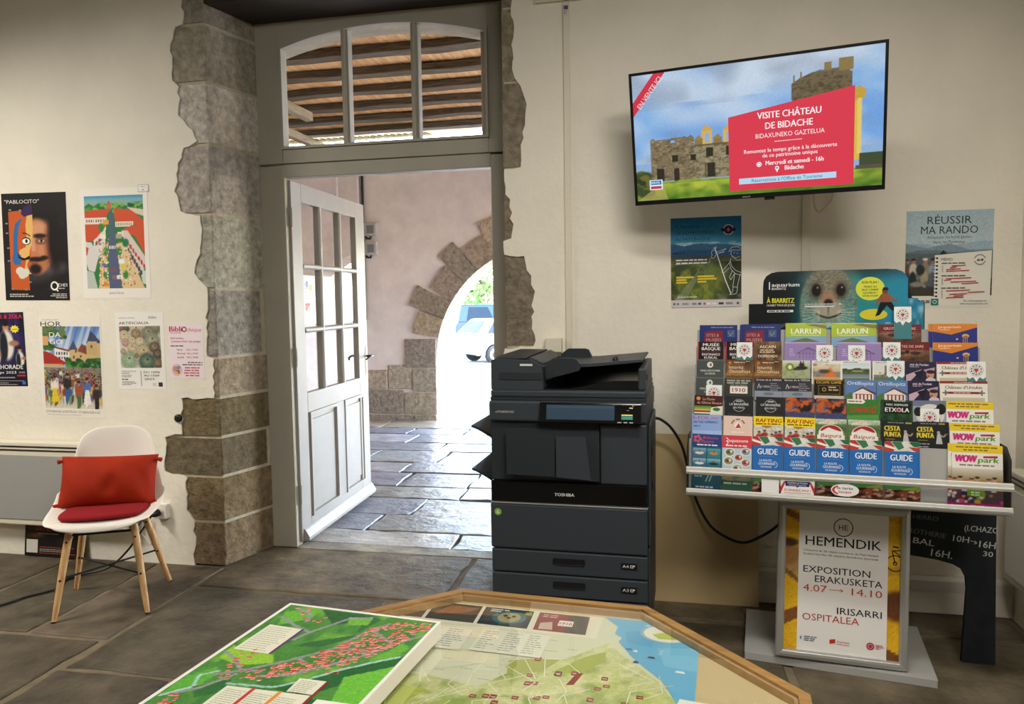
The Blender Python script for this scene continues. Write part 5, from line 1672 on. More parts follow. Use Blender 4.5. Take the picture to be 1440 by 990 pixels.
for x, wd, cc in ((.045, .014, '#8a4a44'), (.066, .014, '#a8423c'), (.085, .016, '#7a7a78')):
    p.rect(x, .022, wd, .012, cc)
p.rect(.106, .012, .030, .028, '#2f7a70'); p.ring(.121, .026, .007, .0022, '#dfe9e4', 16)
p.text("Plus d'informations sur :", .33, .026, .0085, '#5a5a54', w=.095, al='r'); p.text('www.reussirmarando.com', .33, .014, .0085, '#4a4a44', w=.110, al='r')
hang(p, 'poster', 1.186, 1.566, 'pale mountain hiking poster with a spiral notepad right of the television', rot=-.3, group='posters on the right of the wall')

# ================================================================ BROCHURE RACK
RK = (.6, -.60, 0)
RZ = math.radians(-6.5)
RM = Matrix.Translation(RK) @ Matrix.Rotation(RZ, 4, 'Z')
rk = thing('brochure_rack', 'grey stepped brochure rack on a floor base with white rails', 'rack', RK, (0, 0, RZ))
RACKGREY = plain('rack_grey_panel', '#a8a7a3', .5)
ZT = {1: 1.302, 2: 1.236, 3: 1.168, 4: 1.103, 5: 1.038, 6: .971, 7: .908}
LY = {k: .17-.06*(k-1) for k in ZT}
LEAN = math.radians(8)
b = MB(); b.prism([(-.307, -.045), (.36, -.085), (.375, .39), (-.307, .385)], 0.0, .028, 'z', RACKGREY); b.build('base_plate', rk, bevel=.004)
b = MB(); b.box(-.12, .14, .13, .19, .0285, .80, RACKGREY); b.build('column', rk, bevel=.004)
for k in ZT:
    z0 = ZT[k]-.2085
    ybot = LY[k]-.212*math.sin(LEAN)
    b = MB()
    # ledge and leaning back of one step
    b.box(-.508, .514, ybot-.014, ybot+.030, z0-.006, z0-.001, RACKGREY)
    s, c = math.sin(LEAN), math.cos(LEAN)
    y0 = ybot+.026
    b.prism([(y0, z0), (y0+.003, z0), (y0+.003+.19*s, z0+.19*c), (y0+.19*s, z0+.19*c)], -.508, .514, 'x', RACKGREY)
    b.build('shelf', rk)
b = MB()
for x in (-.5125, .5240):
    b = MB(); b.prism([(-.236, .686), (.05, .686), (.03, .90), (-.17, .905), (-.225, .87)], x, x+.004, 'x', BLACKPLASTIC)
    b.build('side_panel', rk, bevel=.001)
b = MB(); b.box(-.513, .530, -.252, -.238, .771, .797, ALUWHITE); b.box(-.513, .530, -.256, -.2525, .777, .784, ALUWHITE); b.build('upper_rail', rk, bevel=.003)
b = MB(); b.box(-.513, .530, -.252, -.238, .693, .716, ALUWHITE); b.box(-.513, .530, -.256, -.2525, .697, .707, ALU); b.box(-.513, .530, -.238, .17, .686, .6928, RACKGREY); b.build('lower_rail', rk, bevel=.003)
b = MB(); b.add([(-.51, -.2445, .7165), (.528, -.2445, .7165), (.528, -.2445, .7705), (-.51, -.2445, .7705)], [(0, 1, 2, 3)], ACRYLIC); b.build('clear_front', rk, recalc=False)
# stickers on the clear front
p = Print(.118, .062, '#f1efee', t=.0006)
p.poly([(.0, .0), (.018, .055), (.012, .056), (.0, .03)], '#c8343c'); p.poly([(.118, .0), (.100, .055), (.106, .056), (.118, .03)], '#c8343c')
p.poly([(.018, .036), (.100, .036), (.103, .058), (.015, .058)], '#2c2c66'); p.poly([(.054, .0365), (.064, .0365), (.059, .030)], '#2c2c66')
p.text('FAITES LE PLEIN', .059, .047, .0075, '#e9e6f0', w=.068, al='c', bold=.4); p.bars(.028, .040, .062, 1, .01, .003, '#b5b3d0', 2, 'c', .95)
p.text('SCANNEZ-MOI !', .059, .014, .0105, '#b8403e', w=.092, al='c', bold=.6); p.rect(.012, .006, .094, .0018, '#b8403e')
o = p.put('sticker', tuple(RM @ Vector((-.185, -.2470, .7175))), (0, 0, RZ)); o.scale = (.95, 1, .82); tag(o, 'white and navy sticker with red lettering on the clear rack front', 'sticker')
p = Print(.062, .058, '#efedec', t=.0006)
o = p.put('sticker', tuple(RM @ Vector((-.249, -.2470, .7175))), (0, 0, RZ)); o.scale = (.95, 1, .86); tag(o, 'blank white square sticker on the clear rack front', 'sticker')
p = Print(.09, .046, base=False, t=.0006)
p.ell2(.045, .023, .045, .0225, '#f1efec', 30); p.ring(.045, .023, .0, .0, '#f1efec', 3)
p.poly([(.045+.041*math.cos(t), .023+.019*math.sin(t)) for t in np.linspace(2.2, 4.1, 12)]+[(.045+.033*math.cos(t), .023+.015*math.sin(t)) for t in np.linspace(4.1, 2.2, 12)], '#d23a3c')
p.text('la tarte', .046, .026, .010, '#2a3a8a', w=.05, al='c', bold=1); p.text('basque', .046, .013, .009, '#c8342f', w=.04, al='c', bold=1)
o = p.put('sticker', tuple(RM @ Vector((-.02, -.2470, .7205))), (0, 0, RZ)); tag(o, 'oval white sticker with blue and red lettering on the clear rack front', 'sticker')

# ---------------------------------------------------------------- brochure covers (drawn from the top edge downwards)
DL = (.104, .21)
def cov_sites(p):
    w, h = p.w, p.h
    p.rect(0, 0, w, h, '#26336f'); p.bars(w*.30, h-.012, w*.62, 1, .01, .004, '#7f8cc0', 2, 'c', .95)
    p.poly([(w*.14, h-.026), (w*.62, h-.022), (w*.64, h-.12), (w*.10, h-.12)], '#7f2632')
    p.text('SITES &', w*.18, h-.048, .013, '#c9a0a4', w=w*.34); p.text('MUSÉES', w*.18, h-.068, .013, '#c9a0a4', w=w*.40)
    p.rect(w*.74, h-.05, w*.2, .03, '#4a5a8a'); p.line([(w*.76, h-.03), (w*.82, h-.045), (w*.9, h-.028)], .002, '#a0a86a')
def cov_larrun(p):
    w, h = p.w, p.h
    p.rect(0, 0, w, h-.07, '#5f86b0')
    p.poly([(0, h-.07), (w, h-.07), (w, h), (w*.8, h-.004), (w*.6, h), (w*.3, h-.003), (0, h)], '#aec23a')
    p.poly([(w*.5, h-.008), (w*.72, h-.002), (w, h-.008), (w, h-.022), (w*.7, h-.012)], '#8a7a4a')
    p.poly([(0, h-.055), (w, h-.050), (w, h-.09), (0, h-.09)], '#86a9c9'); p.poly([(w*.1, h-.075), (w*.5, h-.058), (w*.95, h-.078)], '#5f7a4a')
    p.text('LARRUN', w*.5, h-.042, .022, '#f4f4ea', w=w*.72, al='c', bold=1.0); p.rect(w*.14, h-.049, w*.72, .0015, '#e9edd0')
def cov_grottes(p):
    w, h = p.w, p.h
    c = Pic(40, 36, '#5a3a28', 3); c.cloud(5, '#2c1a12', .8); c.ell(.5, .72, .42, .20, '#a87a5e', .9, .4); c.ell(.35, .62, .12, .06, '#2a1a14', .9); c.ell(.68, .62, .12, .06, '#2a1a14', .9); c.grain(.05)
    p.img(0, h-.11, w, .11, c); p.rect(0, 0, w, h-.11, '#3a261c')
    p.rect(0, h-.032, w, .032, '#6f1d22'); p.text('GROTTES DE SARE', w*.5, h-.021, .0095, '#e3cdb8', w=w*.74, al='c', bold=.5)
    p.ell2(w*.5, h-.037, .008, .008, '#2c1a14'); p.rect(w*.1, h-.030, w*.8, .0008, '#b58a7a')
def cov_aquarium(p):
    w, h = p.w, p.h
    p.rect(0, 0, w, h, '#22307f'); p.poly([(0, h), (w, h), (w, h-.012), (w*.42, h-.040), (0, h-.028)], '#d9832b')
    p.rect(w*.13, h-.020, .003, .012, '#f4e6d2'); p.text('aquarium', w*.17, h-.015, .009, '#f6ead8', w=w*.46, bold=.6); p.text('BIARRITZ', w*.17, h-.024, .005, '#f6ead8', w=w*.22)
    p.ell2(w*.74, h-.045, .012, .008, '#e3b25a', 14); p.ell2(w*.74, h-.049, .009, .005, '#8a6a5a', 12)
    for k in (-1, 0, 1):
        p.line([(w*.74+k*.006, h-.05), (w*.73+k*.007, h-.062), (w*.74+k*.006, h-.078)], .002, '#c99a4a')
    p.ell2(w*.55, h-.057, .004, .003, '#e0c070', 10)
def cov_musee(p):
    w, h = p.w, p.h
    p.rect(0, 0, w, h, '#1d191a'); p.rect(0, 0, .004, h, '#a8323c'); p.rect(w-.004, 0, .004, h, '#a8323c')
    p.text('MUSÉE', w*.5, h-.018, .0125, '#ece7e2', w=w*.62, al='c', bold=1.2); p.text('BASQUE', w*.5, h-.034, .0125, '#ece7e2', w=w*.70, al='c', bold=1.2)
    p.rect(w*.12, h-.041, w*.76, .001, '#a8323c')
    p.text('BAIONAKO', w*.5, h-.056, .010, '#e3dcd6', w=w*.68, al='c', bold=.8); p.text('EUSKAL', w*.5, h-.069, .010, '#e3dcd6', w=w*.5, al='c', bold=.8)
def cov_ascain(p):
    w, h = p.w, p.h
    c = Pic(30, 60, '#6a4c30', 4); c.cloud(4, '#3a2718', .9); c.cloud(6, '#b08a58', .6); c.grain(.05)
    p.img(0, 0, w, h, c)
    p.text('ASCAIN', w*.5, h-.026, .0115, '#ece0c8', w=w*.58, al='c', bold=1); p.bars(w*.2, h-.036, w*.6, 2, .008, .004, '#e0d0b0', 3, 'c', .9); p.text('TXOPINONDO', w*.5, h-.063, .0105, '#e9dcc4', w=w*.72, al='c', bold=.8)
def cov_purple(p):
    w, h = p.w, p.h
    p.rect(0, 0, w, h, '#9a83b8'); p.rect(0, h-.006, w, .006, '#b5a2cc')
    for k in range(6):
        p.line([(w*(.36+.08*k), h-.065), (w*(.36+.08*k), h-.04), (w*(.56), h-.022)], .0012, '#4a3a5a')
    p.line([(w*.30, h-.045), (w*.56, h-.022), (w*.86, h-.045)], .0018, '#4a3a5a'); p.line([(w*.30, h-.045), (w*.86, h-.045)], .0012, '#4a3a5a'); p.bars(w*.12, h-.03, w*.14, 4, .008, .003, '#c9b8dc', 3)
def cov_venez(p):
    w, h = p.w, p.h
    p.rect(0, 0, w, h, '#4b514e'); p.rect(0, h-.004, w, .004, '#6a6f6a'); p.ell2(w*.5, h-.021, .012, .012, '#dcdcd4'); p.ell2(w*.52, h-.021, .004, .006, '#5a5f58')
    p.text('VENEZ DÉCOUVRIR', w*.5, h-.048, .0075, '#d8d8d0', w=w*.74, al='c', bold=.5); p.text('LA FERME', w*.5, h-.060, .0075, '#d8d8d0', w=w*.38, al='c', bold=.5)
def cov_isturitz(p):
    w, h = p.w, p.h
    c = Pic(30, 60, '#6f4d2c', 5); c.grad(1, '#5f4430', .7, '#a87a46'); c.cloud(5, '#3f2a18', .6); c.grain(.04)
    p.img(0, 0, w, h, c); p.ell2(w*.15, h-.012, .006, .006, '#c9742c'); p.bars(w*.3, h-.012, w*.4, 1, .01, .004, '#d8c09a', 2); p.bars(w*.72, h-.007, w*.22, 1, .01, .0025, '#d0c0a0', 3)
    p.text('Isturitz', w*.12, h-.035, .0125, '#ecdcc0', w=w*.52); p.text('Oxocelhaya', w*.12, h-.051, .0125, '#ecdcc0', w=w*.78)
def cov_donkey(p):
    w, h = p.w, p.h
    c = Pic(36, 40, '#a8b08a', 6); c.grad(1, '#d8dcc8', .6, '#9aa878'); c.cloud(8, '#7a8a58', .5, .2, .6); c.ell(.70, .66, .20, .09, '#2a2622'); c.ell(.70, .80, .10, .07, '#2a2622'); c.ell(.66, .90, .025, .07, '#2a2622'); c.ell(.76, .90, .025, .07, '#2a2622'); c.ell(.5, .60, .2, .05, '#3a342c')
    p.img(0, h-.085, w, .085, c); p.rect(0, 0, w, h-.085, '#8a9a68'); p.ell2(w*.28, h-.026, .016, .016, '#7f8f3a'); p.ell2(w*.29, h-.026, .007, .008, '#e3e6c8')
def photo_cover(paint):
    def f(p):
        w, h = p.w, p.h
        p.rect(0, 0, w, h, '#e9e6de'); c = Pic(36, 36, '#888888', 7); paint(c)
        p.img(.004, h-.092, w-.008, .082, c); p.bars(w*.08, h-.007, w*.5, 1, .01, .003, '#8a8680', 2)
    return f
def paA(c): c.grad(1, '#e3ddd0', .6, '#c9b08a'); c.cloud(5, '#8a6a48', .8, .3, 1); c.poly([(.35, .35), (.62, .8), (.9, .35)], '#d9783a'); c.ell(.42, .62, .2, .09, '#4a3a2a', .9, .3); c.mix((c.Y < .36).astype(float), '#c9a878')
def paB(c): c.grad(1, '#c3d4e0', .7, '#dfe6e6'); c.ridge(.74, .12, 8, '#4a5a34', 3); c.mix((c.Y < .62).astype(float), '#5a6a3a'); c.rect(.35, .6, .4, .08, '#a8987a'); c.grad(.5, '#6f8088', .3, '#8fa0a8'); c.cloud(8, '#39472a', .7, .5, .75)
def paC(c): c.grad(1, '#d8dcd8', .5, '#e0ddd0'); c.rect(.4, .5, .2, .42, '#7a746a'); c.rect(.62, .5, .18, .32, '#8a8478'); c.cloud(9, '#4f5a3a', .7, .3, .62); c.mix((c.Y < .4).astype(float), '#6a7a48')
def cov_cite(p):
    w, h = p.w, p.h
    p.rect(0, 0, w, h, '#2b2740'); p.poly([(w*.04, h-.05), (w*.55, h-.028), (w*.2, h-.07), (w*.04, h-.09)], '#c9a9b8'); p.poly([(w*.6, h-.03), (w*.97, h-.02), (w*.9, h-.06)], '#b898b4'); p.poly([(w*.3, h-.04), (w*.6, h-.03), (w*.5, h-.07)], '#1d1a2a')
    p.text('cité de l\'océan', w*.16, h-.015, .0085, '#efe9ee', w=w*.6, bold=.6); p.bars(w*.16, h-.021, w*.3, 1, .01, .003, '#a89ab0', 2)
    p.ell2(w*.82, h-.047, .013, .015, '#c9987f', 16); p.ell2(w*.83, h-.037, .014, .007, '#3a241c', 14); p.ell2(w*.76, h-.053, .004, .003, '#7a3a34', 8); p.ell2(w*.84, h-.068, .017, .010, '#d0c4cc', 12)
def cov_chateau(p):
    w, h = p.w, p.h
    p.rect(0, 0, w, h, '#ece6da'); p.rect(0, h-.009, w, .009, '#8f2d33'); p.bars(w*.3, h-.006, w*.4, 1, .01, .0025, '#d8c0b8', 2, 'c', .95)
    p.text("Château d'Urtubie", w*.5, h-.028, .0115, '#4a4644', w=w*.78, al='c', bold=.8)
    p.rect(w*.10, h-.046, w*.8, .008, '#8a2a30'); p.bars(w*.28, h-.0435, w*.4, 1, .01, .003, '#e3cfc8', 3, 'c', .95)
    for x in (.12, .88):
        p.rect(w*x-.010, h-.0445, .020, .005, '#77777a'); p.rect(w*x-.0025, h-.052, .005, .020, '#77777a')
    p.rect(w*.06, h-.085, w*.88, .026, '#c9c0a8')
def cov_y1910(p):
    w, h = p.w, p.h
    p.rect(0, 0, w, h, '#3d3d38'); p.rect(0, h-.004, w, .004, '#6a6a60')
    p.bars(w*.08, h-.014, w*.84, 2, .009, .006, '#a8a698', 2, 'c', .92); p.bars(w*.2, h-.031, w*.6, 1, .01, .004, '#8a887c', 3, 'c', .95)
    p.rect(w*.20, h-.061, w*.62, .028, '#e9e4dc'); p.text('1910', w*.51, h-.055, .016, '#9a3a34', w=w*.46, al='c', bold=1)
def cov_verna(p):
    w, h = p.w, p.h
    p.rect(0, 0, w, h, '#38383e'); p.rect(0, h-.012, w, .012, '#232328'); p.text('Grotte de la VERNA', w*.05, h-.010, .008, '#dcdce0', w=w*.9, bold=.4)
    p.line([(w*.10, h-.040), (w*.15, h-.022), (w*.20, h-.040)], .002, '#c9c9ce'); p.text('LA VERNA', w*.20, h-.036, .008, '#c9c9ce', w=w*.34, bold=.3); p.bars(w*.55, h-.022, w*.4, 4, .008, .003, '#9a9aa4', 3); p.rect(0, h-.085, w, .036, '#8f98a4'); p.ell2(w*.5, h-.06, .02, .006, '#6f7884')
def cov_escape(p):
    w, h = p.w, p.h
    p.rect(0, 0, w, h, '#17150f'); p.rect(w*.04, h-.004, w*.92, .003, '#b89a4a'); p.text('ESCAPE GAME', w*.5, h-.016, .0095, '#d8b04a', w=w*.84, al='c', bold=.8)
    p.rect(w*.14, h-.056, w*.74, .034, '#8a6f38'); p.rect(w*.16, h-.054, w*.70, .030, '#1d1812'); p.ring(w*.34, h-.038, .006, .0025, '#c9a55a', 14); p.bars(w*.48, h-.032, w*.34, 2, .010, .005, '#c9b07a', 2, 'c', .95); p.rect(0, h-.075, w, .014, '#c9c4b8')
def cov_ort(p):
    w, h = p.w, p.h
    p.rect(0, 0, w, h, '#5f7fb4'); p.text('Ortillopitz', w*.06, h-.019, .0135, '#dfe7f2', w=w*.86, bold=.2)
    p.poly([(w*.18, h-.052), (w*.55, h-.026), (w*.98, h-.046), (w*.98, h-.054), (w*.6, h-.034)], '#6a3a28'); p.poly([(w*.25, h-.050), (w*.56, h-.032), (w*.92, h-.052), (w*.92, h-.08), (w*.25, h-.08)], '#e9e2d6')
    for k in range(5):
        p.rect(w*(.34+.12*k), h-.078, .005, .026, '#8f2f28')
    p.rect(w*.3, h-.054, w*.55, .002, '#8f2f28'); p.poly([(0, h-.06), (w*.2, h-.045), (w*.25, h-.08), (0, h-.08)], '#4f7a3a'); p.rect(0, 0, w, h-.08, '#5f8a44')
def cov_gateau(p):
    w, h = p.w, p.h
    p.rect(0, 0, w, h, '#4a2029'); p.text('Le Musée', w*.30, h-.018, .010, '#e0c090', w=w*.42); p.text('du Gâteau Basque', w*.10, h-.032, .0095, '#e0c090', w=w*.86)
    p.ell2(w*.14, h-.012, .008, .007, '#c99a4a', 12)
    for i, c in enumerate(('#5f9a3a', '#8fb04a', '#c9c46a', '#c23a34', '#e3ddcc', '#3f6a34')):
        p.rect(0, h-.046-.006*i, w*.6, .0055, c)
    p.poly([(w*.6, h-.045), (w, h-.038), (w, h-.075), (w*.55, h-.075)], '#e6e2d4'); p.ell2(w*.78, h-.052, .014, .007, '#3f7a3a', 12)
def cov_brass(p):
    w, h = p.w, p.h
    p.rect(0, 0, w, h, '#2a2b2d'); p.ring(w*.5, h-.034, .023, .0015, '#b8bab8', 28, 20, 160); p.ring(w*.5, h-.034, .023, .0015, '#b8bab8', 28, 200, 340)
    p.text('LA BRASSERIE', w*.5, h-.034, .0085, '#d8dad8', w=w*.66, al='c', bold=.7); p.text('DU PAYS', w*.5, h-.046, .007, '#d8dad8', w=w*.36, al='c', bold=.5); p.bars(w*.4, h-.020, w*.2, 1, .01, .004, '#c0c2c0', 2, 'c', .95); p.rect(w*.12, h-.073, w*.76, .006, '#5a5c5e'); p.rect(w*.14, h-.072, w*.72, .004, '#2a2b2d')
def cov_lava(p):
    w, h = p.w, p.h
    c = Pic(40, 34, '#4a4a70', 9); c.grad(1, '#3a3550', .4, '#7a7f9a'); c.cloud(5, '#c8602c', .95, .35, 1, .5, .7); c.cloud(7, '#23202c', .9, .3, 1, .5, .7); c.ell(.72, .5, .16, .10, '#1f1a1e'); c.ell(.66, .62, .05, .06, '#2a2226'); c.ell(.82, .62, .05, .06, '#2a2226'); c.ell(.4, .74, .14, .08, '#b0401f', .8); c.grain(.04)
    p.img(0, h-.085, w, .085, c); p.rect(0, 0, w, h-.085, '#6a6f8a')
def cov_canoe(p):
    w, h = p.w, p.h
    p.rect(0, 0, w, h, '#3d7d33'); p.poly([(0, h), (w*.5, h), (w*.58, h-.008), (w*.5, h-.016), (0, h-.016)], '#e9e6d8'); p.bars(w*.04, h-.010, w*.42, 1, .01, .004, '#7a4a44', 2)
    p.text('CANOË', w*.08, h-.047, .020, '#c23028', w=w*.80, bold=1.6, shear=.2); p.poly([(0, h-.06), (w, h-.054), (w, h-.09), (0, h-.09)], '#5a9a4a')
def cov_etxola(p):
    w, h = p.w, p.h
    c = Pic(36, 40, '#24452a', 10); c.cloud(6, '#3f6f34', .8, 0, 1); c.cloud(8, '#132416', .7); c.grain(.04)
    p.img(0, h-.10, w, .10, c); p.rect(0, 0, w, h-.10, '#24452a'); p.rect(w*.10, h-.048, w*.84, .040, '#15191a')
    p.text('PARC ANIMALIER', w*.52, h-.020, .0075, '#e6e6e0', w=w*.68, al='c', bold=.6); p.text('ETXOLA', w*.52, h-.042, .0155, '#ece9e2', w=w*.74, al='c', bold=1.4); p.ell2(w*.575, h-.035, .006, .006, '#b03a48', 10); p.bars(w*.4, h-.004, w*.4, 1, .01, .003, '#c9d0c0', 3, 'c', .95)
def cov_cow(p):
    w, h = p.w, p.h
    p.rect(0, 0, w, h, '#9fa6b0'); p.rect(0, h-.02, w, .02, '#6f7a92')
    p.ell2(w*.52, h-.052, w*.42, .040, '#dcd8d2', 20)
    for a, b, r in ((.16, .04, .014), (.84, .03, .016), (.34, .06, .010), (.7, .07, .012)):
        p.ell2(w*a, h-b, r, r*1.2, '#23201f', 12)
    p.ell2(w*.4, h-.032, .004, .004, '#1d1a1a', 8); p.ell2(w*.66, h-.030, .004, .004, '#1d1a1a', 8); p.ell2(w*.52, h-.070, .02, .012, '#c9a49c', 14)
def cov_wow(p):
    w, h = p.w, p.h
    p.rect(0, 0, w, h, '#ece8e0')
    p.rect(0, h-.026, w, .026, '#e9cb2c'); p.bars(w*.08, h-.010, w*.86, 1, .009, .0045, '#8a6a3a', 2, 'c', .96); p.bars(w*.22, h-.019, w*.5, 1, .009, .0045, '#8a6a3a', 4, 'c', .96)
    p.text('WOW', w*.06, h-.058, .025, '#cf2a7e', w=w*.42, bold=3.0, shear=.1); p.text('park', w*.52, h-.057, .018, '#5f9a3a', w=w*.40, bold=2.0, shear=.15); p.poly([(w*.62, h-.036), (w*.90, h-.034), (w*.90, h-.041), (w*.62, h-.042)], '#a8344a')
    p.bars(w*.14, h-.070, w*.72, 1, .01, .005, '#8a8078', 3, 'c', .96)
    c = Pic(50, 44, '#a88a68', 13); c.grad(1, '#d8d0c0', .6, '#8a7a58')
    for i in range(9):
        a = .06+.11*i; q = .66+.05*math.sin(i*2.1)
        c.ell(a, q-.22, .08, .16, ['#a83a34', '#3a4a7a', '#d9d2c4', '#5a3a2c', '#6a7a4a'][i % 5]); c.ell(a, q, .045, .06, '#c99878'); c.ell(a, q+.04, .05, .03, ['#5a3a20', '#2a1c14', '#a87a3a'][i % 3])
    c.mix((c.Y < .36).astype(float), '#5a3a4a'); c.dots(24, ['#cf4a7e', '#d9a03a', '#7a9a3a', '#e9e0d0', '#3a2a5a'], 0, 1, .05, .34, (.03, .07))
    p.img(0, .012, w, h-.09, c); p.rect(w*.30, .040, w*.34, .020, '#6fa02e'); p.bars(w*.33, .050, w*.28, 2, .008, .004, '#e6efd0', 4, 'c'); p.rect(0, 0, w, .016, '#b81f7e'); p.bars(w*.36, .006, w*.3, 1, .01, .004, '#f0d0e4', 5, 'c', .95)
def cov_efoil(p):
    w, h = p.w, p.h
    p.rect(0, 0, w, h, '#8daadb'); p.text('E-FOIL', w*.04, h-.018, .013, '#c0566a', w=w*.56, bold=1.0); p.bars(w*.64, h-.016, w*.26, 1, .01, .006, '#c07a8a', 2); p.text('UNE "FOIL" EXPÉRIENCE !', w*.04, h-.032, .0085, '#2c3f86', w=w*.86, bold=.8); p.bars(w*.05, h-.045, w*.32, 1, .01, .004, '#3f5a9a', 3); p.rect(0, 0, w, h-.06, '#a5bde3')
def cov_beige(p):
    w, h = p.w, p.h
    p.rect(0, 0, w, h, '#e3c9ba'); p.ring(w*.5, h-.036, .024, .005, '#8a6a64', 26, 20, 165); p.ring(w*.5, h-.036, .0242, .0052, '#e3c9ba', 9, 60, 74); p.ring(w*.5, h-.036, .0242, .0052, '#e3c9ba', 9, 110, 120)
    p.ell2(w*.5, h-.036, .013, .013, '#efe4dc'); p.poly([(w*.5-.010, h-.045), (w*.5+.002, h-.026), (w*.5+.011, h-.044)], '#b8443a'); p.bars(w*.28, h-.062, w*.44, 1, .01, .004, '#f2e6dc', 2, 'c', .95)
def cov_raft(p):
    w, h = p.w, p.h
    c = Pic(40, 44, '#cfc9b8', 15); c.cloud(7, '#8f9a8a', .7); c.cloud(9, '#f0ede2', .8)
    for a, b in ((.2, .6), (.38, .66), (.75, .6), (.88, .64), (.3, .46), (.62, .52)):
        c.ell(a, b-.07, .11, .08, '#b0302c'); c.ell(a, b+.05, .05, .05, '#b98060'); c.ell(a, b+.09, .055, .035, '#39406a')
    c.ell(.45, .92, .16, .07, '#b07a3a'); c.ell(.3, .38, .24, .05, '#8a2a28'); c.ell(.78, .45, .2, .05, '#8a2a28'); c.grain(.05)
    p.img(0, h-.12, w, .09, c); p.rect(0, 0, w, h-.12, '#9aa08f')
    p.rect(0, h-.034, w, .034, '#f0d827'); p.text('RAFTING', w*.08, h-.022, .0145, '#b02a24', w=w*.86, bold=1.6, shear=.15); p.bars(w*.08, h-.030, w*.82, 1, .01, .0045, '#6a5a2a', 2, 'c', .96)
def cov_baig(p):
    w, h = p.w, p.h
    c = Pic(40, 36, '#6f8a55', 16); c.grad(1, '#c9d4cc', .8, '#9aa88a'); c.ridge(.78, .14, 6, '#5f7a48', 5); c.cloud(8, '#3f5a34', .6, 0, .75); c.ell(.45, .86, .26, .09, '#d9cdb4'); c.ell(.2, .82, .1, .05, '#e6dccb'); c.grain(.05)
    p.img(0, h-.09, w, .09, c); p.rect(0, 0, w, h-.09, '#8a8f78')
    p.ell2(w*.5, h-.052, w*.40, .032, '#efe9e0', 26); p.poly([(w*.5+w*.36*math.cos(t), h-.050+.028*math.sin(t)) for t in np.linspace(.25, 2.9, 16)], '#a8302f'); p.poly([(w*.22, h-.043), (w*.42, h-.030), (w*.6, h-.037), (w*.78, h-.043)], '#e9e2d8')
    p.rect(w*.06, h-.075, w*.88, .018, '#efe9e0'); p.text('Baigura', w*.5, h-.066, .014, '#a03a34', w=w*.66, al='c', shear=.25, bold=.6); p.rect(w*.08, h-.080, w*.84, .002, '#a8302f')
def cov_cesta(p):
    w, h = p.w, p.h
    p.rect(0, 0, w, h, '#25282b'); p.bars(w*.2, h-.007, w*.5, 1, .01, .003, '#8a8c8e', 2); p.bars(w*.74, h-.008, w*.2, 1, .01, .005, '#b0a040', 3, lo=.95)
    p.text('CESTA', w*.10, h-.034, .018, '#d9c63a', w=w*.48, bold=2.2); p.text('PUNTA', w*.10, h-.055, .018, '#d9c63a', w=w*.50, bold=2.2)
    p.ell2(w*.74, h-.036, .005, .006, '#b8a898', 10); p.poly([(w*.70, h-.042), (w*.80, h-.040), (w*.86, h-.075), (w*.66, h-.075)], '#c0c0bc'); p.line([(w*.79, h-.045), (w*.9, h-.05), (w*.96, h-.040)], .005, '#a89888'); p.rect(w*.12, h-.064, w*.3, .001, '#d9c63a'); p.bars(w*.12, h-.078, w*.5, 3, .010, .004, '#9a9c9e', 4)
def cov_sea(p):
    w, h = p.w, p.h
    p.rect(0, 0, w, h, '#2a5d6e'); p.rect(0, h-.046, w, .046, '#27467f')
    for k in range(5):
        p.ell2(w*.18+.010*math.cos(k*1.256), h-.018+.010*math.sin(k*1.256), .006, .006, '#c4566a', 10)
    p.text('Bidassoa', w*.36, h-.017, .011, '#c4566a', w=w*.52, shear=.3); p.text('Plaisirs', w*.30, h-.032, .011, '#c4566a', w=w*.42, shear=.3); p.bars(w*.16, h-.042, w*.7, 1, .01, .0045, '#dfe3ea', 2, 'c', .95)
    for i, (x, z, c1, c2, c3) in enumerate(((.03, -.088, '#8fb4c4', '#4a6f84', '#e6e6e2'), (.52, -.088, '#5fa3ae', '#2f7f8a', '#d9803a'), (.03, -.126, '#a9c2cc', '#3f6f8a', '#e9e9e6'), (.52, -.126, '#8fc0cc', '#2f6f80', '#2a2a2a'))):
        c = Pic(18, 14, c1, i); c.grad(1, c1, .45, c2); c.mix((c.Y < .45).astype(float), c2); c.ell(.5, .5, .32, .12, c3); c.ell(.52, .68, .06, .14, '#8a5a40')
        p.img(w*x, h+z, w*.45, .036, c)
    p.line([(w*.62, .07), (w*.48, .035)], .004, '#a8c4c4'); p.line([(w*.72, .068), (w*.60, .036)], .004, '#a8c4c4'); p.bars(w*.10, .052, w*.36, 1, .01, .004, '#b5d0d0', 3); p.rect(0, 0, w, .014, '#23407a'); p.bars(w*.14, .0125, w*.7, 1, .01, .005, '#e3e6ec', 4, lo=.95)
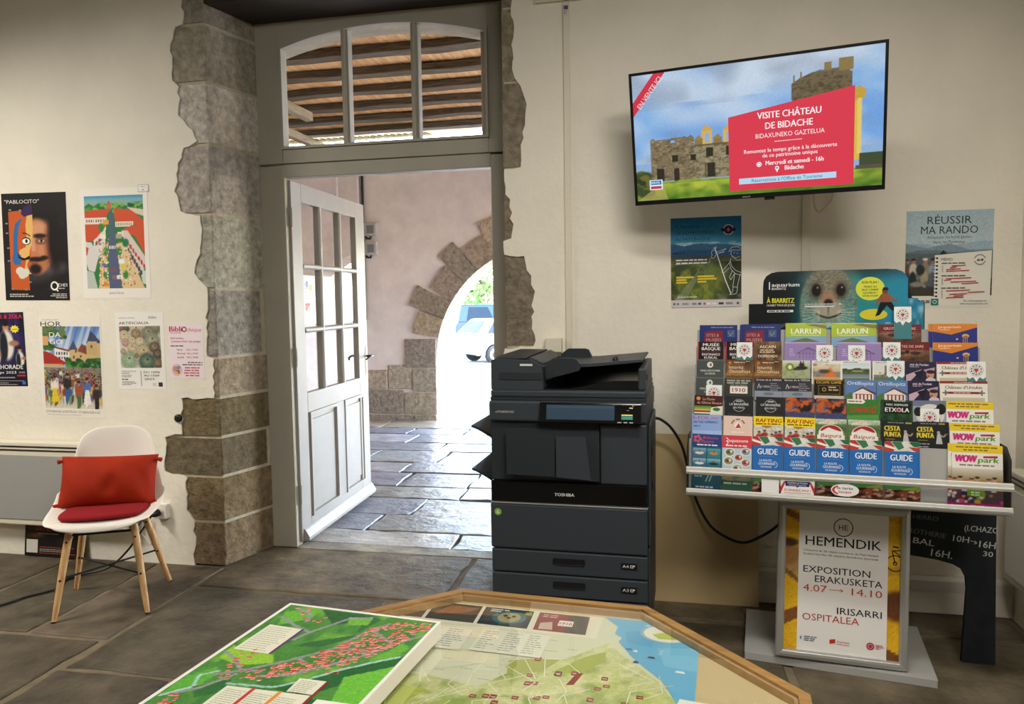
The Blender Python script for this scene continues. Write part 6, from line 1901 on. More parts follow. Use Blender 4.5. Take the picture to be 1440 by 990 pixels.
def cov_aquazone(p):
    w, h = p.w, p.h
    p.rect(0, 0, w, h, '#b5cad2'); p.rect(0, h-.046, w, .046, '#cf4450'); p.text('aquazone', w*.22, h-.024, .012, '#f2dcdc', w=w*.66, bold=1.0); p.ring(w*.14, h-.016, .006, .003, '#f2dcdc', 14, -100, 100); p.ring(w*.14, h-.028, .006, .003, '#f2dcdc', 14, -100, 100); p.bars(w*.12, h-.040, w*.72, 1, .01, .005, '#f0d8d8', 2, 'c', .95)
    p.rect(0, 0, w, .05, '#3f6a55')
    for i, (a, b, r) in enumerate(((.26, .062, .018), (.80, .058, .018), (.56, .080, .016), (.22, .094, .019), (.80, .098, .017), (.52, .120, .020), (.2, .135, .015))):
        p.ell2(w*a, h-b, r, r*.85, '#e6ecea', 16); p.ell2(w*a, h-b, r*.85, r*.7, ['#7f8a6a', '#8a9a9a', '#c25a52', '#9a8a6a', '#b06a5a', '#a8a090', '#6a8a9a'][i], 16); p.ell2(w*a-.004, h-b, r*.4, r*.3, '#5a4a42', 10); p.ell2(w*a+.005, h-b+.003, r*.25, r*.3, '#e0d0c0', 8)
    c = Pic(30, 16, '#7a8a6a', 4); c.cloud(8, '#b5755a', .7); c.cloud(9, '#3a4a34', .7); p.img(0, .045, w, .03, c)
    p.bars(w*.06, .032, w*.8, 1, .01, .006, '#cfe0d4', 5, lo=.95)
def cov_guide(p):
    w, h = p.w, p.h
    p.rect(0, 0, w, h, '#2b6cb5')
    p.rect(0, h-.032, w, .032, '#d8d6cf'); p.poly([(0, h), (w*.18, h), (w*.32, h-.020), (0, h-.008)], '#b53a36'); p.poly([(0, h-.012), (w*.34, h-.020), (w*.30, h-.027), (0, h-.020)], '#efede6'); p.poly([(0, h-.018), (w*.30, h-.026), (w*.24, h-.036), (0, h-.034)], '#bf3f39')
    p.poly([(w*.20, h), (w*.50, h), (w*.60, h-.018), (w*.42, h-.028)], '#3f7a52'); p.poly([(w*.50, h), (w*.62, h), (w*.76, h-.012), (w*.60, h-.022)], '#dfe0da'); p.poly([(w*.72, h), (w, h), (w, h-.016), (w*.86, h-.014)], '#2f6a48'); p.poly([(w*.72, h-.016), (w, h-.018), (w, h-.034), (w*.86, h-.028)], '#b8443f')
    p.poly([(0, h-.036), (w*.4, h-.032), (w*.7, h-.030), (w, h-.035), (w, h-.05), (0, h-.05)], '#2b6cb5')
    p.text('GUIDE', w*.5, h-.064, .022, '#eaf0f6', w=w*.66, al='c', bold=.9); p.rect(w*.22, h-.072, w*.5, .0008, '#7fa8d8')
    p.text('LA ROUTE', w*.24, h-.090, .0085, '#dfe9f4', w=w*.40, bold=.6); p.text('GOURMANDE', w*.20, h-.102, .0095, '#dfe9f4', w=w*.56, bold=.6); p.text('DES BASQUES', w*.28, h-.112, .006, '#dfe9f4', w=w*.36, bold=.4); p.ring(w*.72, h-.100, .011, .0015, '#dfe9f4', 16, -80, 110)
    p.poly([(0, .062), (w*.3, .074), (w*.5, .068), (w*.8, .076), (w, .07), (w, .05), (0, .05)], '#3f7a9a'); p.poly([(0, .055), (w*.4, .066), (w*.75, .058), (w, .064), (w, .04), (0, .04)], '#4f8a44'); p.poly([(w*.5, .05), (w, .06), (w, .04), (w*.5, .04)], '#8aa83f')
    c = Pic(30, 18, '#8a4a34', 5); c.dots(50, ['#c9a284', '#6a2a20', '#e0cdb8', '#a8553a', '#3a2018', '#d8b090'], 0, 1, 0, 1, (.05, .11)); p.img(0, 0, w, .046, c)
COV = dict(sites=cov_sites, larrun=cov_larrun, grottes=cov_grottes, aquarium=cov_aquarium, musee=cov_musee, ascain=cov_ascain, purple=cov_purple, venez=cov_venez, isturitz=cov_isturitz, donkey=cov_donkey,
           photoA=photo_cover(paA), photoB=photo_cover(paB), photoC=photo_cover(paC), cite=cov_cite, chateau=cov_chateau, y1910=cov_y1910, verna=cov_verna, escape=cov_escape, ort=cov_ort, gateau=cov_gateau, brass=cov_brass,
           lava=cov_lava, canoe=cov_canoe, etxola=cov_etxola, cow=cov_cow, wow=cov_wow, efoil=cov_efoil, beige=cov_beige, raft=cov_raft, baig=cov_baig, cesta=cov_cesta, sea=cov_sea, aquazone=cov_aquazone, guide=cov_guide)
# width, height and what the cover looks like
KIND = dict(
    sites=(.15, .21, 'dark blue brochure with a maroon title block'), larrun=(.152, .215, 'lime green mountain brochure with a wavy top'), grottes=(.15, .21, 'dark red cave brochure with a brown picture'),
    aquarium=(.148, .21, 'navy brochure with an orange corner and a jellyfish'), musee=(.104, .21, 'black museum leaflet with bold white capitals'), ascain=(.104, .21, 'brown leaflet with a woody picture and white capitals'),
    purple=(.155, .21, 'purple brochure with a line drawing of a roof'), venez=(.104, .21, 'grey green leaflet with a round white emblem'), isturitz=(.104, .21, 'golden brown cave leaflet with a pale two line title'),
    donkey=(.102, .21, 'pale green leaflet with a dark donkey'), photoA=(.105, .21, 'white leaflet with a sandy orange photo'), photoB=(.102, .21, 'white leaflet with a green landscape photo'), photoC=(.104, .21, 'white leaflet with a photo of a grey castle'),
    cite=(.102, .21, 'dark indigo leaflet with pink facets and a child'), chateau=(.15, .21, 'cream castle brochure with a dark red bar'), y1910=(.105, .21, 'dark olive leaflet with a white box of red numerals'),
    verna=(.102, .21, 'charcoal cave leaflet with thin white title'), escape=(.103, .21, 'black leaflet with a yellow heading and gold frame'), ort=(.104, .21, 'blue leaflet with a white and red farmhouse'),
    gateau=(.106, .21, 'maroon leaflet with striped colour bands'), brass=(.105, .21, 'black leaflet with a round white emblem'), lava=(.102, .21, 'orange and slate blue leaflet with riders'), canoe=(.106, .21, 'green canoe leaflet with slanted red capitals'),
    etxola=(.105, .21, 'dark green animal park leaflet with white capitals'), cow=(.106, .21, 'grey leaflet with a black and white cow'), wow=(.150, .21, 'white and yellow park brochure with pink and green lettering'),
    efoil=(.108, .21, 'pale blue leaflet with small red heading'), beige=(.104, .21, 'beige leaflet with a ring of lettering'), raft=(.104, .212, 'yellow topped rafting leaflet with red lettering'), baig=(.104, .21, 'mountain leaflet with a white and red oval badge'),
    cesta=(.104, .21, 'black leaflet with bold yellow capitals and a player'), sea=(.106, .21, 'navy and teal boating leaflet with four photos'), aquazone=(.104, .21, 'red topped leaflet with round photos'), guide=(.104, .21, 'blue booklet with red, white and green waves on top'))
ROWNAME = {1: 'top row', 2: 'second row', 3: 'third row', 4: 'fourth row', 5: 'fifth row', 6: 'sixth row', 7: 'front row'}
ROWS = {1: [('sites', -.497), ('sites', -.338), ('larrun', -.163), ('larrun', .011), ('grottes', .176), ('aquarium', .365)],
        2: [('musee', -.500), ('musee', -.388), ('ascain', -.279), ('purple', -.165), ('purple', .025), ('grottes', .196), ('aquarium', .356)],
        3: [('venez', -.498), ('isturitz', -.388), ('isturitz', -.281), ('donkey', -.176), ('photoA', -.070), ('photoB', .038), ('photoC', .143), ('cite', .252), ('chateau', .360)],
        4: [('venez', -.498), ('y1910', -.389), ('verna', -.278), ('verna', -.172), ('escape', -.063), ('ort', .044), ('ort', .151), ('cite', .255), ('chateau', .360)],
        5: [('gateau', -.500), ('brass', -.385), ('brass', -.273), ('lava', -.165), ('lava', -.060), ('canoe', .045), ('etxola', .155), ('cow', .264), ('wow', .363)],
        6: [('efoil', -.500), ('beige', -.387), ('raft', -.278), ('raft', -.171), ('baig', -.064), ('baig', .044), ('cesta', .151), ('cesta', .257), ('wow', .367)],
        7: [('sea', -.498), ('aquazone', -.388), ('guide', -.281), ('guide', -.172), ('guide', -.064), ('guide', .046), ('guide', .156), ('wow', .362)]}
ORD = ['first', 'second', 'third', 'fourth', 'fifth']
brng = random.Random(17)
_proto = {}
def brochure(kind, x, row, label, back=0.0, dz=0.0):
    w, h, _ = KIND[kind]
    key = kind
    if key not in _proto:
        p = Print(w, h, '#d8d4cc', t=.004, mat=GLOSS, eps=.00005)
        COV[kind](p)
        o = p.put('brochure', (0, 0, 0))
        _proto[key] = o
    else:
        o = _proto[key].copy()
        COL.objects.link(o)
    ybot = LY[row]-.212*math.sin(LEAN)+.012+back
    z0 = ZT[row]-.2085
    tw = math.radians(brng.uniform(-.7, .7))
    o.matrix_world = RM @ Matrix.Translation((x, ybot, z0+dz+abs(math.sin(tw))*w)) @ Matrix.Rotation(-LEAN, 4, 'X') @ Matrix.Rotation(tw, 4, 'Y')
    tag(o, label, 'brochure', 'brochures in the rack')
    return o
for row, items in ROWS.items():
    cnt = {}
    tot = {}
    for k, _ in items:
        tot[k] = tot.get(k, 0)+1
    for k, x in items:
        i = cnt.get(k, 0)
        cnt[k] = i+1
        lab = KIND[k][2]
        if tot[k] == 1:
            lab += f', {ROWNAME[row]} of the rack'
        elif tot[k] == 2:
            lab += f", {('left', 'right')[i]} one in the {ROWNAME[row]}"
        else:
            lab += f', {ORD[i]} in the {ROWNAME[row]}'
        brochure(k, x, row, lab)
# copies peeking out behind the front ones
for k, row, x, lab in (('aquarium', 1, .352, 'navy and orange brochure peeking out behind the top row jellyfish one'),
                       ('sites', 1, -.327, 'dark blue brochure tucked behind the right maroon titled one in the top row'),
                       ('larrun', 1, .020, 'lime green brochure tucked behind the right mountain one in the top row'),
                       ('wow', 7, .350, 'white and yellow park brochure sticking out behind the front row one'),
                       ('guide', 7, .163, 'blue booklet tucked behind the rightmost blue booklet of the front row'),
                       ('cesta', 6, .263, 'black and yellow leaflet tucked behind the right player leaflet')):
    brochure(k, x, row, lab, back=.0065, dz=.001)
# white cards with a teal map pin
PINLAB = {0: 'in front of the right black museum leaflet', 1: 'on the left purple brochure', 2: 'on the right purple brochure', 3: 'between the purple and cave brochures', 4: 'beside the indigo leaflet of the third row', 5: 'on the upper cream castle brochure', 6: 'in front of the lower grey green leaflet', 7: 'on the cow leaflet', 8: 'above the top row below the surfer'}
PINS = [(2, -.347, 1.236, .060), (2, -.049, 1.226, .059), (2, .065, 1.226, .060), (2, .187, 1.238, .061), (3, .192, 1.172, .060), (3, .455, 1.172, .058), (4, -.458, 1.075, .059), (5, .285, 1.013, .056), (1, .233, 1.371, .068)]
pc0 = None
for i, (row, x, zt, w) in enumerate(PINS):
    if pc0 is None:
        p = Print(.06, .125, '#f0eeea', t=.0008, mat=GLOSS)
        p.rect(0, .0, .06, .085, '#3f7f86'); p.poly([(0, .085), (.06, .085), (.06, .07), (.052, .062), (.03, .074), (.008, .062), (0, .07)], '#f0eeea')
        p.ell2(.03, .094, .0215, .0215, '#f0eeea', 22); p.poly([(.0105, .085), (.0495, .085), (.03, .052)], '#f0eeea'); p.ring(.03, .094, .0215, .0012, '#8a8686', 30)
        for q in range(10):
            p.ring(.03, .094, .0160, .0042, '#6a6466', 4, 36*q+4, 36*q+28)
        p.ell2(.0275, .0955, .0042, .0042, '#b03a40', 12); p.ell2(.0325, .0955, .0042, .0042, '#b03a40', 12); p.poly([(.0236, .0938), (.0364, .0938), (.03, .0855)], '#b03a40'); p.ring(.03, .094, .0098, .0012, '#b03a40', 18)
        o = p.put('map_pin_card', (0, 0, 0)); pc0 = o
    else:
        o = pc0.copy(); COL.objects.link(o)
    z0 = zt-.125
    f_ = (zt-(ZT[row]-.212))
    ytop = LY[row]-.212*math.sin(LEAN)+.0055+(z0-(ZT[row]-.212))*math.tan(LEAN)
    o.matrix_world = RM @ Matrix.Translation((x, ytop, z0)) @ Matrix.Rotation(-LEAN, 4, 'X')
    tag(o, 'white card with a map pin on teal, '+PINLAB[i], 'card', 'map pin cards in the rack')

# ---------------------------------------------------------------- cut-out header sign behind the top row
SIGN = [(-.303, 1.22), (.345, 1.22), (.345, 1.385), (.300, 1.405), (.292, 1.44), (.289, 1.466), (.281, 1.490), (.266, 1.506), (.244, 1.515), (.21, 1.518), (-.19, 1.517), (-.218, 1.511), (-.236, 1.499), (-.246, 1.480), (-.248, 1.455), (-.248, 1.387), (-.303, 1.387)]
W0, Z0 = .648, .30
p = Print(.648, .30, '#13181a', base=False, mat=GLOSS)
p.t = 0.003
sp_ = [(a+.303, q-1.22) for a, q in SIGN]
p.prism(sp_, -.003, 0, 'y', GLOSS, '#15191b')
c = Pic(220, 100, '#0f4a50', 31)
c.mix(np.clip((c.X-.12)/.5, 0, 1), '#2a8a8e'); c.cloud(4, '#0c3a44', .6); c.mix(np.clip((.34-c.X)/.2, 0, 1), '#12181a'); c.mix(np.clip((c.X-.72)/.2, 0, 1)*.7, '#2a8fb8'); c.mix(np.clip((c.Y-.86)/.14, 0, 1)*.6, '#20242a')
sm_ = ((c.X-.462)/.20)**2+((c.Y-.50)/.56)**2
mseal = np.clip((1.05-sm_)*8, 0, 1)
c.mix(mseal, '#6f7d74'); c.ell(.462, .80, .16, .30, '#867a66', .8, .5); c.ell(.462, .20, .17, .24, '#3f9a94', .8, .4); c.ell(.34, .45, .07, .3, '#4a8a84', .6, .6); c.ell(.59, .45, .07, .3, '#4a9a98', .6, .6)
c.mix(mseal*np.clip((c.fld(60)*.5+c.fld(90)*.5-.50)*6, 0, 1), '#4a5248', .5); c.mix(mseal*np.clip((c.fld(80)-.62)*6, 0, 1), '#aaa893', .45)
for x in (.378, .548):
    c.ell(x, .73, .046, .115, '#4a3a2e', .8, .4); c.ell(x, .735, .031, .080, '#15100d', 1, .15); c.ell(x+.008, .77, .006, .013, '#b8b4aa', .9, .3)
c.ell(.462, .60, .052, .11, '#a87c62', .9, .4); c.ell(.420, .47, .062, .11, '#a29c8a', .95, .35); c.ell(.506, .47, .062, .11, '#a29c8a', .95, .35); c.ell(.463, .56, .032, .055, '#2a1f1c', 1, .25); c.ell(.463, .46, .006, .05, '#5a4e44', .6, .5)
c.ell(.463, .33, .075, .05, '#87907f', .8, .5)
for t in np.linspace(-1, 1, 60):
    c.ell(.463+.085*t, .395-.035*(1-abs(t)**1.5)+.02*abs(t), .006, .012, '#3a342a', .8, .3)
for k in range(7):
    for sg in (-1, 1):
        for t in np.linspace(0, 1, 24):
            c.ell(.463+sg*(.06+.12*t), .45-.03*k*t-.02*k+.04*t, .0028, .006, '#dfe3da', .5, .3)
c.mix(((c.X > .80) & (c.Y < .42)).astype(float), '#2a86b5', .6); c.cloud(15, '#d8ecf0', .6, 0, .3, .62, .8)
c.grain(.015)
def in_sign(a, q):
    r = False
    for i in range(len(sp_)):
        x0, y0 = sp_[i]; x1, y1 = sp_[i-1]
        if (y0 > q) != (y1 > q) and a < (x1-x0)*(q-y0)/(y1-y0)+x0:
            r = not r
    return r
p.img(.058, .002, .58*.915, .294, c, in_sign)
# right part of the picture, beyond the cut-out corner
c2 = Pic(12, 16, '#2f8ab0', 3); c2.cloud(4, '#d8ecf0', .8); c2.cloud(5, '#15607a', .6)
p.img(.589, .002, .056, .18, c2, in_sign)
p.rect(.078, .225, .004, .030, '#eef0ee'); p.text('aquarium', .089, .236, .016, '#eef0ee', w=.105, bold=.9); p.text('BIARRITZ', .089, .223, .009, '#eef0ee', w=.055, bold=.3)
p.text('À BIARRITZ', .070, .170, .020, '#d8d23a', w=.105, bold=1.2); p.text('OUVERT TOUS LES JOURS', .070, .156, .009, '#e6e6e0', w=.108, bold=.5); p.rect(.072, .132, .10, .009, '#e3e3de'); p.bars(.076, .134, .092, 1, .01, .005, '#4a4a48', 2, lo=.97)
p.rect(.215, .160, .135, .006, '#d0d4d2'); p.rect(.215, .151, .11, .006, '#d0d4d2'); p.bars(.218, .1615, .128, 1, .01, .003, '#4a5a58', 3, lo=.97)
p.ell2(.455, .222, .052, .046, '#dbe04a', 30)
p.text('BON PLAN !', .455, .242, .010, '#2a2a22', w=.058, al='c', bold=.8)
for i, (t, ww) in enumerate((('PENSEZ AU', .045), ('BILLET COMBINÉ', .058), ('AQUARIUM +', .052), ('CITÉ DE L\'OCÉAN', .056))):
    p.text(t, .455, .226-.012*i, .0075, '#2a2a22', w=ww, al='c', bold=.7)
p.ell2(.468, .120, .05, .022, '#d8cc3a', 20)
p.ell2(.508, .208, .010, .012, '#7a4a34', 12); p.poly([(.497, .214), (.521, .214), (.517, .226), (.502, .226)], '#1d1a1a'); p.poly([(.495, .200), (.520, .200), (.532, .165), (.492, .165)], '#9a5a3a'); p.poly([(.492, .168), (.532, .168), (.548, .140), (.535, .134), (.515, .155), (.490, .118), (.474, .112)], '#191c22'); p.line([(.497, .196), (.482, .170), (.474, .160)], .008, '#9a5a3a'); p.line([(.522, .195), (.540, .178), (.552, .172)], .008, '#9a5a3a')
o = p.build('header_sign', None, recalc=False)
o.matrix_world = RM @ Matrix.Translation((-.303, .214, 1.22)) @ Matrix.Rotation(math.radians(-2), 4, 'X')
tag(o, 'cut out sign with a seal face and a surfer above the rack', 'sign')

# ---------------------------------------------------------------- framed poster standing on the rack base
fw_, fh_ = .462, .598
pf_ = thing('framed_poster', 'grey snap frame with a white and yellow exhibition poster below the rack', 'frame')
pf_.matrix_world = RM @ Matrix.Translation((.036, -.052, .0305)) @ Matrix.Rotation(math.radians(2.5), 4, 'Z') @ Matrix.Rotation(math.radians(-6.0), 4, 'X') @ Matrix.Rotation(math.radians(1.2), 4, 'Y')
b = MB()
b.box(-fw_/2, fw_/2, .004, .010, 0.005, fh_, RACKGREY); b.build('back_board', pf_)
b = MB()
RAIL = [(0, 0.003), (0, -.010), (.004, -.014), (.014, -.016), (.025, -.014), (.030, -.006), (.030, .003)]
def rail(pa, pb, inx, inz):
    # mitred profile from corner pa to pb
    vs = []
    for (x, z), sgn in ((pa, 1), (pb, -1)):
        for d, y in RAIL:
            dx = inx*d if inx else (d if x < 0 else -d)
            dz = inz*d if inz else (d if z < .3 else -d)
            vs.append((x+dx, y, z+dz))
    n = len(RAIL)
    fs = [(i, (i+1) % n, n+(i+1) % n, n+i) for i in range(n)]+[list(range(n))[::-1], list(range(n, 2*n))]
    b.add(vs, fs, ALU)
A_, B_, C_, D_ = (-fw_/2, 0.005), (fw_/2, 0.005), (fw_/2, fh_), (-fw_/2, fh_)
rail(A_, B_, 0, 1); rail(D_, C_, 0, -1); rail(A_, D_, 1, 0); rail(B_, C_, -1, 0)
b.build('snap_rail', pf_, bevel=.0015)
pw_, ph_ = fw_-.030, fh_-.035
p = Print(pw_, ph_, '#e3b52a', t=.0008)
c = Pic(60, 84, '#e3b224', 41)
c.cloud(3, '#c99a1c', .6)
c.poly([(0, .99), (.16, .93), (.16, .88), (0, .93)], '#8a5a2a'); c.poly([(0, .72), (.16, .70), (.18, .52), (.06, .55), (0, .60)], '#b08a52'); c.ell(.05, .66, .12, .07, '#9a6f3a', 1, .2); c.ell(.06, .74, .09, .03, '#4a2f20', 1, .2); c.poly([(0, .60), (.16, .50), (.16, .47), (0, .55)], '#7a5a34')
c.poly([(0, .26), (.16, .32), (.16, .24), (0, .16)], '#7f4f26'); c.poly([(0, .10), (.2, .02), (.3, 0), (0, 0)], '#d8a01c')
c.ell(.95, .38, .14, .10, '#6a3f22', 1, .15); c.poly([(.8, .60), (1, .66), (1, .60), (.8, .55)], '#c99a24'); c.poly([(.78, .14), (1, .05), (1, 0), (.85, 0)], '#7a4a24'); c.poly([(.8, .98), (1, .93), (1, .90), (.8, .95)], '#c58f1c')
c.grain(.02)
p.img(0, 0, pw_, ph_, c)
p.ring(.925*pw_, .66*ph_, .029, .004, '#2a2622', 24); p.ring(.925*pw_, .66*ph_, .006, .004, '#2a2622', 10)
p.line([(.925*pw_, .66*ph_), (.90*pw_, .74*ph_), (.985*pw_, .75*ph_), (.985*pw_, .70*ph_), (.905*pw_, .745*ph_)], .004, '#2a2622'); p.line([(.905*pw_, .77*ph_), (.95*pw_, .765*ph_)], .006, '#2a2622'); p.rect(.905*pw_, .60*ph_, .0, .0, '#2a2622')
wx, ww = .145*pw_, .725*pw_
p.rect(wx, .015*ph_, ww, .962*ph_, '#ebe8e4')
cx = wx+ww/2
p.ring(cx, .868*ph_, .033, .0035, '#1f1c1c', 36)
p.text('HE', cx, .850*ph_, .021, '#1f1c1c', w=.032, al='c')
p.text('HEMENDIK', cx, .735*ph_, .036, '#1f1c1c', w=.265, al='c', bold=.35)
p.text("L'histoire de 50 objets iconiques du Pays basque", wx+.018, .693*ph_, .0075, '#2a2626', w=.262, bold=.5)
p.text('Euskal Herriko 50 objektu ikonikoen istorioak', wx+.018, .668*ph_, .0075, '#2a2626', w=.262, bold=.5)
p.text('EXPOSITION', wx+.018, .550*ph_, .026, '#1f1c1c', w=.235, bold=.2)
p.text('ERAKUSKETA', wx+ww-.018, .488*ph_, .026, '#1f1c1c', w=.235, al='r', bold=.2)
p.text('4.07', wx+.018, .423*ph_, .027, '#c0482c', w=.085); p.text('14.10', wx+ww-.018, .423*ph_, .027, '#c0482c', w=.105, al='r')
p.line([(wx+.112, .445*ph_), (wx+.160, .445*ph_)], .002, '#c0482c'); p.line([(wx+.150, .455*ph_), (wx+.160, .445*ph_), (wx+.150, .435*ph_)], .002, '#c0482c')
p.text('IRISARRI', wx+ww-.018, .288*ph_, .026, '#1f1c1c', w=.155, al='r', bold=.2)
p.text('OSPITALEA', wx+.018, .228*ph_, .027, '#b0452e', w=.200)
p.text('E', wx+.012, .095*ph_, .012, '#2a2a2a', bold=1.5); p.bars(wx+.026, .112*ph_, .048, 3, .007, .004, '#5a6a7a', 2)
p.poly([(cx-.040, .085*ph_), (cx-.020, .092*ph_), (cx-.020, .12*ph_), (cx-.040, .113*ph_)], '#c0382c'); p.text('Ospitalea', cx-.015, .098*ph_, .008, '#b0352c', w=.045); p.bars(cx-.015, .085*ph_, .045, 1, .01, .002, '#b0352c', 4, lo=.95)
p.ell2(wx+ww-.055, .100*ph_, .014, .014, '#b52a50', 20); p.ring(wx+ww-.055, .100*ph_, .008, .0015, '#ecd0d8', 16); p.bars(wx+ww-.037, .108*ph_, .028, 3, .006, .003, '#b52a50', 5)
p.put('poster', (-pw_/2, .0035, .0225), parent=pf_)

# ---------------------------------------------------------------- chalk board with a leg
CHALKB = plain('worn_chalkboard', '#23282b', .8, spec=.2, mottle=.25, mscale=14)
cbT = thing('chalkboard', 'black gate shaped chalkboard with white handwriting standing behind the framed poster', 'chalkboard')
cbT.matrix_world = Matrix.Translation((.62, -.46, 0.001)) @ Matrix.Rotation(math.radians(-4), 4, 'Z') @ Matrix.Rotation(math.radians(-5), 4, 'X')
b = MB()
b.prism([(.60, 0), (.605, .585), (.645, .66), (.28, .66), (.275, .40), (.40, .385), (.455, .372), (.485, .355), (.50, .325), (.503, .28), (.485, 0)][::-1], 0, .018, 'y', CHALKB)
b.build('board', cbT, bevel=.003)
CK = '#c9ccc8'
def chalk(t, x, z, cap, w, rot=0.0, col=CK):
    p = Print(.4, .7, base=False)
    p.text(t, 0, 0, cap, col, w=w, rot=rot, bold=.35, shear=.05)
    if t == '10H':
        p.line([(.060, .006), (.083, -.002)], .002, CK); p.line([(.075, .006), (.083, -.002), (.073, -.007)], .002, CK)
    p.put('chalk_word', (.27+x, -.0005, z), parent=cbT)
chalk('(I.CHAZO', .225, .505, .022, .115, -2); chalk('HERRO', .045, .540, .018, .09, -3, '#5f6668'); chalk('ROTHERIE', .03, .485, .020, .13, -7, '#6a7072')
chalk('10H', .185, .462, .024, .055, -4); chalk('16H', .275, .445, .026, .055, -4); chalk('30', .288, .412, .020, .034, -3); chalk('BAL', .045, .445, .024, .075, -7); chalk('16H.', .108, .400, .028, .075, -6)

# ================================================================ MAP TABLE IN FRONT
OAK = wood('honey_oak', '#866032', '#ab854b', 4, 'X', .38, 10)
LIP = wood('pale_beech_lip', '#ab8656', '#c2a074', 4, 'X', .35, 10)
TA = math.radians(-4.2)
TC_ = (-.299, -2.4675, 0)
tb = thing('display_table', 'octagonal honey wood display table with a glass top over a map', 'table', TC_, (0, 0, TA))
TM_ = Matrix.Translation(TC_) @ Matrix.Rotation(TA, 4, 'Z')
def octo(ap):
    R = ap/math.cos(math.pi/8)
    return [(R*math.cos(math.pi/8+k*math.pi/4), R*math.sin(math.pi/8+k*math.pi/4)) for k in range(8)]
AO, AI, AL = .519, .499, .492
def ringpiece(mb, k, a0, a1, z0, z1, mat):
    o, i = octo(a0), octo(a1)
    j = (k+1) % 8
    mb.prism([o[k], o[j], i[j], i[k]], z0, z1, 'z', mat)
b = MB()
for k in range(8):
    ringpiece(b, k, AO, AI, .655, .745, OAK)
b.build('rim', tb, bevel=.003)
b = MB()
for k in range(8):
    ringpiece(b, k, AI-.0005, AL, .722, .7395, LIP)
b.build('inner_lip', tb, bevel=.001)
b = MB(); b.prism(octo(AI-.001),   .662, .7255, 'z', plain('beige_table_board', '#cfb98c', .7)); b.build('base_board', tb)
b = MB(); b.add([(q[0], q[1], .7415) for q in octo(AI-.003)], [list(range(8))], TABLEGLASS); b.build('glass_top', tb, recalc=False)
b = MB(); b.prism(octo(.16), .05, .655, 'z', OAK); b.prism(octo(.30), 0, .05, 'z', OAK); b.build('pedestal', tb, bevel=.004)

def clip(poly, win):
    """part of poly inside the convex, counter-clockwise window."""
    out = poly
    for i in range(len(win)):
        a, c = win[i], win[(i+1) % len(win)]
        def side(q):
            return (c[0]-a[0])*(q[1]-a[1])-(c[1]-a[1])*(q[0]-a[0])
        src, out = out, []
        for j in range(len(src)):
            p0, p1 = src[j-1], src[j]
            s0, s1 = side(p0), side(p1)
            if (s0 >= 0) != (s1 >= 0):
                t = s0/(s0-s1)
                out.append((p0[0]+(p1[0]-p0[0])*t, p0[1]+(p1[1]-p0[1])*t))
            if s1 >= 0:
                out.append(p1)
        if not out:
            return []
    return out
WIN = octo(.490)
class Sheet(Print):
    """print cut to the inside of the table; drawn straight in table coordinates."""
    def poly(s, pts, col):
        a = sum(pts[i][0]*pts[(i+1) % len(pts)][1]-pts[(i+1) % len(pts)][0]*pts[i][1] for i in range(len(pts)))
        q = clip(pts[::-1] if a < 0 else pts, WIN)
        return super().poly(q, col) if len(q) > 2 else s
m = Sheet(1, 1, base=False, t=.0002, eps=.00004)
m.poly([(-.40, -.33), (.33, -.33), (.33, .48), (-.40, .48)], '#d5d6b8')
for q in range(40):
    m.hold = 2
    m.bars(-.33+.5*((q*7)%11)/11, .16+.2*((q*5)%13)/13, .03, 1, .01, .002, '#9a9a84', q)
m.hold = None; m.k = 3
# advertisements along the top edge of the sheet
def ad(x0, x1, y0, y1, cols):
    m.poly([(x0, y0), (x1, y0), (x1-.006, y1), (x0-.006, y1)], cols)
m.poly([(-.40, .375), (.125, .375), (.125, .48), (-.40, .48)], '#e2dcc4')
for x, c in ((-.375, '#6a5a4a'), (-.255, '#3a3a34'), (-.135, '#22343a'), (-.010, '#8a2f30')):
    ad(x, x+.112, .385, .474, c)
m.poly([(-.245, .41), (-.18, .43), (-.15, .46), (-.22, .465)], '#8a5a3a'); m.poly([(-.36, .40), (-.30, .40), (-.29, .44), (-.35, .44)], '#a89a7a')
m.ell2(-.075, .43, .038, .034, '#2a6a70', 18); m.ell2(-.075, .43, .026, .026, '#a89a70', 18); m.ell2(-.085, .437, .005, .006, '#1d1814', 8); m.ell2(-.066, .437, .005, .006, '#1d1814', 8); m.ell2(-.075, .428, .006, .004, '#2a2420', 8); m.bars(-.125, .462, .05, 2, .009, .005, '#e3e0d0', 2); m.bars(-.045, .46, .02, 2, .008, .004, '#d8d23a', 3)
m.poly([(.055, .386), (.10, .386), (.094, .474), (.055, .474)], '#4f4a44'); m.poly([(.036, .415), (.068, .415), (.067, .442), (.036, .442)], '#e6e0d6'); m.text('1910', .052, .422, .012, '#a83a36', w=.026, al='c', bold=1); m.poly([(.0, .39), (.03, .392), (.022, .43), (-.002, .42)], '#c9b0a0'); m.bars(-.004, .46, .05, 2, .009, .005, '#d8b0a8', 4)
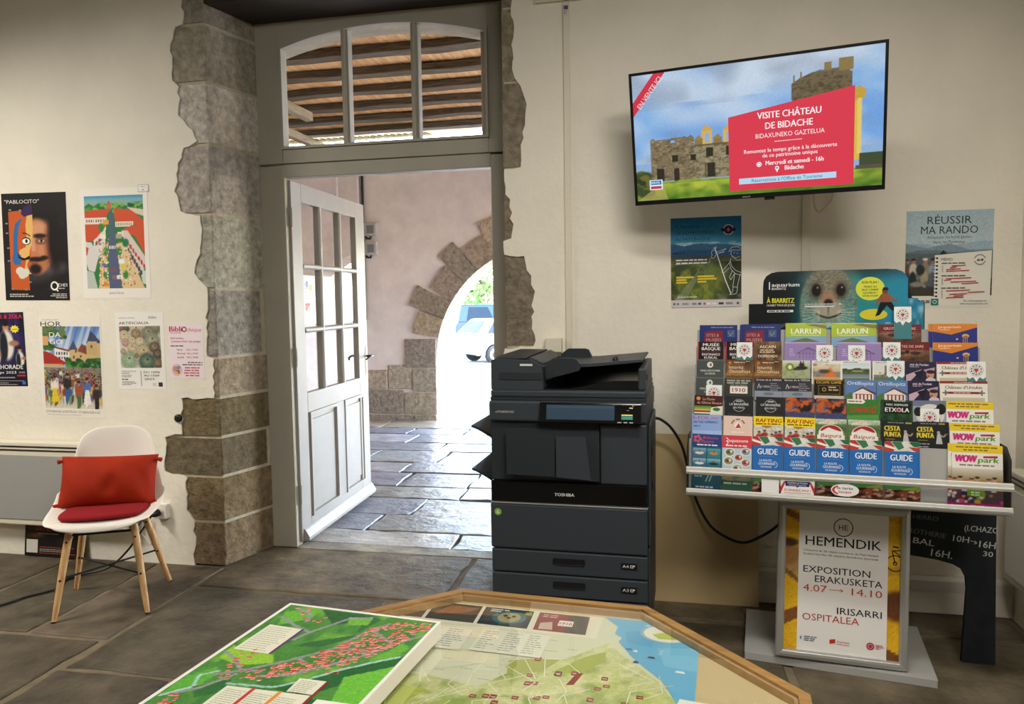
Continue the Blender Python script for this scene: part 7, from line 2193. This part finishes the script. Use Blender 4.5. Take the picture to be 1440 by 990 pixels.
# sea with its coast
m.poly([(.128, .48), (.33, .48), (.33, .12), (.30, .16), (.285, .20), (.27, .235), (.235, .275), (.205, .315), (.188, .345), (.172, .372), (.178, .39), (.160, .405), (.162, .44), (.145, .46)], '#6fb3d6')
m.poly([(.25, .36), (.33, .38), (.33, .28), (.27, .29)], '#82c0de'); m.poly([(.18, .42), (.24, .44), (.24, .36), (.19, .37)], '#62a8d0')
m.ell2(.262, .428, .052, .042, '#9cb4bd', 26); m.ell2(.264, .428, .047, .038, '#e3e2d0', 26); m.poly([(.235, .42), (.26, .436), (.285, .432), (.30, .42), (.28, .405), (.25, .402)], '#b5c45a')
for x, y, w_, c in ((.19, .34, .014, '#3f7aa8'), (.205, .335, .01, '#e9e6da'), (.235, .315, .016, '#5a4a4a'), (.29, .27, .02, '#efeee6'), (.21, .29, .012, '#3a5a9a'), (.215, .455, .014, '#a9cfe3')):
    m.poly([(x, y), (x+w_, y-.002), (x+w_*.8, y+.007), (x+.003, y+.007)], c)
m.text('Golfe', .262, .342, .007, '#d0e4ee', w=.022, al='c', rot=80)
# land
LG = '#b9c274'
LAND = [(.155, .36), (.165, .345), (.19, .31), (.225, .27), (.265, .225), (.30, .16), (.31, .02), (.30, -.30), (-.36, -.30), (-.36, .05), (-.24, .14), (-.15, .15), (-.05, .13), (-.01, .19), (.05, .21), (.06, .25), (.10, .29)]
c = Pic(230, 260, '#c8ca8e', 77)
def L_(pts):
    return [((a+.40)/.73, (q+.33)/.81) for a, q in pts]
c.cloud(5, '#a9b65a', .9, 0, 1, .35, .7); c.cloud(9, '#8fa64c', .8, 0, 1, .5, .75); c.cloud(14, '#dcd9a6', .8, 0, 1, .5, .75); c.cloud(24, '#7f9645', .6, 0, 1, .55, .8); c.cloud(30, '#e4e0b8', .6, 0, 1, .6, .8)
c.grain(.02)
def on_land(a, q):
    r = False
    for i in range(len(LAND)):
        x0, y0 = LAND[i]; x1, y1 = LAND[i-1]
        if (y0 > q) != (y1 > q) and a < (x1-x0)*(q-y0)/(y1-y0)+x0:
            r = not r
    if not r:
        return False
    return all((WIN[(k+1) % 8][0]-WIN[k][0])*(q-WIN[k][1])-(WIN[(k+1) % 8][1]-WIN[k][1])*(a-WIN[k][0]) > 0 for k in range(8))
m.poly(LAND, '#c3c886')
m.img(-.40, -.33, .73, .81, c, on_land)
rg = random.Random(8)
m.poly([(-.01, .19), (.05, .21), (.075, .265), (.03, .26), (-.02, .24)], '#a8ad5a'); m.poly([(.07, .215), (.12, .29), (.155, .32), (.16, .28), (.12, .22)], '#a3b04e')
m.poly([(-.35, .04), (-.25, .11), (-.13, .10), (-.16, .04), (-.30, 0)], '#adb84c')
for i in range(60):
    x, y = rg.uniform(-.12, .27), rg.uniform(-.05, .31)
    if x < 0 and y > .1:
        continue
    if y > .36-x*.75:
        continue
    h = rg.uniform(.010, .016)
    m.hold = m.k+1; m.poly([(x, y), (x+.012, y), (x+.012, y+h), (x, y+h)], '#8f3434'); m.hold = m.k+2; m.poly([(x+.002, y+h*.4), (x+.010, y+h*.4), (x+.010, y+h*.6), (x+.002, y+h*.6)], '#d8c0a8')
m.hold = m.k+3
for i in range(60):
    x, y = rg.uniform(-.3, .25), rg.uniform(-.28, .20)
    m.line([(x, y), (x+rg.uniform(-.05, .05), y+rg.uniform(.02, .07)), (x+rg.uniform(-.08, .08), y+rg.uniform(.06, .10))], .0018, '#e9e6cc')
m.hold = None; m.k += 4
m.poly([(.105, .175), (.118, .178), (.128, .225), (.116, .222)], '#8f3434')
# lists of places
for x0, x1, y0, y1 in ((-.30, -.13, .255, .352), (-.11, .035, .262, .36)):
    m.poly([(x0, y0), (x1, y0), (x1, y1), (x0, y1)], '#e3e0cc')
    for c in range(3):
        m.bars(x0+.006+c*(x1-x0)/3, y1-.010, (x1-x0)/3-.012, 9, .0095, .003, '#8f9488', 5+c)
m.poly([(-.40, .36), (-.33, .362), (-.30, .372), (-.40, .372)], '#2f6a62'); m.poly([(-.40, .20), (-.325, .22), (-.30, .35), (-.315, .355), (-.40, .30)], '#3f7a6a')
m.ell2(-.37, -.02, .08, .05, '#8fbcc8', 18)
mo = m.build('regional_map', None, recalc=False)
mo.matrix_world = TM_ @ Matrix.Translation((0, 0, .7262)) @ Matrix.Rotation(math.radians(-90), 4, 'X')
tag(mo, 'large printed regional map with blue sea lying under the table glass', 'map')
p = Sheet(1, 1, base=False, t=.0004)
p.poly([(.305, .175), (.415, .165), (.40, -.02), (.27, -.01)], '#e9e6de'); p.bars(.325, .155, .06, 1, .01, .003, '#9a9894', 2); p.bars(.32, .14, .07, 6, .012, .003, '#b0aea8', 3)
p.ell2(.37, .135, .018, .010, '#b5783a', 14)
po = p.build('paper_sheet', None, recalc=False)
po.matrix_world = TM_ @ Matrix.Translation((0, 0, .7285)) @ Matrix.Rotation(math.radians(-90), 4, 'X')
tag(po, 'white printed paper lying under the glass at the right edge of the table', 'paper')

# town map on a white board, lying on the table
BW, BH = .35, .52
tmap = thing('town_map_board', 'white edged board printed with a green town map lying on the table', 'map board')
ba_ = math.radians(-5.9)
dv, nv = Vector((math.cos(ba_), math.sin(ba_), 0)), Vector((-math.sin(ba_), math.cos(ba_), 0))
org = Vector((-.795, -2.157, 0))-nv*BH
tmap.matrix_world = Matrix.Translation((org.x, org.y, .7465)) @ Matrix.Rotation(ba_, 4, 'Z')
CANV = plain('white_canvas_edge', '#e3ddd0', .6)
b = MB(); b.box(0, BW, 0, BH, 0, .032, CANV); b.build('board', tmap, bevel=.0015)
p = Print(BW, BH, '#e9e6de', t=.0003)
c = Pic(120, 170, '#4f8a3c', 51)
def V(v):        # picture height measured over the first half metre from the far edge
    return 1-(1-v)*.5/BH
c.cloud(6, '#3f7a2e', .7); c.cloud(9, '#7fb83f', .7, 0, 1, .55, .75); c.cloud(12, '#2f6a34', .6, 0, 1, .55, .8)
def cp_(pts, col, al=1.0):
    c.poly([(a, V(q)) for a, q in pts], col, al)
cp_([(.23, .99), (.60, .99), (.50, .90), (.42, .86)], '#2c5f30')
cp_([(.55, 1), (.66, .96), (.60, .80), (.50, .75), (.40, .70), (.36, .66), (.5, .68), (.62, .78)], '#2f6236', .9)
cp_([(.46, .95), (.60, .97), (.62, .90), (.50, .88)], '#6fae3c'); cp_([(.02, .60), (.30, .58), (.36, .52), (.20, .47), (.04, .50)], '#8fbf3a'); cp_([(.03, .93), (.2, .98), (.25, .9), (.1, .8)], '#68b03a')
cp_([(.52, .36), (.75, .54), (1, .70), (1, .60), (.84, .46), (.72, .36)], '#25602f'); cp_([(.80, .50), (1, .62), (1, .34), (.86, .34)], '#6ab53a'); cp_([(.84, .62), (.92, .80), (.98, .76), (.95, .66)], '#67a83a')
cp_([(.02, .36), (.10, .44), (.16, .40), (.12, .28), (.02, .22)], '#5ba83a'); cp_([(.12, .30), (.26, .38), (.30, .30), (.2, .24)], '#2f6a34'); cp_([(.62, .34), (.78, .34), (.78, .22), (.62, .25)], '#2a5a30')
def ln(pts, wd, col):
    for (a, q), (a2, q2) in zip(pts[:-1], pts[1:]):
        dx, dz = (a2-a)*BW, (q2-q)*.5
        L = math.hypot(dx, dz) or 1
        nx, nz = -dz/L*wd/2/BW, dx/L*wd/2/.5
        cp_([(a-nx, q-nz), (a2-nx, q2-nz), (a2+nx, q2+nz), (a+nx, q+nz)], col)
ln([(.02, .22), (.12, .30), (.07, .37), (.14, .42)], .006, '#a8c8c4'); ln([(.26, .35), (.51, .37), (.62, .44), (.74, .54), (.86, .62), (.98, .69)], .006, '#9fc3b8')
for r_ in ([(.05, .88), (.20, .82), (.34, .78), (.47, .94)], [(.47, .94), (.60, .97)], [(.34, .78), (.30, .70)], [(.02, .55), (.13, .51), (.25, .44), (.36, .46)], [(.13, .39), (.25, .44)], [(.25, .44), (.42, .55), (.58, .68), (.66, .86), (.74, .94)], [(.36, .42), (.52, .46), (.68, .58), (.80, .68), (.90, .80), (1, .88)], [(.05, .23), (.16, .30), (.25, .42)], [(.45, .58), (.60, .52)], [(.60, .70), (.80, .68)], [(.68, .86), (.86, .78)], [(.08, .97), (.20, .94), (.24, .86)]):
    ln(r_, .0075, '#8f8f92')
c.grain(.03)
p.img(.008, .004, BW-.014, BH-.012, c)
rg = random.Random(22)
k = 0
def house(a, q, s):
    x, z = .006+a*(BW-.012), V(q)*BH
    t = rg.uniform(.3, .9)
    dx, dz = math.cos(t)*s, math.sin(t)*s
    ex, ez = -math.sin(t)*s*.62, math.cos(t)*s*.62
    col = ['#c8463a', '#d8584a', '#b53c34', '#cf6a58'][rg.randrange(4)]
    p.hold = p.k+1+rg.randrange(4)*.4
    y = p.y()-k*0.0000011
    p.hold = None
    p.add([(x+.0004, y+.00001, z-.0016), (x+dx, y+.00001, z+dz-.0016), (x+dx, y+.00001, z+dz), (x, y+.00001, z)], [(0, 1, 2, 3)], p.mat, '#e0d0c4')
    p.add([(x, y, z), (x+dx, y, z+dz), (x+dx+ex, y, z+dz+ez), (x+ex, y, z+ez)], [(0, 1, 2, 3)], p.mat, col)
VILL = [(.30, .40), (.36, .47), (.5, .58), (.60, .72), (.66, .86), (.76, .93), (.97, .97), (.99, .90), (.92, .80), (.84, .68), (.76, .58), (.62, .50), (.48, .44), (.38, .38)]
def inside(a, q, pol):
    r = False
    for i in range(len(pol)):
        x0, y0 = pol[i]; x1, y1 = pol[i-1]
        if (y0 > q) != (y1 > q) and a < (x1-x0)*(q-y0)/(y1-y0)+x0:
            r = not r
    return r
k = 0
while k < 420:
    a, q = rg.uniform(.28, 1), rg.uniform(.36, .98)
    if inside(a, q, VILL):
        house(a, q, rg.uniform(.0045, .0095)); k += 1
for a0, a1, q0, q1, n_ in ((.06, .14, .17, .24, 12), (.12, .22, .44, .52, 9), (.16, .30, .36, .44, 8), (.06, .16, .90, .96, 7), (.20, .34, .82, .90, 7), (.10, .26, .52, .58, 4), (.62, .75, .50, .56, 5)):
    for _ in range(n_):
        house(rg.uniform(a0, a1), rg.uniform(q0, q1), rg.uniform(.006, .010))
p.k += 4
def box_(pts, col):
    p.poly([(a*BW, V(q)*BH) for a, q in pts], col)
def lines(a, q, w_, n_, pitch, seed):
    p.bars(a*BW, V(q)*BH, w_*BW, n_, pitch, .0018, '#9aa08a', seed, lo=.8)
box_([(.07, .79), (.29, .785), (.28, .57), (.065, .57)], '#dfdcc6'); lines(.085, .765, .18, 12, .0082, 3); box_([(.285, .79), (.30, .785), (.295, .57), (.28, .57)], '#6a2f6e')
box_([(.29, .335), (.73, .355), (.74, .20), (.29, .18)], '#dfdcc6')
for a in (.31, .45, .59):
    lines(a, .315, .11, 12, .0060, int(a*50))
box_([(.425, .345), (.445, .346), (.445, .19), (.425, .19)], '#c23a34'); box_([(.565, .349), (.585, .35), (.585, .2), (.565, .2)], '#e08a3a')
box_([(.59, .445), (.735, .45), (.735, .36), (.60, .355)], '#dfdcc6'); lines(.61, .43, .10, 8, .0052, 9); box_([(.735, .45), (.75, .45), (.75, .30), (.735, .30)], '#8f2a34')
box_([(.78, .34), (.96, .345), (.96, .10), (.78, .10)], '#e6e3d8'); lines(.80, .30, .13, 8, .009, 11)
p.put('printed_map', (0, 0, .0322), (math.radians(-90), 0, 0), parent=tmap)
bpy.context.view_layer.update()
